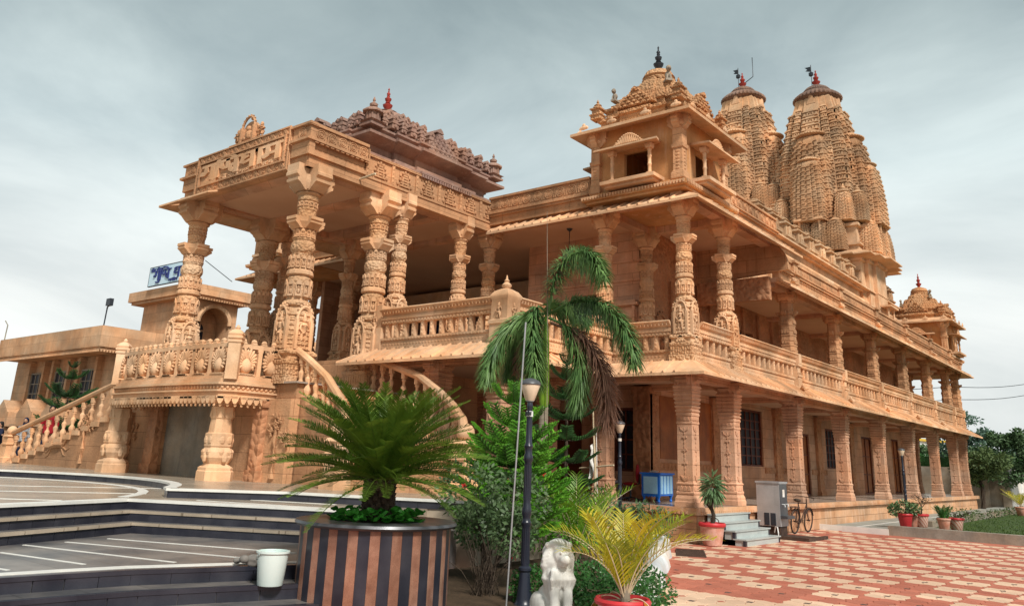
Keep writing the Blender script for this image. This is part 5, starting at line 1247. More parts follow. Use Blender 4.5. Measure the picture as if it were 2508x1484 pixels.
# platform edge (arc faces the deck, then the straight part)
ae = [Vector(p) for p in arc]+[Vector((-4.15,-11.45))]
risers(ae, .90, 1.01); nosing(ae, 1.05, w=.16)
se = [Vector(p) for p in ((-4.15,-11.45),(-2.8,-9.9),(-2.1,-9.62),(-.6,-8.9),(.3,-8.4))]
risers(se, .90, 1.01); nosing(se, 1.05, w=.14)
for k, z in ((0,.90),(1,.75),(2,.60)):
    l = stepline(k); risers(l, z-.15, z-.035); nosing(l, z, 'marble' if k == 0 else 'deck', w=.22 if k == 0 else .07)
for d, z in ((0,.45),(.42,.30),(.84,.15)):
    e_ = offs(E1, d); risers(e_, z-.15, z-.03, w=.40); nosing(e_, z, 'blackstone', w=.05, t=.04, over=.03)
def stripe(p, q, z, w=.055, mt='marble'):
    a, b = zq(*p, z), zq(*q, z); t = (b-a).normalized(); n_ = Vector((t.y,-t.x,0))*w/2
    MB().add([a+n_-Vector((0,0,.02)),b+n_-Vector((0,0,.02)),b-n_-Vector((0,0,.02)),a-n_-Vector((0,0,.02)),a+n_+Vector((0,0,.005)),b+n_+Vector((0,0,.005)),b-n_+Vector((0,0,.005)),a-n_+Vector((0,0,.005))], [(3,2,1,0),(4,5,6,7),(0,1,5,4),(1,2,6,5),(2,3,7,6),(3,0,4,7)]).o('inlay_strip', mt, PZ)
for p, q in (((820,810),(2250,920)),((500,835),(1980,968)),((180,858),(1330,990)),((0,915),(640,1005)),((-500,960),(60,1050))): stripe(p, q, .45, .05)
nosing(offs(E1,-.22), .452, 'marble', w=.11, nm='inlay_strip')
for p, q in (((-400,400),(1260,430)),((-400,440),(1110,470)),((-400,495),(470,520)),((1480,492),(2550,552)),((1500,520),(2550,583))): stripe(p, q, .90, .09)
nosing([Vector((-9+6.3*math.cos(R(a)), -16.5+6.3*math.sin(R(a)))) for a in range(176,42,-6)], .90, w=.13, nm='inlay_strip')

# ---- striped round planter
PCX, PCY, PRD = 1.93, -12.15, .90
PT = thing('round_planter', 'round drum planter clad in alternating brown and black granite strips', 'planter', (PCX, PCY, 0))
MB().lathe([(PRD-.04,0),(PRD-.04,.94),(PRD-.3,.94),(PRD-.3,.85)], 48).o('drum', 'blackstone', PT)
n = 46; ang = 2*math.pi/n
for k in range(2):
    w = PRD*ang*(.52 if k else .46)
    sm_ = MB().b(-w,w,-PRD,-PRD+.05,0,.93).mesh('granite_strip', 'blackstone' if k else 'browngranite')
    for i in range(n//2): put(sm_, 'granite_strip', PT, (0,0,0), (2*i+k)*ang)
MB().rings([[(r*math.cos(2*math.pi*i/48), r*math.sin(2*math.pi*i/48), z) for i in range(48)] for r, z in ((.58,.935),(PRD+.05,.935),(PRD+.075,.96),(PRD+.06,.99),(.6,.995),(.58,.98),(.58,.935))], 0, False, False).o('rim', 'steeldark', PT, smooth=40)
MB().lathe([(.6,.88),(.6,.93),(.3,.96),(.05,.97)], 20).o('soil', 'soil', PT)
# ================================================================ PLANTS
def leaflet(b, p, d, n_, l, w, sag=.12, mi=0):   # slender pointed blade from p along d, lying across n_
    s = d.cross(n_)
    if s.length < 1e-4: s = d.orthogonal()
    s.normalize(); m = p+d*(l*.5)-Vector((0,0,sag*l*.25)); t = p+d*l-Vector((0,0,sag*l))
    b.add([p-s*w*.3, p+s*w*.3, m+s*w*.5, m-s*w*.5, t], [(0,1,2,3),(3,2,4)], mi)
def frond_path(b, pts, n, ll, lw, vee=35, fwd=50, plume=0, sag=.15, rr=.012, q=rnd, start=.12, prof=None):
    pts = [Vector(p) for p in pts]; ls = [0]
    for a, c in zip(pts[:-1], pts[1:]): ls.append(ls[-1]+(c-a).length)
    def pos(t):
        s = t*ls[-1]
        for i in range(len(pts)-1):
            if s <= ls[i+1] or i == len(pts)-2:
                f = (s-ls[i])/(ls[i+1]-ls[i]); return pts[i].lerp(pts[i+1], f), (pts[i+1]-pts[i]).normalized()
    sm = [pos(i/14)[0] for i in range(15)]
    sm = [sm[0]]+[(sm[i-1]+sm[i]*2+sm[i+1])/4 for i in range(1,14)]+[sm[-1]]
    b.tube(sm, [rr*(1-.85*i/14) for i in range(15)], 4, 1)
    for i in range(n):
        t = start+(1-start)*(i+.5)/n; f = t*14; k = min(int(f), 13); p = sm[k].lerp(sm[k+1], f-k); d = (sm[k+1]-sm[k]).normalized()
        side = d.cross(Vector((0,0,1)))
        if side.length < .05: side = Vector((1,0,0))
        side.normalize(); up = side.cross(d)
        L_ = ll*(prof(t) if prof else (.45+.55*math.sin(math.pi*min(1,t*.9+.12)))*(1 if t < .9 else .75))
        reps = (plume if plume else 2)
        for r in range(reps):
            if plume: an = 2*math.pi*(r+q.random())/plume
            else: an = R(vee) if r == 0 else math.pi-R(vee)
            o = side*math.cos(an)+up*math.sin(an); fw = R(fwd+q.uniform(-9,9))
            leaflet(b, p, (o*math.sin(fw)+d*math.cos(fw)).normalized(), d if plume else up, L_*q.uniform(.88,1.08), lw, sag*q.uniform(.5,1.4))
def arch_pts(L_, a0, a1, n=9):
    P = [Vector((0,0,0))]; 
    for i in range(n): a = R(a0+(a1-a0)*((i+.5)/n)**1.1); P.append(P[-1]+Vector((math.cos(a),0,math.sin(a)))*L_/n)
    return P
def whole(t): return min(1, .35+2.2*t)*(1 if t < .75 else max(.25, 1-(t-.75)*2.6))

# ---- cycad in the planter
CY_ = thing('cycad', 'large sago cycad with arching dark green fronds growing in the striped planter', 'cycad', (PCX, PCY, .93))
tk = MB(); tk.lathe([(.16,0),(.17,.1),(.15,.3),(.14,.46),(.1,.58)], 14)
for i in range(90):
    a = i*2.4; z = .02+.5*i/90; tk.sub(MB().prism([(-.035,0),(.035,0),(.02,.06),(-.02,.06)], -.03, .03, 'y'), Matrix.Rotation(a, 4, 'Z') @ Matrix.Translation((0,-.16,z)) @ Matrix.Rotation(R(25), 4, 'X'))
tk.o('trunk', 'bark', CY_)
cm = []
for s_, (L_, a0, a1) in enumerate(((1.45,16,-22),(1.40,24,-16),(1.45,8,-28),(1.34,32,-4))):
    b = MB(); frond_path(b, arch_pts(L_, a0, a1), 66, .18, .013, 26, 56, 0, .10, .011, random.Random(s_), .10, whole); cm.append(b.mesh('frond', 'cycad', 'cycad'))
for i in range(150):
    a = i*2.39996; t = i/150
    tilt = R(64-62*t+rnd.uniform(-6,6))
    rot = (Matrix.Rotation(a, 3, 'Z') @ Matrix.Rotation(-tilt+R(14), 3, 'Y') @ Matrix.Rotation(rnd.uniform(-.3,.3), 3, 'X')).to_euler()
    put(cm[i % 4], 'frond', CY_, (.07*math.cos(a), .07*math.sin(a), .60-.10*t), 0, rnd.uniform(.84,1.0)*(1 if t < .75 else .92), rot)
for i in range(26):                             # young upright centre
    a = i*2.39996+.7; rot = (Matrix.Rotation(a, 3, 'Z') @ Matrix.Rotation(-R(rnd.uniform(46,66)), 3, 'Y')).to_euler()
    put(cm[i % 2], 'frond', CY_, (0,0,.5), 0, rnd.uniform(.78,.96), rot)
gc = thing('ground_cover', 'round green leaves carpeting the soil of the striped planter', 'plant', (PCX, PCY, .94))
rl = MB().add([(.07*math.cos(i*.785), .07*math.sin(i*.785), .012*(i % 2)) for i in range(8)]+[(0,0,-.012)], [(i, (i+1) % 8, 8) for i in range(8)]).mesh('leaf', 'cover')
for i in range(190):
    a = rnd.uniform(0,6.28); r = math.sqrt(rnd.uniform(.09,1))*.56
    put(rl, 'leaf', gc, (r*math.cos(a), r*math.sin(a), rnd.uniform(.05,.17)), 0, rnd.uniform(.55,1.0), (rnd.uniform(-.6,.6), rnd.uniform(-.6,.6), a))

# ---- foxtail palm by the terrace
_c = at(1338,770,'y',-6.3); PB = Vector((_c.x,-6.3,.03)); PKZ = (_c.z-.03)/5.28
PA = thing('tall_palm', 'tall foxtail palm with bushy drooping fronds in front of the terrace', 'palm tree', PB)
tr = MB().lathe([(.14,0),(.105,.3),(.095,1.0),(.09,2.2),(.085,3.1),(.09,3.14),(.08,3.18)], 14)
for i in range(22): tr.lathe([(.096-.0004*i,.5+i*.12),(.099-.0004*i,.51+i*.12),(.096-.0004*i,.53+i*.12)], 14)
o = tr.o('trunk', 'trunk', PA, smooth=50); o.scale = (1,1,PKZ)
o = MB().lathe([(.08,3.16),(.095,3.3),(.09,3.9),(.075,4.6),(.05,5.0),(.025,5.25)], 12).o('crownshaft', 'arecagreen', PA, smooth=50); o.scale = (1,1,PKZ)
def palm_frond(px, y0, y1, mt='palmleaf', n=120, ll=.40, pl=5):
    pts = []
    for i, (x, y) in enumerate(px):
        f = i/(len(px)-1); pts.append(at(x, y, 'y', y0+(y1-y0)*f)-PB)
    b = MB(); frond_path(b, pts, int(n*1.25), ll*1.02, .024, plume=pl, fwd=60, sag=.6, rr=.03, start=.16, prof=lambda t: .75+.25*math.sin(math.pi*t) if t < .93 else .6)
    b.o('frond', [mt, mt], PA)
palm_frond([(1343,775),(1352,705),(1375,645),(1418,612),(1458,630),(1476,680)], -6.3, -6.57, n=150)
palm_frond([(1344,768),(1400,738),(1460,738),(1515,778),(1545,840),(1553,890)], -6.3, -6.41, n=150)
palm_frond([(1336,768),(1290,770),(1235,810),(1205,870),(1190,935)], -6.3, -6.65, n=150)
palm_frond([(1338,768),(1318,742),(1303,790),(1308,860),(1312,935)], -6.3, -7.21, n=150)
palm_frond([(1344,778),(1390,800),(1425,870),(1422,940),(1412,990)], -6.3, -6.01, n=130)
palm_frond([(1350,790),(1420,820),(1468,880),(1490,960),(1484,1040)], -6.3, -5.93, 'palmdry', 130)
palm_frond([(1336,778),(1290,800),(1258,850),(1248,925)], -6.3, -5.85, n=110)
palm_frond([(1338,785),(1305,815),(1280,860),(1272,905)], -6.3, -6.09, 'palmdry', 60, .3)
palm_frond([(1340,770),(1352,745),(1390,760),(1440,790)], -6.3, -5.53, n=90)
# ---- araucarias
def arau_branch(L_, seed, rise=.12):
    q = random.Random(seed); b = MB(); P = [Vector((L_*t, 0, L_*(rise*t+.22*t*t-.10*math.sin(math.pi*t)))) for t in [i/8 for i in range(9)]]
    b.tube(P, [.012*(1-.7*i/8) for i in range(9)], 4, 1)
    nb_ = 11
    for i in range(nb_):
        t = .12+.86*(i+.5)/nb_; f = t*8; k = min(int(f),7); p = P[k].lerp(P[k+1], f-k)
        for s in (-1,1):
            ln_ = L_*.36*(1-.45*t)*q.uniform(.85,1.1); e_ = p+Vector((ln_*.62, s*ln_*.78, ln_*.30))
            b.tube([p, p.lerp(e_,.5)+Vector((0,0,.012)), e_], [.006,.006,.004], 3, 1)
            m = max(5, int(ln_/.022))
            for j in range(m):
                g = p.lerp(e_, (j+.5)/m)
                for r in range(5):
                    a = r*1.26+j*.8; o = Vector((.35, math.cos(a), abs(math.sin(a))*.9+.25)).normalized()
                    leaflet(b, g, o, Vector((0,0,1)).cross(o)+Vector((.1,0,.1)), .055, .017, 0)
    for j in range(34):
        g = P[4].lerp(P[8], j/34) if j > 10 else P[2].lerp(P[4], j/10)
        for r in range(5): a = r*1.26+j; o = Vector((.45, math.cos(a), abs(math.sin(a))+.2)).normalized(); leaflet(b, g, o, Vector((0,0,1)).cross(o)+Vector((.1,0,.1)), .06, .018, 0)
    return b
AB = {k: [arau_branch(1.0, 10+i).mesh('branch', k, 'bark') for i in range(2)] for k in ('pine', 'pinedark')}
def araucaria(pos, H, tiers_, mt, label, r0=.04):
    t = thing('araucaria', label, 'conifer', pos)
    MB().tube([(0,0,0),(.01,0,H*.5),(0,.01,H*.97)], [r0,r0*.7,r0*.2], 8).o('trunk', 'bark', t)
    for (z, L_, n, pitch) in tiers_:
        a0 = rnd.uniform(0,6)
        for i in range(n):
            a = a0+i*2*math.pi/n+rnd.uniform(-.15,.15)
            rot = (Matrix.Rotation(a, 3, 'Z') @ Matrix.Rotation(-R(pitch+rnd.uniform(-4,4)), 3, 'Y')).to_euler()
            put(AB[mt][i % 2], 'branch', t, (0,0,z), 0, L_*rnd.uniform(.9,1.08), rot)
    return t
araucaria((.85,-8.17,.04), 2.92, [(2.78,.28,5,40),(2.60,.50,6,22),(2.22,.62,6,16),(1.93,.74,7,10),(1.76,.78,7,7),(1.60,.84,7,4),(1.44,.86,7,2),(1.28,.9,8,0),(1.12,.9,8,-2),(.96,.92,8,-4),(.78,.9,8,-6),(.58,.85,7,-8)], 'pine', 'bright green tiered araucaria sapling beside the near lamp post')
_d = at(1385,1150,'y',-3.4)
araucaria((_d.x,-3.4,.04), 4.1, [(3.9,.3,5,35),(3.55,.5,6,18),(3.1,.62,6,10),(2.65,.72,6,6),(2.2,.78,6,2),(1.7,.8,6,-2),(1.2,.8,6,-5)], 'pinedark', 'dark araucaria half hidden behind the tall palm trunk', .06)
pa_ = at(150,1060,'y',-6.0); zb_ = pa_.z
araucaria((pa_.x, pa_.y, 1.0), 3.55, [(3.35,.32,5,30),(2.95,.62,6,12),(2.3,.85,7,8),(1.9,.9,7,6),(1.2,.95,7,4)], 'pinedark', 'araucaria tree with flat tiers before the left house', .05)

# ---- leafy clumps
def leaf_cloud(b, c, r, n, size, q, shape=1.5, shell=.35, asp=.5):
    for i in range(n):
        d = Vector((q.gauss(0,1), q.gauss(0,1), q.gauss(0,1))).normalized(); k = q.uniform(shell,1)**.5
        p = Vector((c[0]+d.x*r[0]*k, c[1]+d.y*r[1]*k, c[2]+d.z*r[2]*k))
        o = (d*.7+Vector((q.gauss(0,1), q.gauss(0,1), q.gauss(0,.7)))*.7).normalized(); nn = Vector((q.gauss(0,1), q.gauss(0,1), q.gauss(.8,.6))).normalized()
        s = o.cross(nn); 
        if s.length < .05: continue
        s.normalize(); L_ = size*q.uniform(.6,1.3); w = L_*asp
        m = p+o*L_*.5; b.add([p, m+s*w*.5, p+o*L_, m-s*w*.5], [(0,1,2,3)])
def bush(name, label, cat, pos, clumps, leaf_m, n, size, stems=6, H=.6, asp=.5, seed=1, group=None):
    q = random.Random(seed); t = thing(name, label, cat, pos, 0, group); b = MB()
    for c, r in clumps: leaf_cloud(b, c, r, n, size, q, asp=asp)
    b.o('foliage', leaf_m, t)
    if stems:
        s = MB()
        for i in range(stems):
            c, r = clumps[i % len(clumps)]; s.tube([(q.uniform(-.05,.05),q.uniform(-.05,.05),-.05),(c[0]*.4+q.uniform(-.05,.05),c[1]*.4,c[2]*.5),(c[0]+q.uniform(-.1,.1),c[1]+q.uniform(-.1,.1),c[2]+r[2]*.3)], [.014,.01,.004], 5)
        s.o('stems', 'bark', t)
    return t
hb = bush('hibiscus', 'grey green hibiscus shrub with bare lower stems right of the striped planter', 'shrub', (1.75,-9.75,.05), [((-.25,-.2,1.25),(.5,.5,.42)),((.25,.25,1.15),(.5,.5,.4)),((-.1,.1,.85),(.55,.5,.3)),((.5,-.15,.75),(.35,.4,.35)),((-.45,.2,.7),(.35,.35,.3))], 'hib', 640, .085, 20, asp=.5, seed=3)
fm = MB()
for k in range(5):
    a = k*1.257; fm.add([(0,0,0),(.03*math.cos(a-.5),.03*math.sin(a-.5),.025),(.055*math.cos(a),.055*math.sin(a),.02),(.03*math.cos(a+.5),.03*math.sin(a+.5),.025)], [(0,1,2,3)])
fm.tube([(0,0,0),(0,0,.07)], .006, 4); FM = fm.mesh('flower', 'flower')
for x, y, pl_ in ((1260,1363,-9.6),(1137,1190,-9.3),(1330,1160,-7.5)):
    p = at(x, y, 'y', pl_); put(FM, 'flower', hb, p-Vector((1.75,-9.75,.05)), 0, 1.1 if pl_ > -9 else 1.0, (R(75), 0, R(35)))
bush('shrub', 'dense green shrub behind the bright araucaria sapling', 'shrub', (.2,-6.6,.04), [((0,0,.7),(.8,.7,.6)),((.6,.2,.6),(.6,.6,.5)),((-.6,-.4,.8),(.6,.6,.5)),((.2,-.4,1.15),(.6,.5,.4))], 'pine', 800, .10, 8, seed=4, asp=.35)
bush('shrub', 'dark shrub in the bed below the terrace columns', 'shrub', (-.4,-3.4,.04), [((0,0,.5),(.9,.8,.5)),((.7,.6,.5),(.7,.7,.45)),((-.5,.5,.7),(.6,.6,.5))], 'tree', 600, .10, 6, seed=5)
bush('clipped_shrub', 'low clipped shrub of small leaves behind the marble lion', 'shrub', (4.0,-10.2,.04), [((0,0,.22),(.75,.55,.33)),((.35,-.35,.22),(.6,.5,.32)),((-.45,.45,.22),(.5,.5,.3)),((.1,.5,.2),(.5,.5,.3))], 'hedge', 1500, .05, 0, asp=.6, seed=6)
bush('clipped_shrub', 'small clipped shrub left of the near lamp post base', 'shrub', (3.05,-10.45,.04), [((0,0,.2),(.3,.3,.26)),((-.15,.2,.15),(.25,.25,.2))], 'hedge', 800, .05, 0, asp=.6, seed=16)
def dry_twigs(pos, label, n=26, h=.9, seed=2):
    q = random.Random(seed); t = thing('dry_stems', label, 'shrub', pos); b = MB()
    for i in range(n):
        a = q.uniform(0,6.28); r = q.uniform(.1,.5); p = Vector((q.uniform(-.15,.15),q.uniform(-.15,.15),0)); e_ = p+Vector((r*math.cos(a), r*math.sin(a), h*q.uniform(.5,1)))
        b.tube([p, p.lerp(e_,.5)+Vector((0,0,.08)), e_], [.008,.006,.003], 4)
    b.o('twigs', 'bark', t); return t
dry_twigs((2.35,-10.55,.04), 'bare brown twigs on the soil between planter and lamp post', 34, .8)
M['arecaolive'] = leaf('olive_palm_leaf', (.34, .37, .03), (.24, .30, .025), .45, .35)
M['orangeleaf'] = leaf('orange_dead_leaf', (.55, .26, .02), (.42, .17, .02), .6, .3)
# ---- areca palms
def areca(pos, label, mt, n, L_, seed, scale=1.0, base=None, a0r=(60,84), ends=(-10,40)):
    q = random.Random(seed); t = thing('areca_palm', label, 'palm', pos)
    if base: base(t)
    for i in range(n):
        a = i*2*math.pi/n+q.uniform(-.25,.25); b = MB(); l_ = L_*q.uniform(.8,1.1)
        a0 = q.uniform(*a0r)
        frond_path(b, arch_pts(l_, a0, q.uniform(*ends)), 24, .46*scale, .016*scale+.004, 34, 44, 0, .28, .010*scale+.003, q, .15, lambda t: min(1,.5+1.6*t)*(1 if t < .7 else 1-(t-.7)*1.7))
        b.o('frond', [mt if (mt != 'areca' or i % 3) else 'arecaolive', 'bamboo'], t, rz=a)
    return t
def yb(t):
    q = random.Random(77)
    for k, (a, l_) in enumerate(((2.6,.75),(3.3,.6),(-.3,.7))):
        b = MB(); frond_path(b, arch_pts(l_, 40, -105), 20, .2, .014, -30, 30, 0, .9, .008, q, .4); b.o('dry_frond', ['orangeleaf','bamboo'], t, rz=a)
    MB().lathe([(.045,0),(.05,.05),(.035,.2),(.03,.32),(.012,.4)], 10).o('trunk', 'trunk', t)
pyz = at(1525,1467,'z',.44)
POTL = thing('palm_pot', 'wide terracotta pot with thick red rim holding the yellow palm', 'pot', (pyz.x, pyz.y, .08))
def pot_mesh(r, h, body, rim, parent, nm='pot_body'):
    MB().lathe([(r*.62,0),(r*.70,.02),(r*.95,h*.86),(r*.9,h*.86)], 28).o(nm, body, parent, smooth=40)
    MB().rings([[(q*math.cos(2*math.pi*i/28), q*math.sin(2*math.pi*i/28), z) for i in range(28)] for q, z in ((r*.94,h*.82),(r*1.04,h*.84),(r*1.07,h*.92),(r*1.0,h*.99),(r*.92,h*.98),(r*.86,h*.88),(r*.84,h*.8))], 0, False, False).o('rim', rim, parent, smooth=40)
    MB().lathe([(r*.84,h*.78),(r*.86,h*.84),(r*.3,h*.87),(.02,h*.87)], 16).o('soil', 'soil', parent)
pot_mesh(.27, .38, 'terracotta', 'potred', POTL)
MB().b(-.32,.32,-.32,.32,-.08,.0).o('pot_stand', 'white', POTL)
areca((pyz.x+.02, pyz.y+.02, .40), 'yellow areca palm with feathery fronds in the red rimmed pot', 'areca', 15, 1.15, 21, .78, yb, (58,86), (-15,50))
areca((.95,-6.4,.04), 'bright green areca palm behind the near lamp post', 'arecagreen', 15, 1.75, 22, .95, None, (66,86), (5,45))
areca((-.1,-1.6,.04), 'small green areca palm by the second lamp post', 'arecagreen', 7, .9, 23, .6, None, (55,82), (0,40))

# ---- trees beyond the veranda end
def tree(pos, H, crown, mt, label, n=700, size=.4, seed=1, tr_=.16, group='trees beyond the temple end'):
    q = random.Random(seed); t = thing('tree', label, 'tree', pos, 0, group); b = MB(); s = MB()
    s.tube([(0,0,-.1),(.08,.03,H*.3),(-.03,.05,H*.55)], [tr_,tr_*.75,tr_*.5], 8)
    for c, r in crown:
        s.tube([(-.0,.03,H*.4),(c[0]*.5,c[1]*.5,(H*.4+c[2])/2),(c[0],c[1],c[2])], [tr_*.4,tr_*.25,.02], 5)
        for k in range(16):
            d = Vector((q.gauss(0,1), q.gauss(0,1), q.gauss(0,.8))).normalized()*q.uniform(.45,1.0)
            leaf_cloud(b, (c[0]+d.x*r[0],c[1]+d.y*r[1],c[2]+d.z*r[2]), (r[0]*.34,r[1]*.34,r[2]*.30), n//16, size, q, shell=.1, asp=.55)
    b.o('crown', mt, t); s.o('trunk', 'bark', t); return t
def gp(x, z, d):                                 # ground point in the direction of a photo column at distance d along the view
    v = cf+cr*((x-CX)/FPX)-cu*((1165-CY)/FPX); v = Vector((v.x, v.y, 0)); p = CAM+v*(d/ v.dot(cf) if False else d); return (p.x, p.y, z)
def col(x, d): p = CAM+(cf+cr*((x-CX)/FPX)-cu*((1172-CY)/FPX))*d; return (p.x, p.y, 0)
tree(col(2372,62), 6.6, [((0,0,5.4),(1.7,1.7,1.2)),((-1.1,.4,4.3),(1.4,1.3,1.1)),((1.1,0,4.4),(1.4,1.3,1.0)),((.2,0,3.3),(1.6,1.4,.9))], 'bluetree', 'tall bluish green tree rising just behind the far veranda corner', 1500, .26, 31)
tree(col(2462,50), 5.0, [((0,0,3.4),(1.7,1.5,1.0)),((-1.3,0,2.7),(1.3,1.2,.8)),((1.4,0,2.9),(1.4,1.3,.9)),((.2,-.5,2.2),(1.5,1.3,.7)),((.4,0,4.2),(1.0,1.0,.6))], 'tree', 'broad green tree over the lawn at the right edge', 1900, .22, 32)
tree(col(2400,46), 3.6, [((0,0,2.3),(1.2,1.1,.8)),((.6,0,2.8),(1.0,1,.6)),((-.6,.3,1.8),(.9,.9,.6))], 'tree2', 'smaller olive green tree in front of the tall bluish one', 1300, .20, 33)
tree(col(2500,75), 6.2, [((0,0,4.6),(1.6,1.5,1.0)),((-1.2,0,3.6),(1.5,1.3,.9)),((1.3,0,3.8),(1.5,1.3,.9))], 'bluetree', 'distant tree partly cut by the right edge of the picture', 1100, .3, 34)
tree(col(2270,72), 4.6, [((0,0,3.6),(1.6,1.4,.9)),((1.6,0,3.2),(1.5,1.3,.9)),((-1.6,0,3.0),(1.5,1.3,.9))], 'tree', 'dark tree seen between the far ground floor columns', 1100, .3, 35)
# ================================================================ OBJECTS
def remeshed(b, name, mk, vox=.02, it=4):       # many overlapping forms melted into one continuous surface
    me = b.mesh(name, mk); o = bpy.data.objects.new('tmp', me); COL.objects.link(o)
    m = o.modifiers.new('r', 'REMESH'); m.mode = 'VOXEL'; m.voxel_size = vox
    s = o.modifiers.new('s', 'SMOOTH'); s.iterations = it; s.factor = .5
    dg = bpy.context.evaluated_depsgraph_get(); n = bpy.data.meshes.new_from_object(o.evaluated_get(dg)); n.name = name
    bpy.data.objects.remove(o)
    if not n.materials: n.materials.append(M[mk])
    n.polygons.foreach_set('use_smooth', [True]*len(n.polygons)); return n

# ---- lamp posts
def lamp_meshes():
    b = MB().lathe([(.13,0),(.13,.05),(.11,.07),(.10,.12),(.075,.30),(.065,.42),(.08,.44),(.08,.47),(.055,.49),(.052,.95),(.062,.97),(.065,1.0),(.052,1.02),(.05,1.06),(.062,1.10),(.062,1.16),(.05,1.2),(.047,1.24),(.044,1.72),(.06,1.75),(.062,1.8),(.046,1.84),(.05,1.9),(.06,1.93),(.042,1.97),(.036,2.42),(.042,2.44),(.036,2.46),(.034,2.50)], 16)
    for i in range(12):
        a = i*R(30); b.tube([(.052*math.cos(a),.052*math.sin(a),.52),(.049*math.cos(a),.049*math.sin(a),.93)], .006, 4); b.tube([(.046*math.cos(a),.046*math.sin(a),1.27),(.043*math.cos(a),.043*math.sin(a),1.70)], .006, 4)
    g = MB().lathe([(.05,2.50),(.06,2.51),(.13,2.70),(.13,2.715),(.05,2.71)], 20)
    c = MB().lathe([(.136,2.705),(.14,2.72),(.12,2.76),(.07,2.785),(.01,2.80)], 20)
    k = MB().lathe([(.042,2.49),(.055,2.50),(.055,2.515),(.04,2.52)], 14)
    return b.mesh('post', 'lampblue', smooth=35), g.mesh('lamp_glass', 'lampglass', smooth=35), c.mesh('lamp_cap', 'steeldark', smooth=40), k.mesh('lamp_collar', 'steel'), MB().lathe([(.047,2.3),(.047,2.37)], 14).mesh('sticker', 'white')
LPM_ = lamp_meshes()
def lamp(p, label, st=True, rz=0):
    t = thing('lamp_post', label, 'lamp post', p, rz, 'garden lamp posts')
    for m, nm in zip(LPM_, ('post','lamp_glass','lamp_cap','lamp_collar','sticker')):
        if nm == 'sticker' and not st: continue
        put(m, nm, t)
    return t
l_ = lamp((3.1,-10.69,0), 'nearest dark blue lamp post with glass cone beside the marble lion')
st, sw_ = letters(['ga','ra','ii','ma'], .045, .007, .004); st.o('sticker_lettering', 'darkmetal', l_, (-.03,-.047,2.312))
lamp((-1.28,-1.2,0), 'second dark lamp post before the ground floor corner column')
p3_ = at(2207,1100,'z',2.75); lamp((p3_.x, p3_.y, 0), 'small far lamp post before the right veranda steps', False)

# ---- poles and flag
tag(MB().tube([(3.13,-11.08,0),(3.29,-11.08,3.47)], .0105, 8).o('metal_pole', 'steel'), 'thin leaning white metal pole left of the near lamp post', 'pole')
tag(MB().tube([tuple(at(1338,1300,'y',-6.4)), tuple(at(1341,800,'y',-6.4)), tuple(at(1340,518,'y',-6.4))], [.011,.009,.004], 6).o('bamboo_cane', 'trunk'), 'very tall thin bamboo cane standing beside the palm trunk', 'pole')
fp_ = at(1455,1330,'z',0)
fpo = thing('flag_pole', 'rough whitish bamboo flag pole before the corner veranda', 'flag pole', (fp_.x, fp_.y, 0))
MB().tube([(0,0,0),(.02,0,1.5),(-.06,0,2.95)], [.035,.03,.018], 7).o('pole', 'bamboo', fpo); MB().tube([(-.5,.1,1.62),(.55,-.05,1.72)], .02, 6).o('cross_bar', 'bamboo', fpo); MB().tube([(.1,.02,0),(.02,.02,2.5)], .012, 5).o('rope', 'white', fpo)
fl_ = MB(); gx = []
for i in range(7): gx.append([(-.02-.16*i/6*math.sin(.6+.5*j/5)+.03*math.sin(j*1.3), .05*math.sin(i*.9+j*.7), 2.25-.75*j/7-.13*i/6) for j in range(8)])
fl_.rings(gx, 0, False, False, False); fl_.o('flag', 'white', fpo)

# ---- marble lion
lb_ = MB()
for c, r in (((0,.10,.18),(.15,.20,.18)),((-.14,.12,.13),(.075,.17,.14)),((.14,.12,.13),(.075,.17,.14)),((0,-.01,.34),(.135,.14,.20)),((0,-.05,.46),(.155,.14,.17)),((0,-.05,.58),(.16,.13,.14)),((0,.02,.66),(.15,.12,.12)),((0,-.14,.65),(.095,.09,.11)),((0,-.225,.615),(.062,.07,.055)),((0,-.21,.575),(.05,.055,.03)),((-.125,-.06,.745),(.035,.025,.035)),((.125,-.06,.745),(.035,.025,.035)),((0,-.06,.745),(.12,.09,.07)),((-.07,-.20,.03),(.055,.08,.04)),((.07,-.20,.03),(.055,.08,.04)),((-.16,-.05,.03),(.05,.11,.035)),((.16,-.05,.03),(.05,.11,.035)),((0,-.27,.645),(.03,.02,.022))): lb_.ball(c, r, 14, 10)
for s in (-1,1): lb_.tube([(s*.075,-.10,.42),(s*.075,-.15,.22),(s*.07,-.16,.03)], [.07,.055,.052], 10)
for i in range(26):                              # mane locks
    a = R(-150+i*12); x, z = .15*math.sin(a), .62+.15*math.cos(a)
    lb_.tube([(x*.8,-.09,z),(x*1.12,-.06,z-.02),(x*1.1,-.03,z-.10)], [.025,.028,.012], 6)
for i in range(16): x = -.12+.016*i; lb_.tube([(x,-.16,.52),(x*1.1,-.19,.42),(x*1.0,-.17,.32+.02*(i%3))], [.02,.024,.008], 6)
for i in range(22):
    a = R(-105+i*10); x, y = .165*math.sin(a), -.02-.10*math.cos(a)*.6
    lb_.tube([(x*.85,y,.66),(x*1.02,y-.02,.54),(x*.95,y-.02,.42),(x*.8,y-.01,.33+.03*(i%2))], [.02,.03,.026,.008], 6)
for s in (-1,1): lb_.ball((s*.042,-.225,.685), (.018,.014,.016), 8, 6)
LI = thing('lion_statue', 'white marble seated lion statue on a low block beside the near lamp post', 'statue', (4.30,-11.72,.0), R(60))
put(remeshed(lb_, 'lion', 'marble', .0105, 2), 'lion_body', LI, (0,0,.15), 0, 1.0)
for s in (-1,1):
    MB().ball((s*.042,-.238,.685), (.011,.007,.010), 8, 6).o('eye', 'darkmetal', LI, (0,0,.15)) if False else None
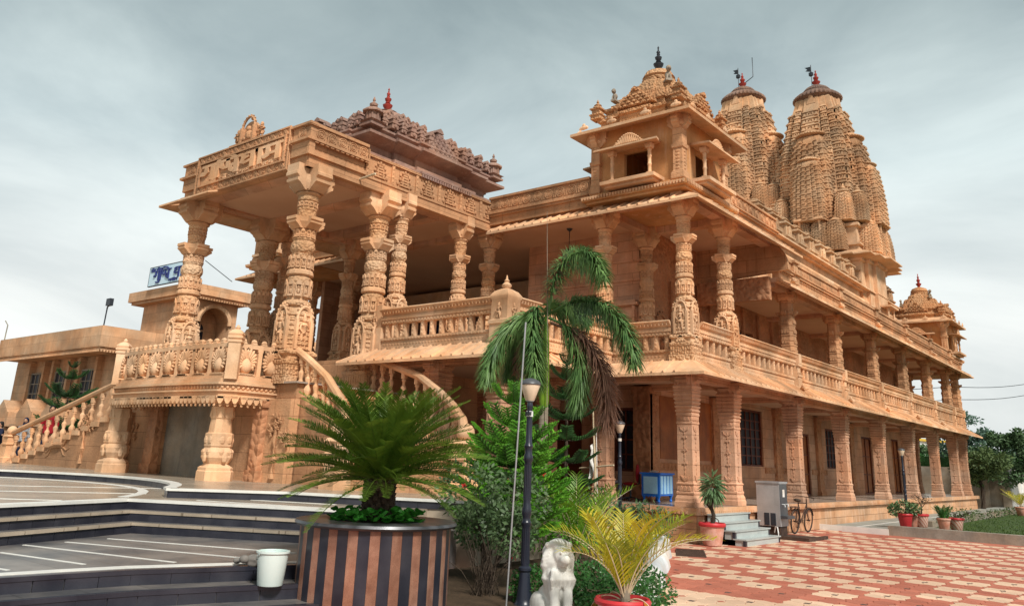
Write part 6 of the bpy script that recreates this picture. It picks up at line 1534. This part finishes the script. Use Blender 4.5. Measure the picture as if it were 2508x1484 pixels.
MB().b(-.24,.24,-.32,.32,0,.145).o('block', 'marble', LI)

# ---- bucket and rag on the steps
bp_ = at(667,1435,'z',.30)
BK = thing('bucket', 'translucent white plastic bucket of water on the black steps', 'bucket', (bp_.x-.05, bp_.y-.0, .306))
MB().lathe([(.135,0),(.14,.01),(.172,.33),(.172,.345),(.166,.345),(.155,.24),(.15,.24)], 28).o('bucket_body', 'plastic', BK, smooth=40)
MB().rings([[(q*math.cos(2*math.pi*i/28), q*math.sin(2*math.pi*i/28), z) for i in range(28)] for q, z in ((.168,.335),(.186,.34),(.186,.36),(.168,.362),(.164,.345))], 0, False, False).o('rim', 'plastic', BK, smooth=40)
MB().tube([(.18*math.cos(R(a)), .18*math.sin(R(a)), .33-.09*math.sin(R(a-90))) for a in range(90,271,15)], .006, 5).o('handle', 'plastic', BK)
rg = MB(); q = random.Random(3)
for i in range(16): rg.ball((q.uniform(-.16,.16), q.uniform(-.08,.08), .03+q.uniform(0,.05)), (q.uniform(.04,.09), q.uniform(.03,.06), q.uniform(.025,.05)), 8, 6)
rp_ = at(612,1385,'z',.45)
o = put(remeshed(rg, 'rag', 'cloth', .012, 2), 'rag', None, (rp_.x, rp_.y, .458), R(50)); tag(o, 'crumpled grey rag lying on the landing beside the bucket', 'cloth')

# ---- marble entrance steps and things at the plinth
MS = thing('entrance_steps', 'four pale grey marble steps with black edges at the veranda plinth', 'steps', (.37, 0, 0))
for i in range(4):
    z = .8-.01-.17*i-.12; d = .26*(i+1)
    MB().b(.09,d,.02,2.14,0,z-.03).o('step', 'greymarble', MS); MB().b(.09 if i == 0 else d-.3,d+.025,-.01,2.17,z-.03,z).o('tread', 'greymarble', MS)
    for y in (.0,2.06): MB().b(d-.06,d+.006,y,y+.09,max(0,z-.17),z-.032).o('edge_tile', 'blackstone', MS)
PP_ = thing('plant_pot', 'peeling pink terracotta pot with red rim beside the marble steps', 'pot', (.84,-.55,0)); pot_mesh(.30, .52, 'terracotta', 'potred', PP_)
PLA = thing('potted_shrub', 'leafy shrub with twisted trunk in the peeling pot by the steps', 'plant', (.84,-.55,.46))
MB().tube([(0,0,-.05),(.05,.0,.22),(-.02,0,.42),(.06,0,.62)], [.06,.05,.045,.03], 8).tube([(.02,0,.3),(-.12,.02,.45),(-.16,0,.62)], [.03,.022,.012], 6).tube([(.03,0,.2),(.16,0,.12),(.2,0,-.02)], .012, 5).o('trunk', 'bark', PLA)
lb2 = MB(); q = random.Random(9)
for i in range(330):
    d = Vector((q.gauss(0,1), q.gauss(0,1), q.gauss(0,1))).normalized(); p = Vector((.04,0,.82))+Vector((d.x*.22,d.y*.22,d.z*.34))*q.uniform(.3,1)
    leaflet(lb2, p, (d+Vector((0,0,-.5))).normalized(), Vector((q.gauss(0,1),q.gauss(0,1),1)).normalized(), .20, .035, .2)
lb2.o('foliage', 'tree', PLA)
WC = thing('water_cooler', 'tall stainless steel water cooler on legs beside the plinth', 'water cooler', (.78,3.35,0), R(0)); WC.scale = (.88,.88,.92)
MB().b(-.36,.36,-.32,.32,.34,1.52).o('cabinet', 'steel', WC); MB().b(-.385,.385,-.345,.345,1.525,1.58).o('lid', 'steel', WC)
MB().b(.362,.372,-.29,.29,.62,1.5).o('front_panel', 'steeldark', WC); MB().b(.36,.58,-.30,.30,.56,.64).o('drip_tray', 'steeldark', WC); MB().b(.374,.378,-.08,.08,1.15,1.36).o('notice', 'white', WC)
for y in (-.14,.14): MB().tube([(.37,y,.95),(.45,y,.95),(.46,y,.88)], [.016,.016,.013], 6).o('tap', 'white', WC)
for x0_ in (-.14,.06): MB().b(x0_,x0_+.16,-.329,-.322,.36,.70).o('vent', 'darkmetal', WC)
for x in (-.3,.3):
    for y in (-.26,.26): MB().b(x-.03,x+.03,y-.03,y+.03,.0,.34).o('leg', 'rust', WC)
MB().b(-.3,.34,-.25,.25,.05,.32).o('compressor', 'rust', WC)
tag(MB().b(-.42,.95,-.55,.95,.0,.035).b(-.42,.95,-.55,-.47,.035,.08).b(.87,.95,-.47,.95,.035,.08).o('drain_tray', 'rust', None, (.9,3.55,.004)), 'rusty brown drain slab under the water cooler', 'slab')
tag(MB().tube([(1.32,2.3,0),(1.32,2.3,.2),(1.28,2.36,.34),(1.18,2.48,.34),(1.12,2.55,.2)], .016, 7).o('hose', 'white'), 'white hose loop rising by the marble steps', 'hose')
# ---- bicycle
BI = thing('bicycle', 'old black bicycle leaning on the plinth behind the water cooler', 'bicycle', (.62,5.9,0), R(90)); BI.rotation_euler = (R(6), 0, R(90))
def ring3(b, c, r, t, n=28):
    b.rings([[(c[0]+(r+t*math.cos(2*math.pi*j/6))*math.cos(2*math.pi*i/n), c[1]+t*math.sin(2*math.pi*j/6), c[2]+(r+t*math.cos(2*math.pi*j/6))*math.sin(2*math.pi*i/n)) for j in range(6)] for i in range(n)]+[[(c[0]+(r+t*math.cos(2*math.pi*j/6)), c[1]+t*math.sin(2*math.pi*j/6), c[2]) for j in range(6)]], 0, False, False)
for x in (-.55,.55):
    w = MB(); ring3(w, (x,0,.345), .325, .02); wo_ = w.o('wheel', 'rubber', BI)
    s = MB(); ring3(s, (x,0,.345), .30, .008)
    for i in range(18): a = R(i*20); s.tube([(x,.02*(-1)**i,.345),(x+.3*math.cos(a),0,.345+.3*math.sin(a))], .0025, 3)
    s.tube([(x,-.05,.345),(x,.05,.345)], .02, 6); s.o('rim', 'rust', wo_)
    f = MB(); f.rings([[(x+r*math.cos(R(a)), y, .345+r*math.sin(R(a))) for r, y in ((.365,-.03),(.375,0),(.365,.03))] for a in range(20,171,10)], 0, False, False, False); f.o('mudguard', 'rust', BI)
fr2 = MB()
for a, b_ in (((-.38,0,.86),(-.12,0,.30)),((-.38,0,.86),(.30,0,.84)),((-.12,0,.30),(.30,0,.78)),((-.12,0,.30),(.55,0,.345)) if False else ((-.12,0,.30),(-.55,.0,.345)),((-.34,0,.78),(-.55,0,.345)),((.28,0,.95),(.42,0,.55)),((.42,0,.55),(.55,0,.345))): fr2.tube([a, b_], .018, 6)
fr2.o('frame', 'rust', BI)
MB().tube([(.28,0,.95),(.26,0,1.02),(.2,-.26,1.02),(.08,-.28,.98)], .012, 6).tube([(.26,0,1.02),(.2,.26,1.02),(.08,.28,.98)], .012, 6).o('handlebar', 'rust', BI)
MB().ball((-.40,0,.93), (.14,.08,.045), 10, 6).ball((-.49,0,.94), (.07,.10,.05), 8, 6).o('saddle', 'bark', BI)
MB().b(-.82,-.42,-.07,.07,.745,.76).tube([(-.78,.07,.75),(-.55,.05,.345)], .008, 4).tube([(-.78,-.07,.75),(-.55,-.05,.345)], .008, 4).o('carrier', 'rust', BI)
ch = MB(); ring3(ch, (-.12,.05,.30), .09, .008, 16); ch.tube([(-.12,.07,.30),(-.05,.09,.16)], .01, 4).tube([(-.12,-.07,.30),(-.19,-.09,.44)], .01, 4).b(-.09,-.01,.06,.14,.145,.165).o('crank', 'rust', BI)

# ---- blue desk, chair, bench in the corner veranda
DK = thing('blue_desk', 'bright blue wooden desk with pale blue panels in the corner veranda', 'desk', (-1.45,.95,.8), R(6))
MB().b(-.42,.10,0,.95,.17,.72).o('carcass', 'blue', DK); MB().b(-.46,.14,-.04,.99,.72,.76).o('desk_top', 'blue', DK)
MB().b(-.36,.04,-.012,-.001,.22,.66).o('front_panel', 'paleblue', DK)
for i in range(4): MB().b(.101,.112,.06+i*.22,.22+i*.22,.22,.68).o('side_panel', 'paleblue', DK)
for i in range(7): MB().prism([(-.42+i*.074,.17),(-.346+i*.074,.17),(-.383+i*.074,.13)], .0, .02, 'y').o('apron_scallop', 'blue', DK)
lg_ = MB().lathe([(.03,0),(.045,.03),(.03,.06),(.025,.1),(.05,.14),(.05,.17)], 10).mesh('leg', 'blue', smooth=40)
for x in (-.37,.05):
    for y in (.05,.9): put(lg_, 'leg', DK, (x, y, 0))
MB().b(-.2,.05,.2,.4,.762,.775).add([(-.3,.1,.77),(-.1,.05,.79),(-.12,.25,.83),(-.3,.28,.785)], [(0,1,2,3)]).o('papers', 'white', DK) if False else None
pa = MB().add([(-.3,.1,.775),(-.08,.06,.775),(-.1,.3,.80),(-.3,.32,.83),(-.3,.1,.768),(-.08,.06,.768),(-.1,.3,.793),(-.3,.32,.823)], [(0,1,2,3),(7,6,5,4),(0,4,5,1),(1,5,6,2),(2,6,7,3),(3,7,4,0)])
tag(pa.o('paper', 'white', None, (-1.45,1.0,.80)), 'loose white papers lying on top of the blue desk', 'paper')
CHR = thing('office_chair', 'dark red office chair behind the blue desk', 'chair', (-2.3,1.05,.8), R(-70))
MB().ball((0,.2,.72), (.2,.05,.25), 12, 8).o('backrest', 'redcloth', CHR, smooth=60); MB().ball((0,0,.44), (.22,.21,.05), 12, 6).o('seat', 'redcloth', CHR); MB().tube([(0,0,.1),(0,0,.42)], .03, 8).o('stem', 'darkmetal', CHR); MB().tube([(0,.1,.42),(0,.24,.45),(0,.25,.7)], .02, 6).o('back_bar', 'darkmetal', CHR)
for i in range(5): a = R(i*72); MB().tube([(0,0,.1),(.27*math.cos(a),.27*math.sin(a),.05)], .018, 5).ball((.27*math.cos(a),.27*math.sin(a),.028), .028, 6, 4).o('caster_arm', 'darkmetal', CHR)
BN = thing('wooden_bench', 'small wooden bench with folded white cloth near the red door', 'bench', (-3.1,1.2,.8), R(10))
MB().b(-.5,.5,-.18,.18,.38,.43).o('seat', 'wood', BN)
for x in (-.42,.42):
    for y in (-.13,.13): MB().b(x-.03,x+.03,y-.03,y+.03,0,.38).o('leg', 'wood', BN)
bc_ = MB(); q = random.Random(5)
for i in range(9): bc_.ball((q.uniform(-.3,.3), q.uniform(-.1,.1), .47), (.12,.1,.05), 8, 5)
o = put(remeshed(bc_, 'cloth', 'greycloth', .02, 2), 'folded_cloth', None, (-3.1,1.2,.8), R(10)); tag(o, 'folded pale cloth lying on the small wooden bench', 'cloth')
MB().lathe([(.02,0),(.075,.005),(.075,.05),(.02,.06)], 12).o('wall_light', 'white', TP, (-.30,-.2,2.95)) if False else None
tag(MB().tube([(0,0,0),(0,0,-.75)], .012, 6).lathe([(.1,0),(.06,-.06),(.02,-.08)], 10).lathe([(.12,-.68),(.14,-.72),(.05,-.78)], 12).o('hanging_lamp', 'darkmetal', None, (-4.6,1.2,8.92), smooth=40), 'dark rod lamp hanging from the upper terrace ceiling', 'lamp')

# ================================================================ RIGHT SIDE: PATH, LAWN, POTS, WALL
struct(MB().b(.38,2.45,8.36,42,-.06,.10).o('path', 'path')); tag(MB().b(.2,2.42,8.27,8.355,-.06,.16).o('path_kerb', 'marble'), 'low marble edge where the path meets the red paving', 'kerb')
MB().b(1.15,1.22,8.4,30,.10,.105).o('path_line', 'white', bpy.data.objects['path'])
struct(MB().b(2.9,40,8.62,38,-.06,.12).o('lawn', 'grass'))
gr_ = MB(); q = random.Random(12)
for i in range(15000):
    y = 8.75+22*q.random()**1.6; x = 3.2+q.random()*(6+y*.5); leaflet(gr_, Vector((x,y,.115)), Vector((q.gauss(0,.5),q.gauss(0,.5),1)).normalized(), Vector((q.gauss(0,1),q.gauss(0,1),0)).normalized(), .06, .02, .1)
g_ = stuff(gr_.o('grass_blades', 'grass')); g_['label'] = 'short dark green lawn grass'; g_['category'] = 'grass'
tag(MB().b(2.40,30,8.30,8.62,-.06,.26).o('lawn_kerb', 'concrete'), 'long low concrete kerb between paving and lawn', 'kerb')
tag(MB().b(2.45,3.55,8.625,11.6,-.06,.14).o('pot_slab', 'concrete'), 'low concrete slab carrying the row of flower pots', 'slab')
tag(MB().b(2.55,2.85,12.0,36,-.06,.30).o('border_kerb', 'concrete'), 'weathered concrete border running back along the lawn', 'kerb')
STR = mat('striped_pot', (.62,.45,.36), (.52,.33,.25), scale=6, streak=0, fine=.08)
t_ = STR.node_tree; wv = t_.nodes.new('ShaderNodeTexWave'); wv.inputs['Scale'].default_value = 5; wv.bands_direction = 'DIAGONAL'; tcw = t_.nodes.new('ShaderNodeTexCoord'); t_.links.new(tcw.outputs['Object'], wv.inputs[0])
rpw = t_.nodes.new('ShaderNodeMapRange'); rpw.inputs[1].default_value = .78; rpw.inputs[2].default_value = .86; t_.links.new(wv.outputs['Fac'], rpw.inputs[0])
mw = t_.nodes.new('ShaderNodeMix'); mw.data_type = 'RGBA'; mw.inputs[7].default_value = (.42,.12,.08,1); bsd = t_.nodes['Principled BSDF']; t_.links.new(bsd.inputs['Base Color'].links[0].from_socket, mw.inputs[6]); t_.links.new(rpw.outputs[0], mw.inputs[0]); t_.links.new(mw.outputs[2], bsd.inputs['Base Color'])
M['striped'] = STR
def f3(x, y, z): return at((3350+682/2508*x)/1.6077, (2000+682/2508*y)/1.6077, 'z', z)
def potplant(px, py, r, h, body, rim, lab, plant, seed):
    p = f3(px, py, .145); t = thing('flower_pot', lab, 'pot', (p.x, p.y, .14), 0, 'flower pots by the lawn'); pot_mesh(r, h, body, rim, t)
    return (p.x, p.y, .14+h*.85)
a = potplant(800,268,.24,.42,'potred','potred','dark red pot leftmost of the flower pots by the lawn',0,1)
bush('potted_plant', 'dark leafy plant in the leftmost dark red pot', 'plant', a, [((0,0,.25),(.32,.32,.22)),((-.28,-.1,.15),(.2,.2,.18)),((.25,.1,.2),(.2,.2,.16))], 'hib', 260, .10, 6, seed=41)
a = potplant(905,266,.18,.38,'terracotta','terracotta','plain terracotta pot between the red pot and the striped pot',0,2)
a = potplant(1040,272,.22,.42,'striped','potred','striped pink pot with red rim holding a bare branching shrub',0,3)
def bare(p, lab, h=.7, seed=3, n=12):
    q = random.Random(seed); t = thing('bare_shrub', lab, 'plant', p); b = MB(); b.tube([(0,0,-.05),(.02,0,h*.35)], [.03,.022], 6)
    def rec(p, d, l_, r, k):
        e_ = p+d*l_; b.tube([p, p.lerp(e_,.5)+Vector((q.gauss(0,.02),q.gauss(0,.02),q.gauss(0,.02))), e_], [r,r*.85,r*.7], 4)
        if k:
            for i in range(3): rec(e_, (d+Vector((q.gauss(0,.7),q.gauss(0,.7),q.gauss(.1,.4)))).normalized(), l_*.72, r*.62, k-1)
    for i in range(3): rec(Vector((.02,0,h*.33)), Vector((q.gauss(0,.7),q.gauss(0,.7),.8)).normalized(), h*.28, .016, 3)
    b.o('branches', 'bark', t); l = MB(); leaf_cloud(l, (0,0,h*.75), (h*.5,h*.5,h*.25), 60, .05, q); l.o('leaves', 'tree2', t)
bare(a, 'bare twiggy shrub in the striped pot by the lawn', .75, 3)
a = potplant(1360,315,.20,.36,'terracotta','terracotta','low terracotta pot with upright fern beside the lawn edge',0,4)
t = thing('potted_fern', 'upright green fern in the low pot beside the lawn edge', 'plant', a); q = random.Random(8)
for i in range(16):
    b = MB(); frond_path(b, arch_pts(.5, q.uniform(60,85), q.uniform(20,60)), 16, .10, .022, 20, 60, 0, .1, .005, q, .1); b.o('frond', ['hedge','hedge'], t, (q.uniform(-.12,.12),q.uniform(-.1,.1),0), q.uniform(0,6.28))
a = potplant(1540,318,.23,.38,'striped','potred','rightmost striped pot with red rim on the lawn edge',0,5)
bush('potted_plant', 'sparse thorny plant in the rightmost striped pot', 'plant', a, [((0,0,.18),(.3,.25,.16)),((.4,0,.22),(.3,.2,.14))], 'tree2', 120, .07, 14, seed=43)
e_ = f3(2480,100,.15); t = thing('flower_pot', 'terracotta pot at the far right edge of the lawn', 'pot', (e_.x, e_.y, .12), 0, 'flower pots by the lawn'); pot_mesh(.26, .40, 'terracotta', 'terracotta', t)
areca((e_.x, e_.y, .48), 'yellow green palm at the far right edge of the lawn', 'areca', 10, 1.1, 45, .7, None, (50,82), (0,40))
# low flower border along the path
q = random.Random(15); fb = MB()
for i in range(60): y = 12.2+i*.4; leaf_cloud(fb, (2.95+q.uniform(-.1,.15),y,.3), (.22,.22,.16), 22, .09, q)
o = fb.o('flower_border', 'tree2'); o['kind'] = 'stuff'; o['label'] = 'ragged low plants along the concrete lawn border'; o['category'] = 'plants'
# compound wall, hedges, far houses
CW = thing('compound_wall', 'weathered grey concrete compound wall beyond the temple end', 'wall', (-.4,40.2,0))
MB().b(-14,1.2,0,.25,-.05,2.35).o('wall_face', 'concrete', CW); MB().b(1.2,1.65,-.12,.35,-.05,2.45).o('wall_pier', 'concrete', CW); MB().b(.2,.5,-.08,0,-.05,2.4).o('wall_pier', 'concrete', CW); MB().b(1.66,1.74,-.1,12,-.05,2.5).o('wall_end', 'white', CW)
def hedge(p, s, lab, seed):
    q = random.Random(seed); t = thing('hedge', lab, 'hedge', p); b = MB(); MB().b(-s[0]+.08,s[0]-.08,-s[1]+.08,s[1]-.08,0,s[2]-.1).o('hedge_core', 'pinedark', t)
    for i in range(int(1400*min(9, s[0]*s[2]))):
        f = q.random(); x, y, z = q.uniform(-s[0],s[0]), q.uniform(-s[1],s[1]), q.uniform(.02,s[2])
        if f < .55: y = -s[1]+q.uniform(-.05,.06)
        elif f < .85: z = s[2]+q.uniform(-.08,.06)
        else: x = (s[0] if q.random() < .5 else -s[0])+q.uniform(-.05,.05)
        leaf_cloud(b, (x,y,z), (.06,.06,.06), 1, .10, q)
    b.o('foliage', 'hedge', t)
c_ = col(2440,56); hedge((c_[0],c_[1],0), (2.6,.5,.95), 'clipped green hedge behind the lawn near the white wall end', 51)
c_ = col(2440,64); hedge((c_[0],c_[1],0), (3.4,.5,1.5), 'second clipped hedge further back behind the lawn', 52)
c_ = col(2270,66); hedge((c_[0],c_[1],0), (7,.6,3.4), 'tall dark hedge seen between the far ground floor columns', 53)
def far_house(p, w, d, h, mt, roof, lab, rows=1):
    t = thing('far_house', lab, 'house', p, R(-20)); MB().b(-w,w,-d,d,0,h).o('walls', mt, t); MB().b(-w-.3,w+.3,-d-.3,d+.3,h,h+.3).o('roof', roof, t)
    for r in range(rows):
        for i in range(3): MB().b(-w+.5+i*w*.65,-w+1.4+i*w*.65,-d-.04,-d+.02,.9+r*3,2.3+r*3).o('window', 'glass', t)
    return t
c_ = col(2245,110); far_house((c_[0],c_[1],0), 2.6, 3, 6.2, 'white', 'yellowwall', 'white and yellow house far behind the veranda end', 2)
MB().b(-2.64,2.64,-3.05,3.05,2.6,4.2).o('yellow_band', 'yellowwall', bpy.data.objects['far_house'])
c_ = col(2515,130); far_house((c_[0],c_[1],0), 4, 4, 5.6, 'yellowwall', 'pinkwall', 'distant house with pink roof at the right edge', 2)
c_ = col(2470,95); t = thing('boundary_wall', 'low white boundary wall far behind the lawn', 'wall', (c_[0],c_[1],0), R(-25)); MB().b(-14,14,0,.3,0,1.5).o('wall_face', 'white', t)
# power lines
for i, (ya, yb_) in enumerate(((945,936),(976,962))):
    a_, b_ = at(2330,ya+2,'y',45), at(2560,yb_-4,'y',60); pts = [a_.lerp(b_, k/8)-Vector((0,0,.25*math.sin(math.pi*k/8))) for k in range(9)]
    st_p = a_+(a_-b_)*2; pts = [st_p]+pts+[b_+(b_-a_)*1.5]
    tag(MB().tube(pts, .022, 4).o('power_line', 'darkmetal'), ('upper' if i == 0 else 'lower')+' thin black power line crossing the right sky', 'cable', 'power lines')

# ================================================================ LEFT: HOUSE, SIGN, PEOPLE
HS = thing('left_house', 'two storey sandstone coloured house with flat overhanging roof at left', 'house', (-38, 5, 0))
def hl(b): return [(x+38, y-5, z) for x, y, z in b]
hb_ = MB().b(-8,5.2,-3.9,9,0,6.4); HB = hb_.o('walls', 'housewall', HS)
MB().b(-6.9,6.05,-5.5,10,6.45,7.5).b(-6.8,5.95,-5.4,9.9,6.3,6.45).o('roof_fascia', 'housewall', HS)
fz = MB()
for i in range(90): fz.b(-6.8+i*.142,-6.72+i*.142,-5.48,-5.42,6.2,6.31)
for i in range(100): fz.b(6.0,6.06,-5.4+i*.15,-5.32+i*.15,6.2,6.31)
fz.o('roof_fringe', 'housewall', HS)
for x in (-4.9,-1.7,1.6): 
    window('y', -4.15, x-.2, x+1.55, 3.8, 5.6, 3, 3, HS, 'concrete', 'glass'); MB().b(x-.5,x-.2,-4.25,-3.9,3.6,6.2).o('window_reveal', 'housewall', HS); MB().b(x+1.55,x+1.8,-4.25,-3.9,3.6,6.2).o('window_reveal', 'housewall', HS)
for x in (-6.6,-3.4,-.2):
    MB().b(x,x+2.6,-5.4,-3.9,2.5,2.62).prism([(x+.2,2.62),(x+2.2,2.62),(x+2.2,3.2),(x+1.2,4.0),(x+.2,3.2)], -5.2, -3.9, 'y').b(x+2.2,x+2.5,-5.3,-3.9,2.62,3.3).o('window_hood', 'housewall', HS)
    MB().b(x+.2,x+.5,-5.3,-5.0,0,2.5).o('porch_pillar', 'housewall', HS); MB().b(x+2.1,x+2.4,-5.3,-5.0,0,2.5).o('porch_pillar', 'housewall', HS)
# stair tower with arch and sign
tc_ = at(470,690,'y',3.0); tl = at(317,720,'y',3.0); tr2 = at(625,721,'x',tc_.x)
TW = thing('stair_tower', 'square stair tower with arched recess rising behind the left house', 'tower', (tc_.x, 3.0, 0))
wx = tl.x-tc_.x; wy = tr2.y-3.0; zt_ = tc_.z
MB().b(wx+.8,-1.9,.6,wy-.6,5.5,zt_-.55).o('tower_walls', 'housewall', TW)
MB().b(wx,0,0,wy,zt_-.55,zt_).b(wx+.15,-.15,.15,wy-.15,zt_-.7,zt_-.55).o('roof_slab', 'housewall', TW)
fz = MB(); k = 0
while k*.16 < wy: fz.b(-.12,-.04,k*.16,k*.16+.08,zt_-.78,zt_-.68); k += 1
fz.o('roof_fringe', 'housewall', TW)
ra = wy*.5-1.0; yc = wy*.5; zc_ = zt_-.95-ra
ac = [(yc-ra*math.cos(R(a)), zc_+ra*math.sin(R(a))) for a in range(0,181,12)]
pr_ = MB().b(-1.9,-.6,.6,yc-ra,5.5,zt_-.56).o('arch_pier', 'housewall', TW); MB().b(-1.9,-.6,yc+ra,wy-.6,5.5,zt_-.56).o('arch_pier', 'housewall', TW)
spn = MB()
for (y0, z0_), (y1, z1_) in zip(ac[:-1], ac[1:]): spn.prism([(y0,z0_),(y1,z1_),(y1,zt_-.56),(y0,zt_-.56)], -1.9, -.6, 'x')
spn.o('arch_spandrel', 'housewall', TW)
MB().tube([(-.58, y, z) for y, z in ac], .13, 6).o('arch_moulding', 'stone2', TW)
ww = ra*.52; wc = yc-ra*.35
wn = MB().prism([(wc-ww,5.6)]+[(wc-ww*math.cos(R(a)), zc_-.3+ww*math.sin(R(a))) for a in range(0,181,15)]+[(wc+ww,5.6)], -1.89, -1.84, 'x').o('arched_window', 'glass', TW)
mu = MB()
for f in (-.5,0,.5): mu.b(-1.84,-1.81,wc+f*ww-.04,wc+f*ww+.04,5.6,zc_+.3)
for z in (zc_-1.2,zc_-.3): mu.b(-1.84,-1.81,wc-ww,wc+ww,z-.04,z+.04)
mu.o('window_bars', 'housewall', wn)
MB().lathe([(.16,7.0),(.16,7.6)], 8, (-.5,wy-.4)).o('corner_pillar', 'housewall', TW)
sg0 = at(362,702,'y',2.8); sg1 = at(374,657,'y',2.8); hgt = sg1.z-sg0.z
SN = thing('roof_sign', 'pale blue roof sign board with dark blue Devanagari lettering on the stair tower', 'sign', (sg0.x, 2.8, sg0.z))
sw2 = 4.6
MB().b(0,sw2,0,.08,0,hgt).o('board', 'signwhite', SN); MB().b(-.03,sw2+.03,-.01,.09,hgt,hgt+.04).b(-.03,sw2+.03,-.01,.09,-.04,0).b(-.03,0,-.01,.09,0,hgt).o('board_frame', 'darkmetal', SN)
l1_, w1_ = letters(['ga','u','pti',' ','dha','aa','ma'], hgt*.50, hgt*.062, .05); o = l1_.o('lettering', 'signblue', SN, (.55,0,hgt*.26)); o.scale = (3.8/w1_, 1, 1)
l2_, w2_ = letters(['ta','ii','ra',' ','ta','ii','va'], hgt*.15, hgt*.035, .03); o = l2_.o('small_lettering', 'signblue', SN, (.15,0,hgt*.76)); o.scale = (1.15/w2_, 1, 1)
l3_, w3_ = letters(['ga','na','ii','ra'], hgt*.13, hgt*.03, .03); o = l3_.o('small_lettering', 'signblue', SN, (2.2,0,hgt*.07)); o.scale = (.9/w3_, 1, 1)
MB().tube([(sw2+.2,.5,hgt),(sw2+1.6,1.4,-.1)], .02, 4).o('stay_wire', 'darkmetal', SN)
h1 = at(268,745,'y',4.0); sl = thing('flood_light', 'black flood light on a thin mast above the left house roof', 'lamp', (h1.x, h1.y, 7.5)); MB().tube([(-.3,0,-.05),(-.2,0,h1.z-7.7),(0,0,h1.z-7.5)], .05, 6).o('mast', 'darkmetal', sl); MB().b(-.25,.25,-.12,.12,h1.z-7.6,h1.z-7.15).o('lamp_head', 'darkmetal', sl)
h2 = at(14,795,'y',0.0); sl = thing('thin_mast', 'thin bent mast on the left house roof at the picture edge', 'mast', (h2.x+.3, h2.y, 7.45)); MB().tube([(0,0,0),(.05,0,h2.z-7.5),(-.45,0,h2.z-7.2)], .035, 5).o('mast', 'concrete', sl)
ds = at(780,838,'y',14.0); DM = thing('domed_hall', 'small orange domed roof seen between the porch columns', 'building', (ds.x, 14, 0)); MB().b(-2.2,3.4,-2,2,0,ds.z-1.35).o('walls', 'housewall', DM); MB().lathe([(1.5,ds.z-1.35),(1.55,ds.z-1.2),(1.35,ds.z-.7),(1.0,ds.z-.3),(.5,ds.z-.06),(.12,ds.z),(.2,ds.z+.06),(.02,ds.z+.4)], 20).o('dome', 'housewall', DM, smooth=40)
# ---- people by the left staircase
def person(head_px, ydep, floor, label, top, legs, hair, arm=None, rz=0):
    hd = at(*head_px, 'y', ydep); H = max(1.45, min(1.75, hd.z+.11-floor)); z0 = hd.z+.11-H; s = H/1.7
    t = thing('person', label, 'person', (hd.x, hd.y, z0), rz)
    b = MB()
    b.ball((0,0,1.59), (.085,.10,.115), 12, 8).tube([(0,.01,1.40),(0,0,1.52)], [.06,.055], 8).tube([(0,0,.88),(0,0,1.1),(0,.01,1.30),(0,.01,1.42)], [.15,.135,.165,.10], 12)
    for q in (-1,1):
        b.tube([(q*.08,0,.90),(q*.095,-.01,.50),(q*.095,.02,.09)], [.085,.06,.042], 8).ball((q*.095,-.06,.045), (.045,.11,.045), 8, 5)
        if arm and q == arm: P = [(q*.16,0,1.37),(q*.30,-.10,1.18),(q*.52,-.14,1.16)]
        else: P = [(q*.17,0,1.37),(q*.235,.02,1.10),(q*.22,-.06,.86)]
        b.tube(P, [.055,.042,.03], 8); e_ = Vector(P[-1]); d = (e_-Vector(P[1])).normalized(); b.ball(e_+d*.05, (.03,.03,.03), 6, 5)
        for k in range(4): b.tube([e_+d*.05+Vector((0,.012*(k-1.5),0)), e_+d*(.12-.008*abs(k-1.5))+Vector((0,.016*(k-1.5),-.01))], [.009,.007], 5)
        b.tube([e_+d*.03, e_+d*.07+Vector((0,-.04,.01))], [.01,.007], 5)
    b.ball((0,-.105,1.58), (.016,.02,.02), 6, 4)
    o = put(remeshed(b, 'body', 'skin', .017, 2), 'body', t, (0,0,0), 0, s)
    c = MB(); c.tube([(0,0,.80),(0,0,.9),(0,0,1.1),(0,.01,1.30),(0,.01,1.425)], [.185,.175,.155,.185,.115], 14)
    for q in (-1,1):
        P = [(q*.155,0,1.37),(q*.30,-.10,1.18),(q*.46,-.13,1.165)] if arm and q == arm else [(q*.165,0,1.37),(q*.235,.02,1.10),(q*.225,-.03,.95)]
        c.tube(P, [.075,.058,.048], 8)
    put(remeshed(c, 'top', top, .017, 2), 'top', t, (0,0,0), 0, s)
    g = MB()
    for q in (-1,1): g.tube([(q*.075,0,.92),(q*.095,-.01,.50),(q*.095,.02,.12)], [.105,.08,.065], 8)
    put(remeshed(g, 'trousers', legs, .017, 2), 'trousers', t, (0,0,0), 0, s)
    h = MB(); h.ball((0,.02,1.62), (.10,.105,.105), 12, 8).ball((0,.06,1.56), (.095,.07,.12), 10, 6)
    if hair == 'navycloth': h.tube([(0,.03,1.56),(0,.03,1.42),(0,.02,1.33)], [.10,.11,.15], 10)
    put(remeshed(h, 'hair', hair, .015, 2), 'headscarf' if hair == 'navycloth' else 'hair', t, (0,0,0), 0, s)
    f = MB()
    for q in (-1,1): f.ball((q*.035,-.092,1.605), (.014,.01,.008), 6, 4)
    f.ball((0,-.093,1.535), (.028,.01,.008), 6, 4); put(f.mesh('face_features', 'hair'), 'face_features', t, (0,0,0), 0, s)
    return t
person((64,1031), -6.9, 1.0, 'woman in dark headscarf and grey white top behind the left stair railing', 'greycloth', 'navycloth', 'navycloth', rz=R(45))
person((129,1002), -6.9, 1.2, 'person in a dark red top standing behind the left stair railing', 'redcloth', 'navycloth', 'hair', rz=R(70))
person((2,1040), -7.4, 1.0, 'person in dark blue at the left edge reaching for the railing post', 'navycloth', 'navycloth', 'hair', arm=1, rz=R(10))
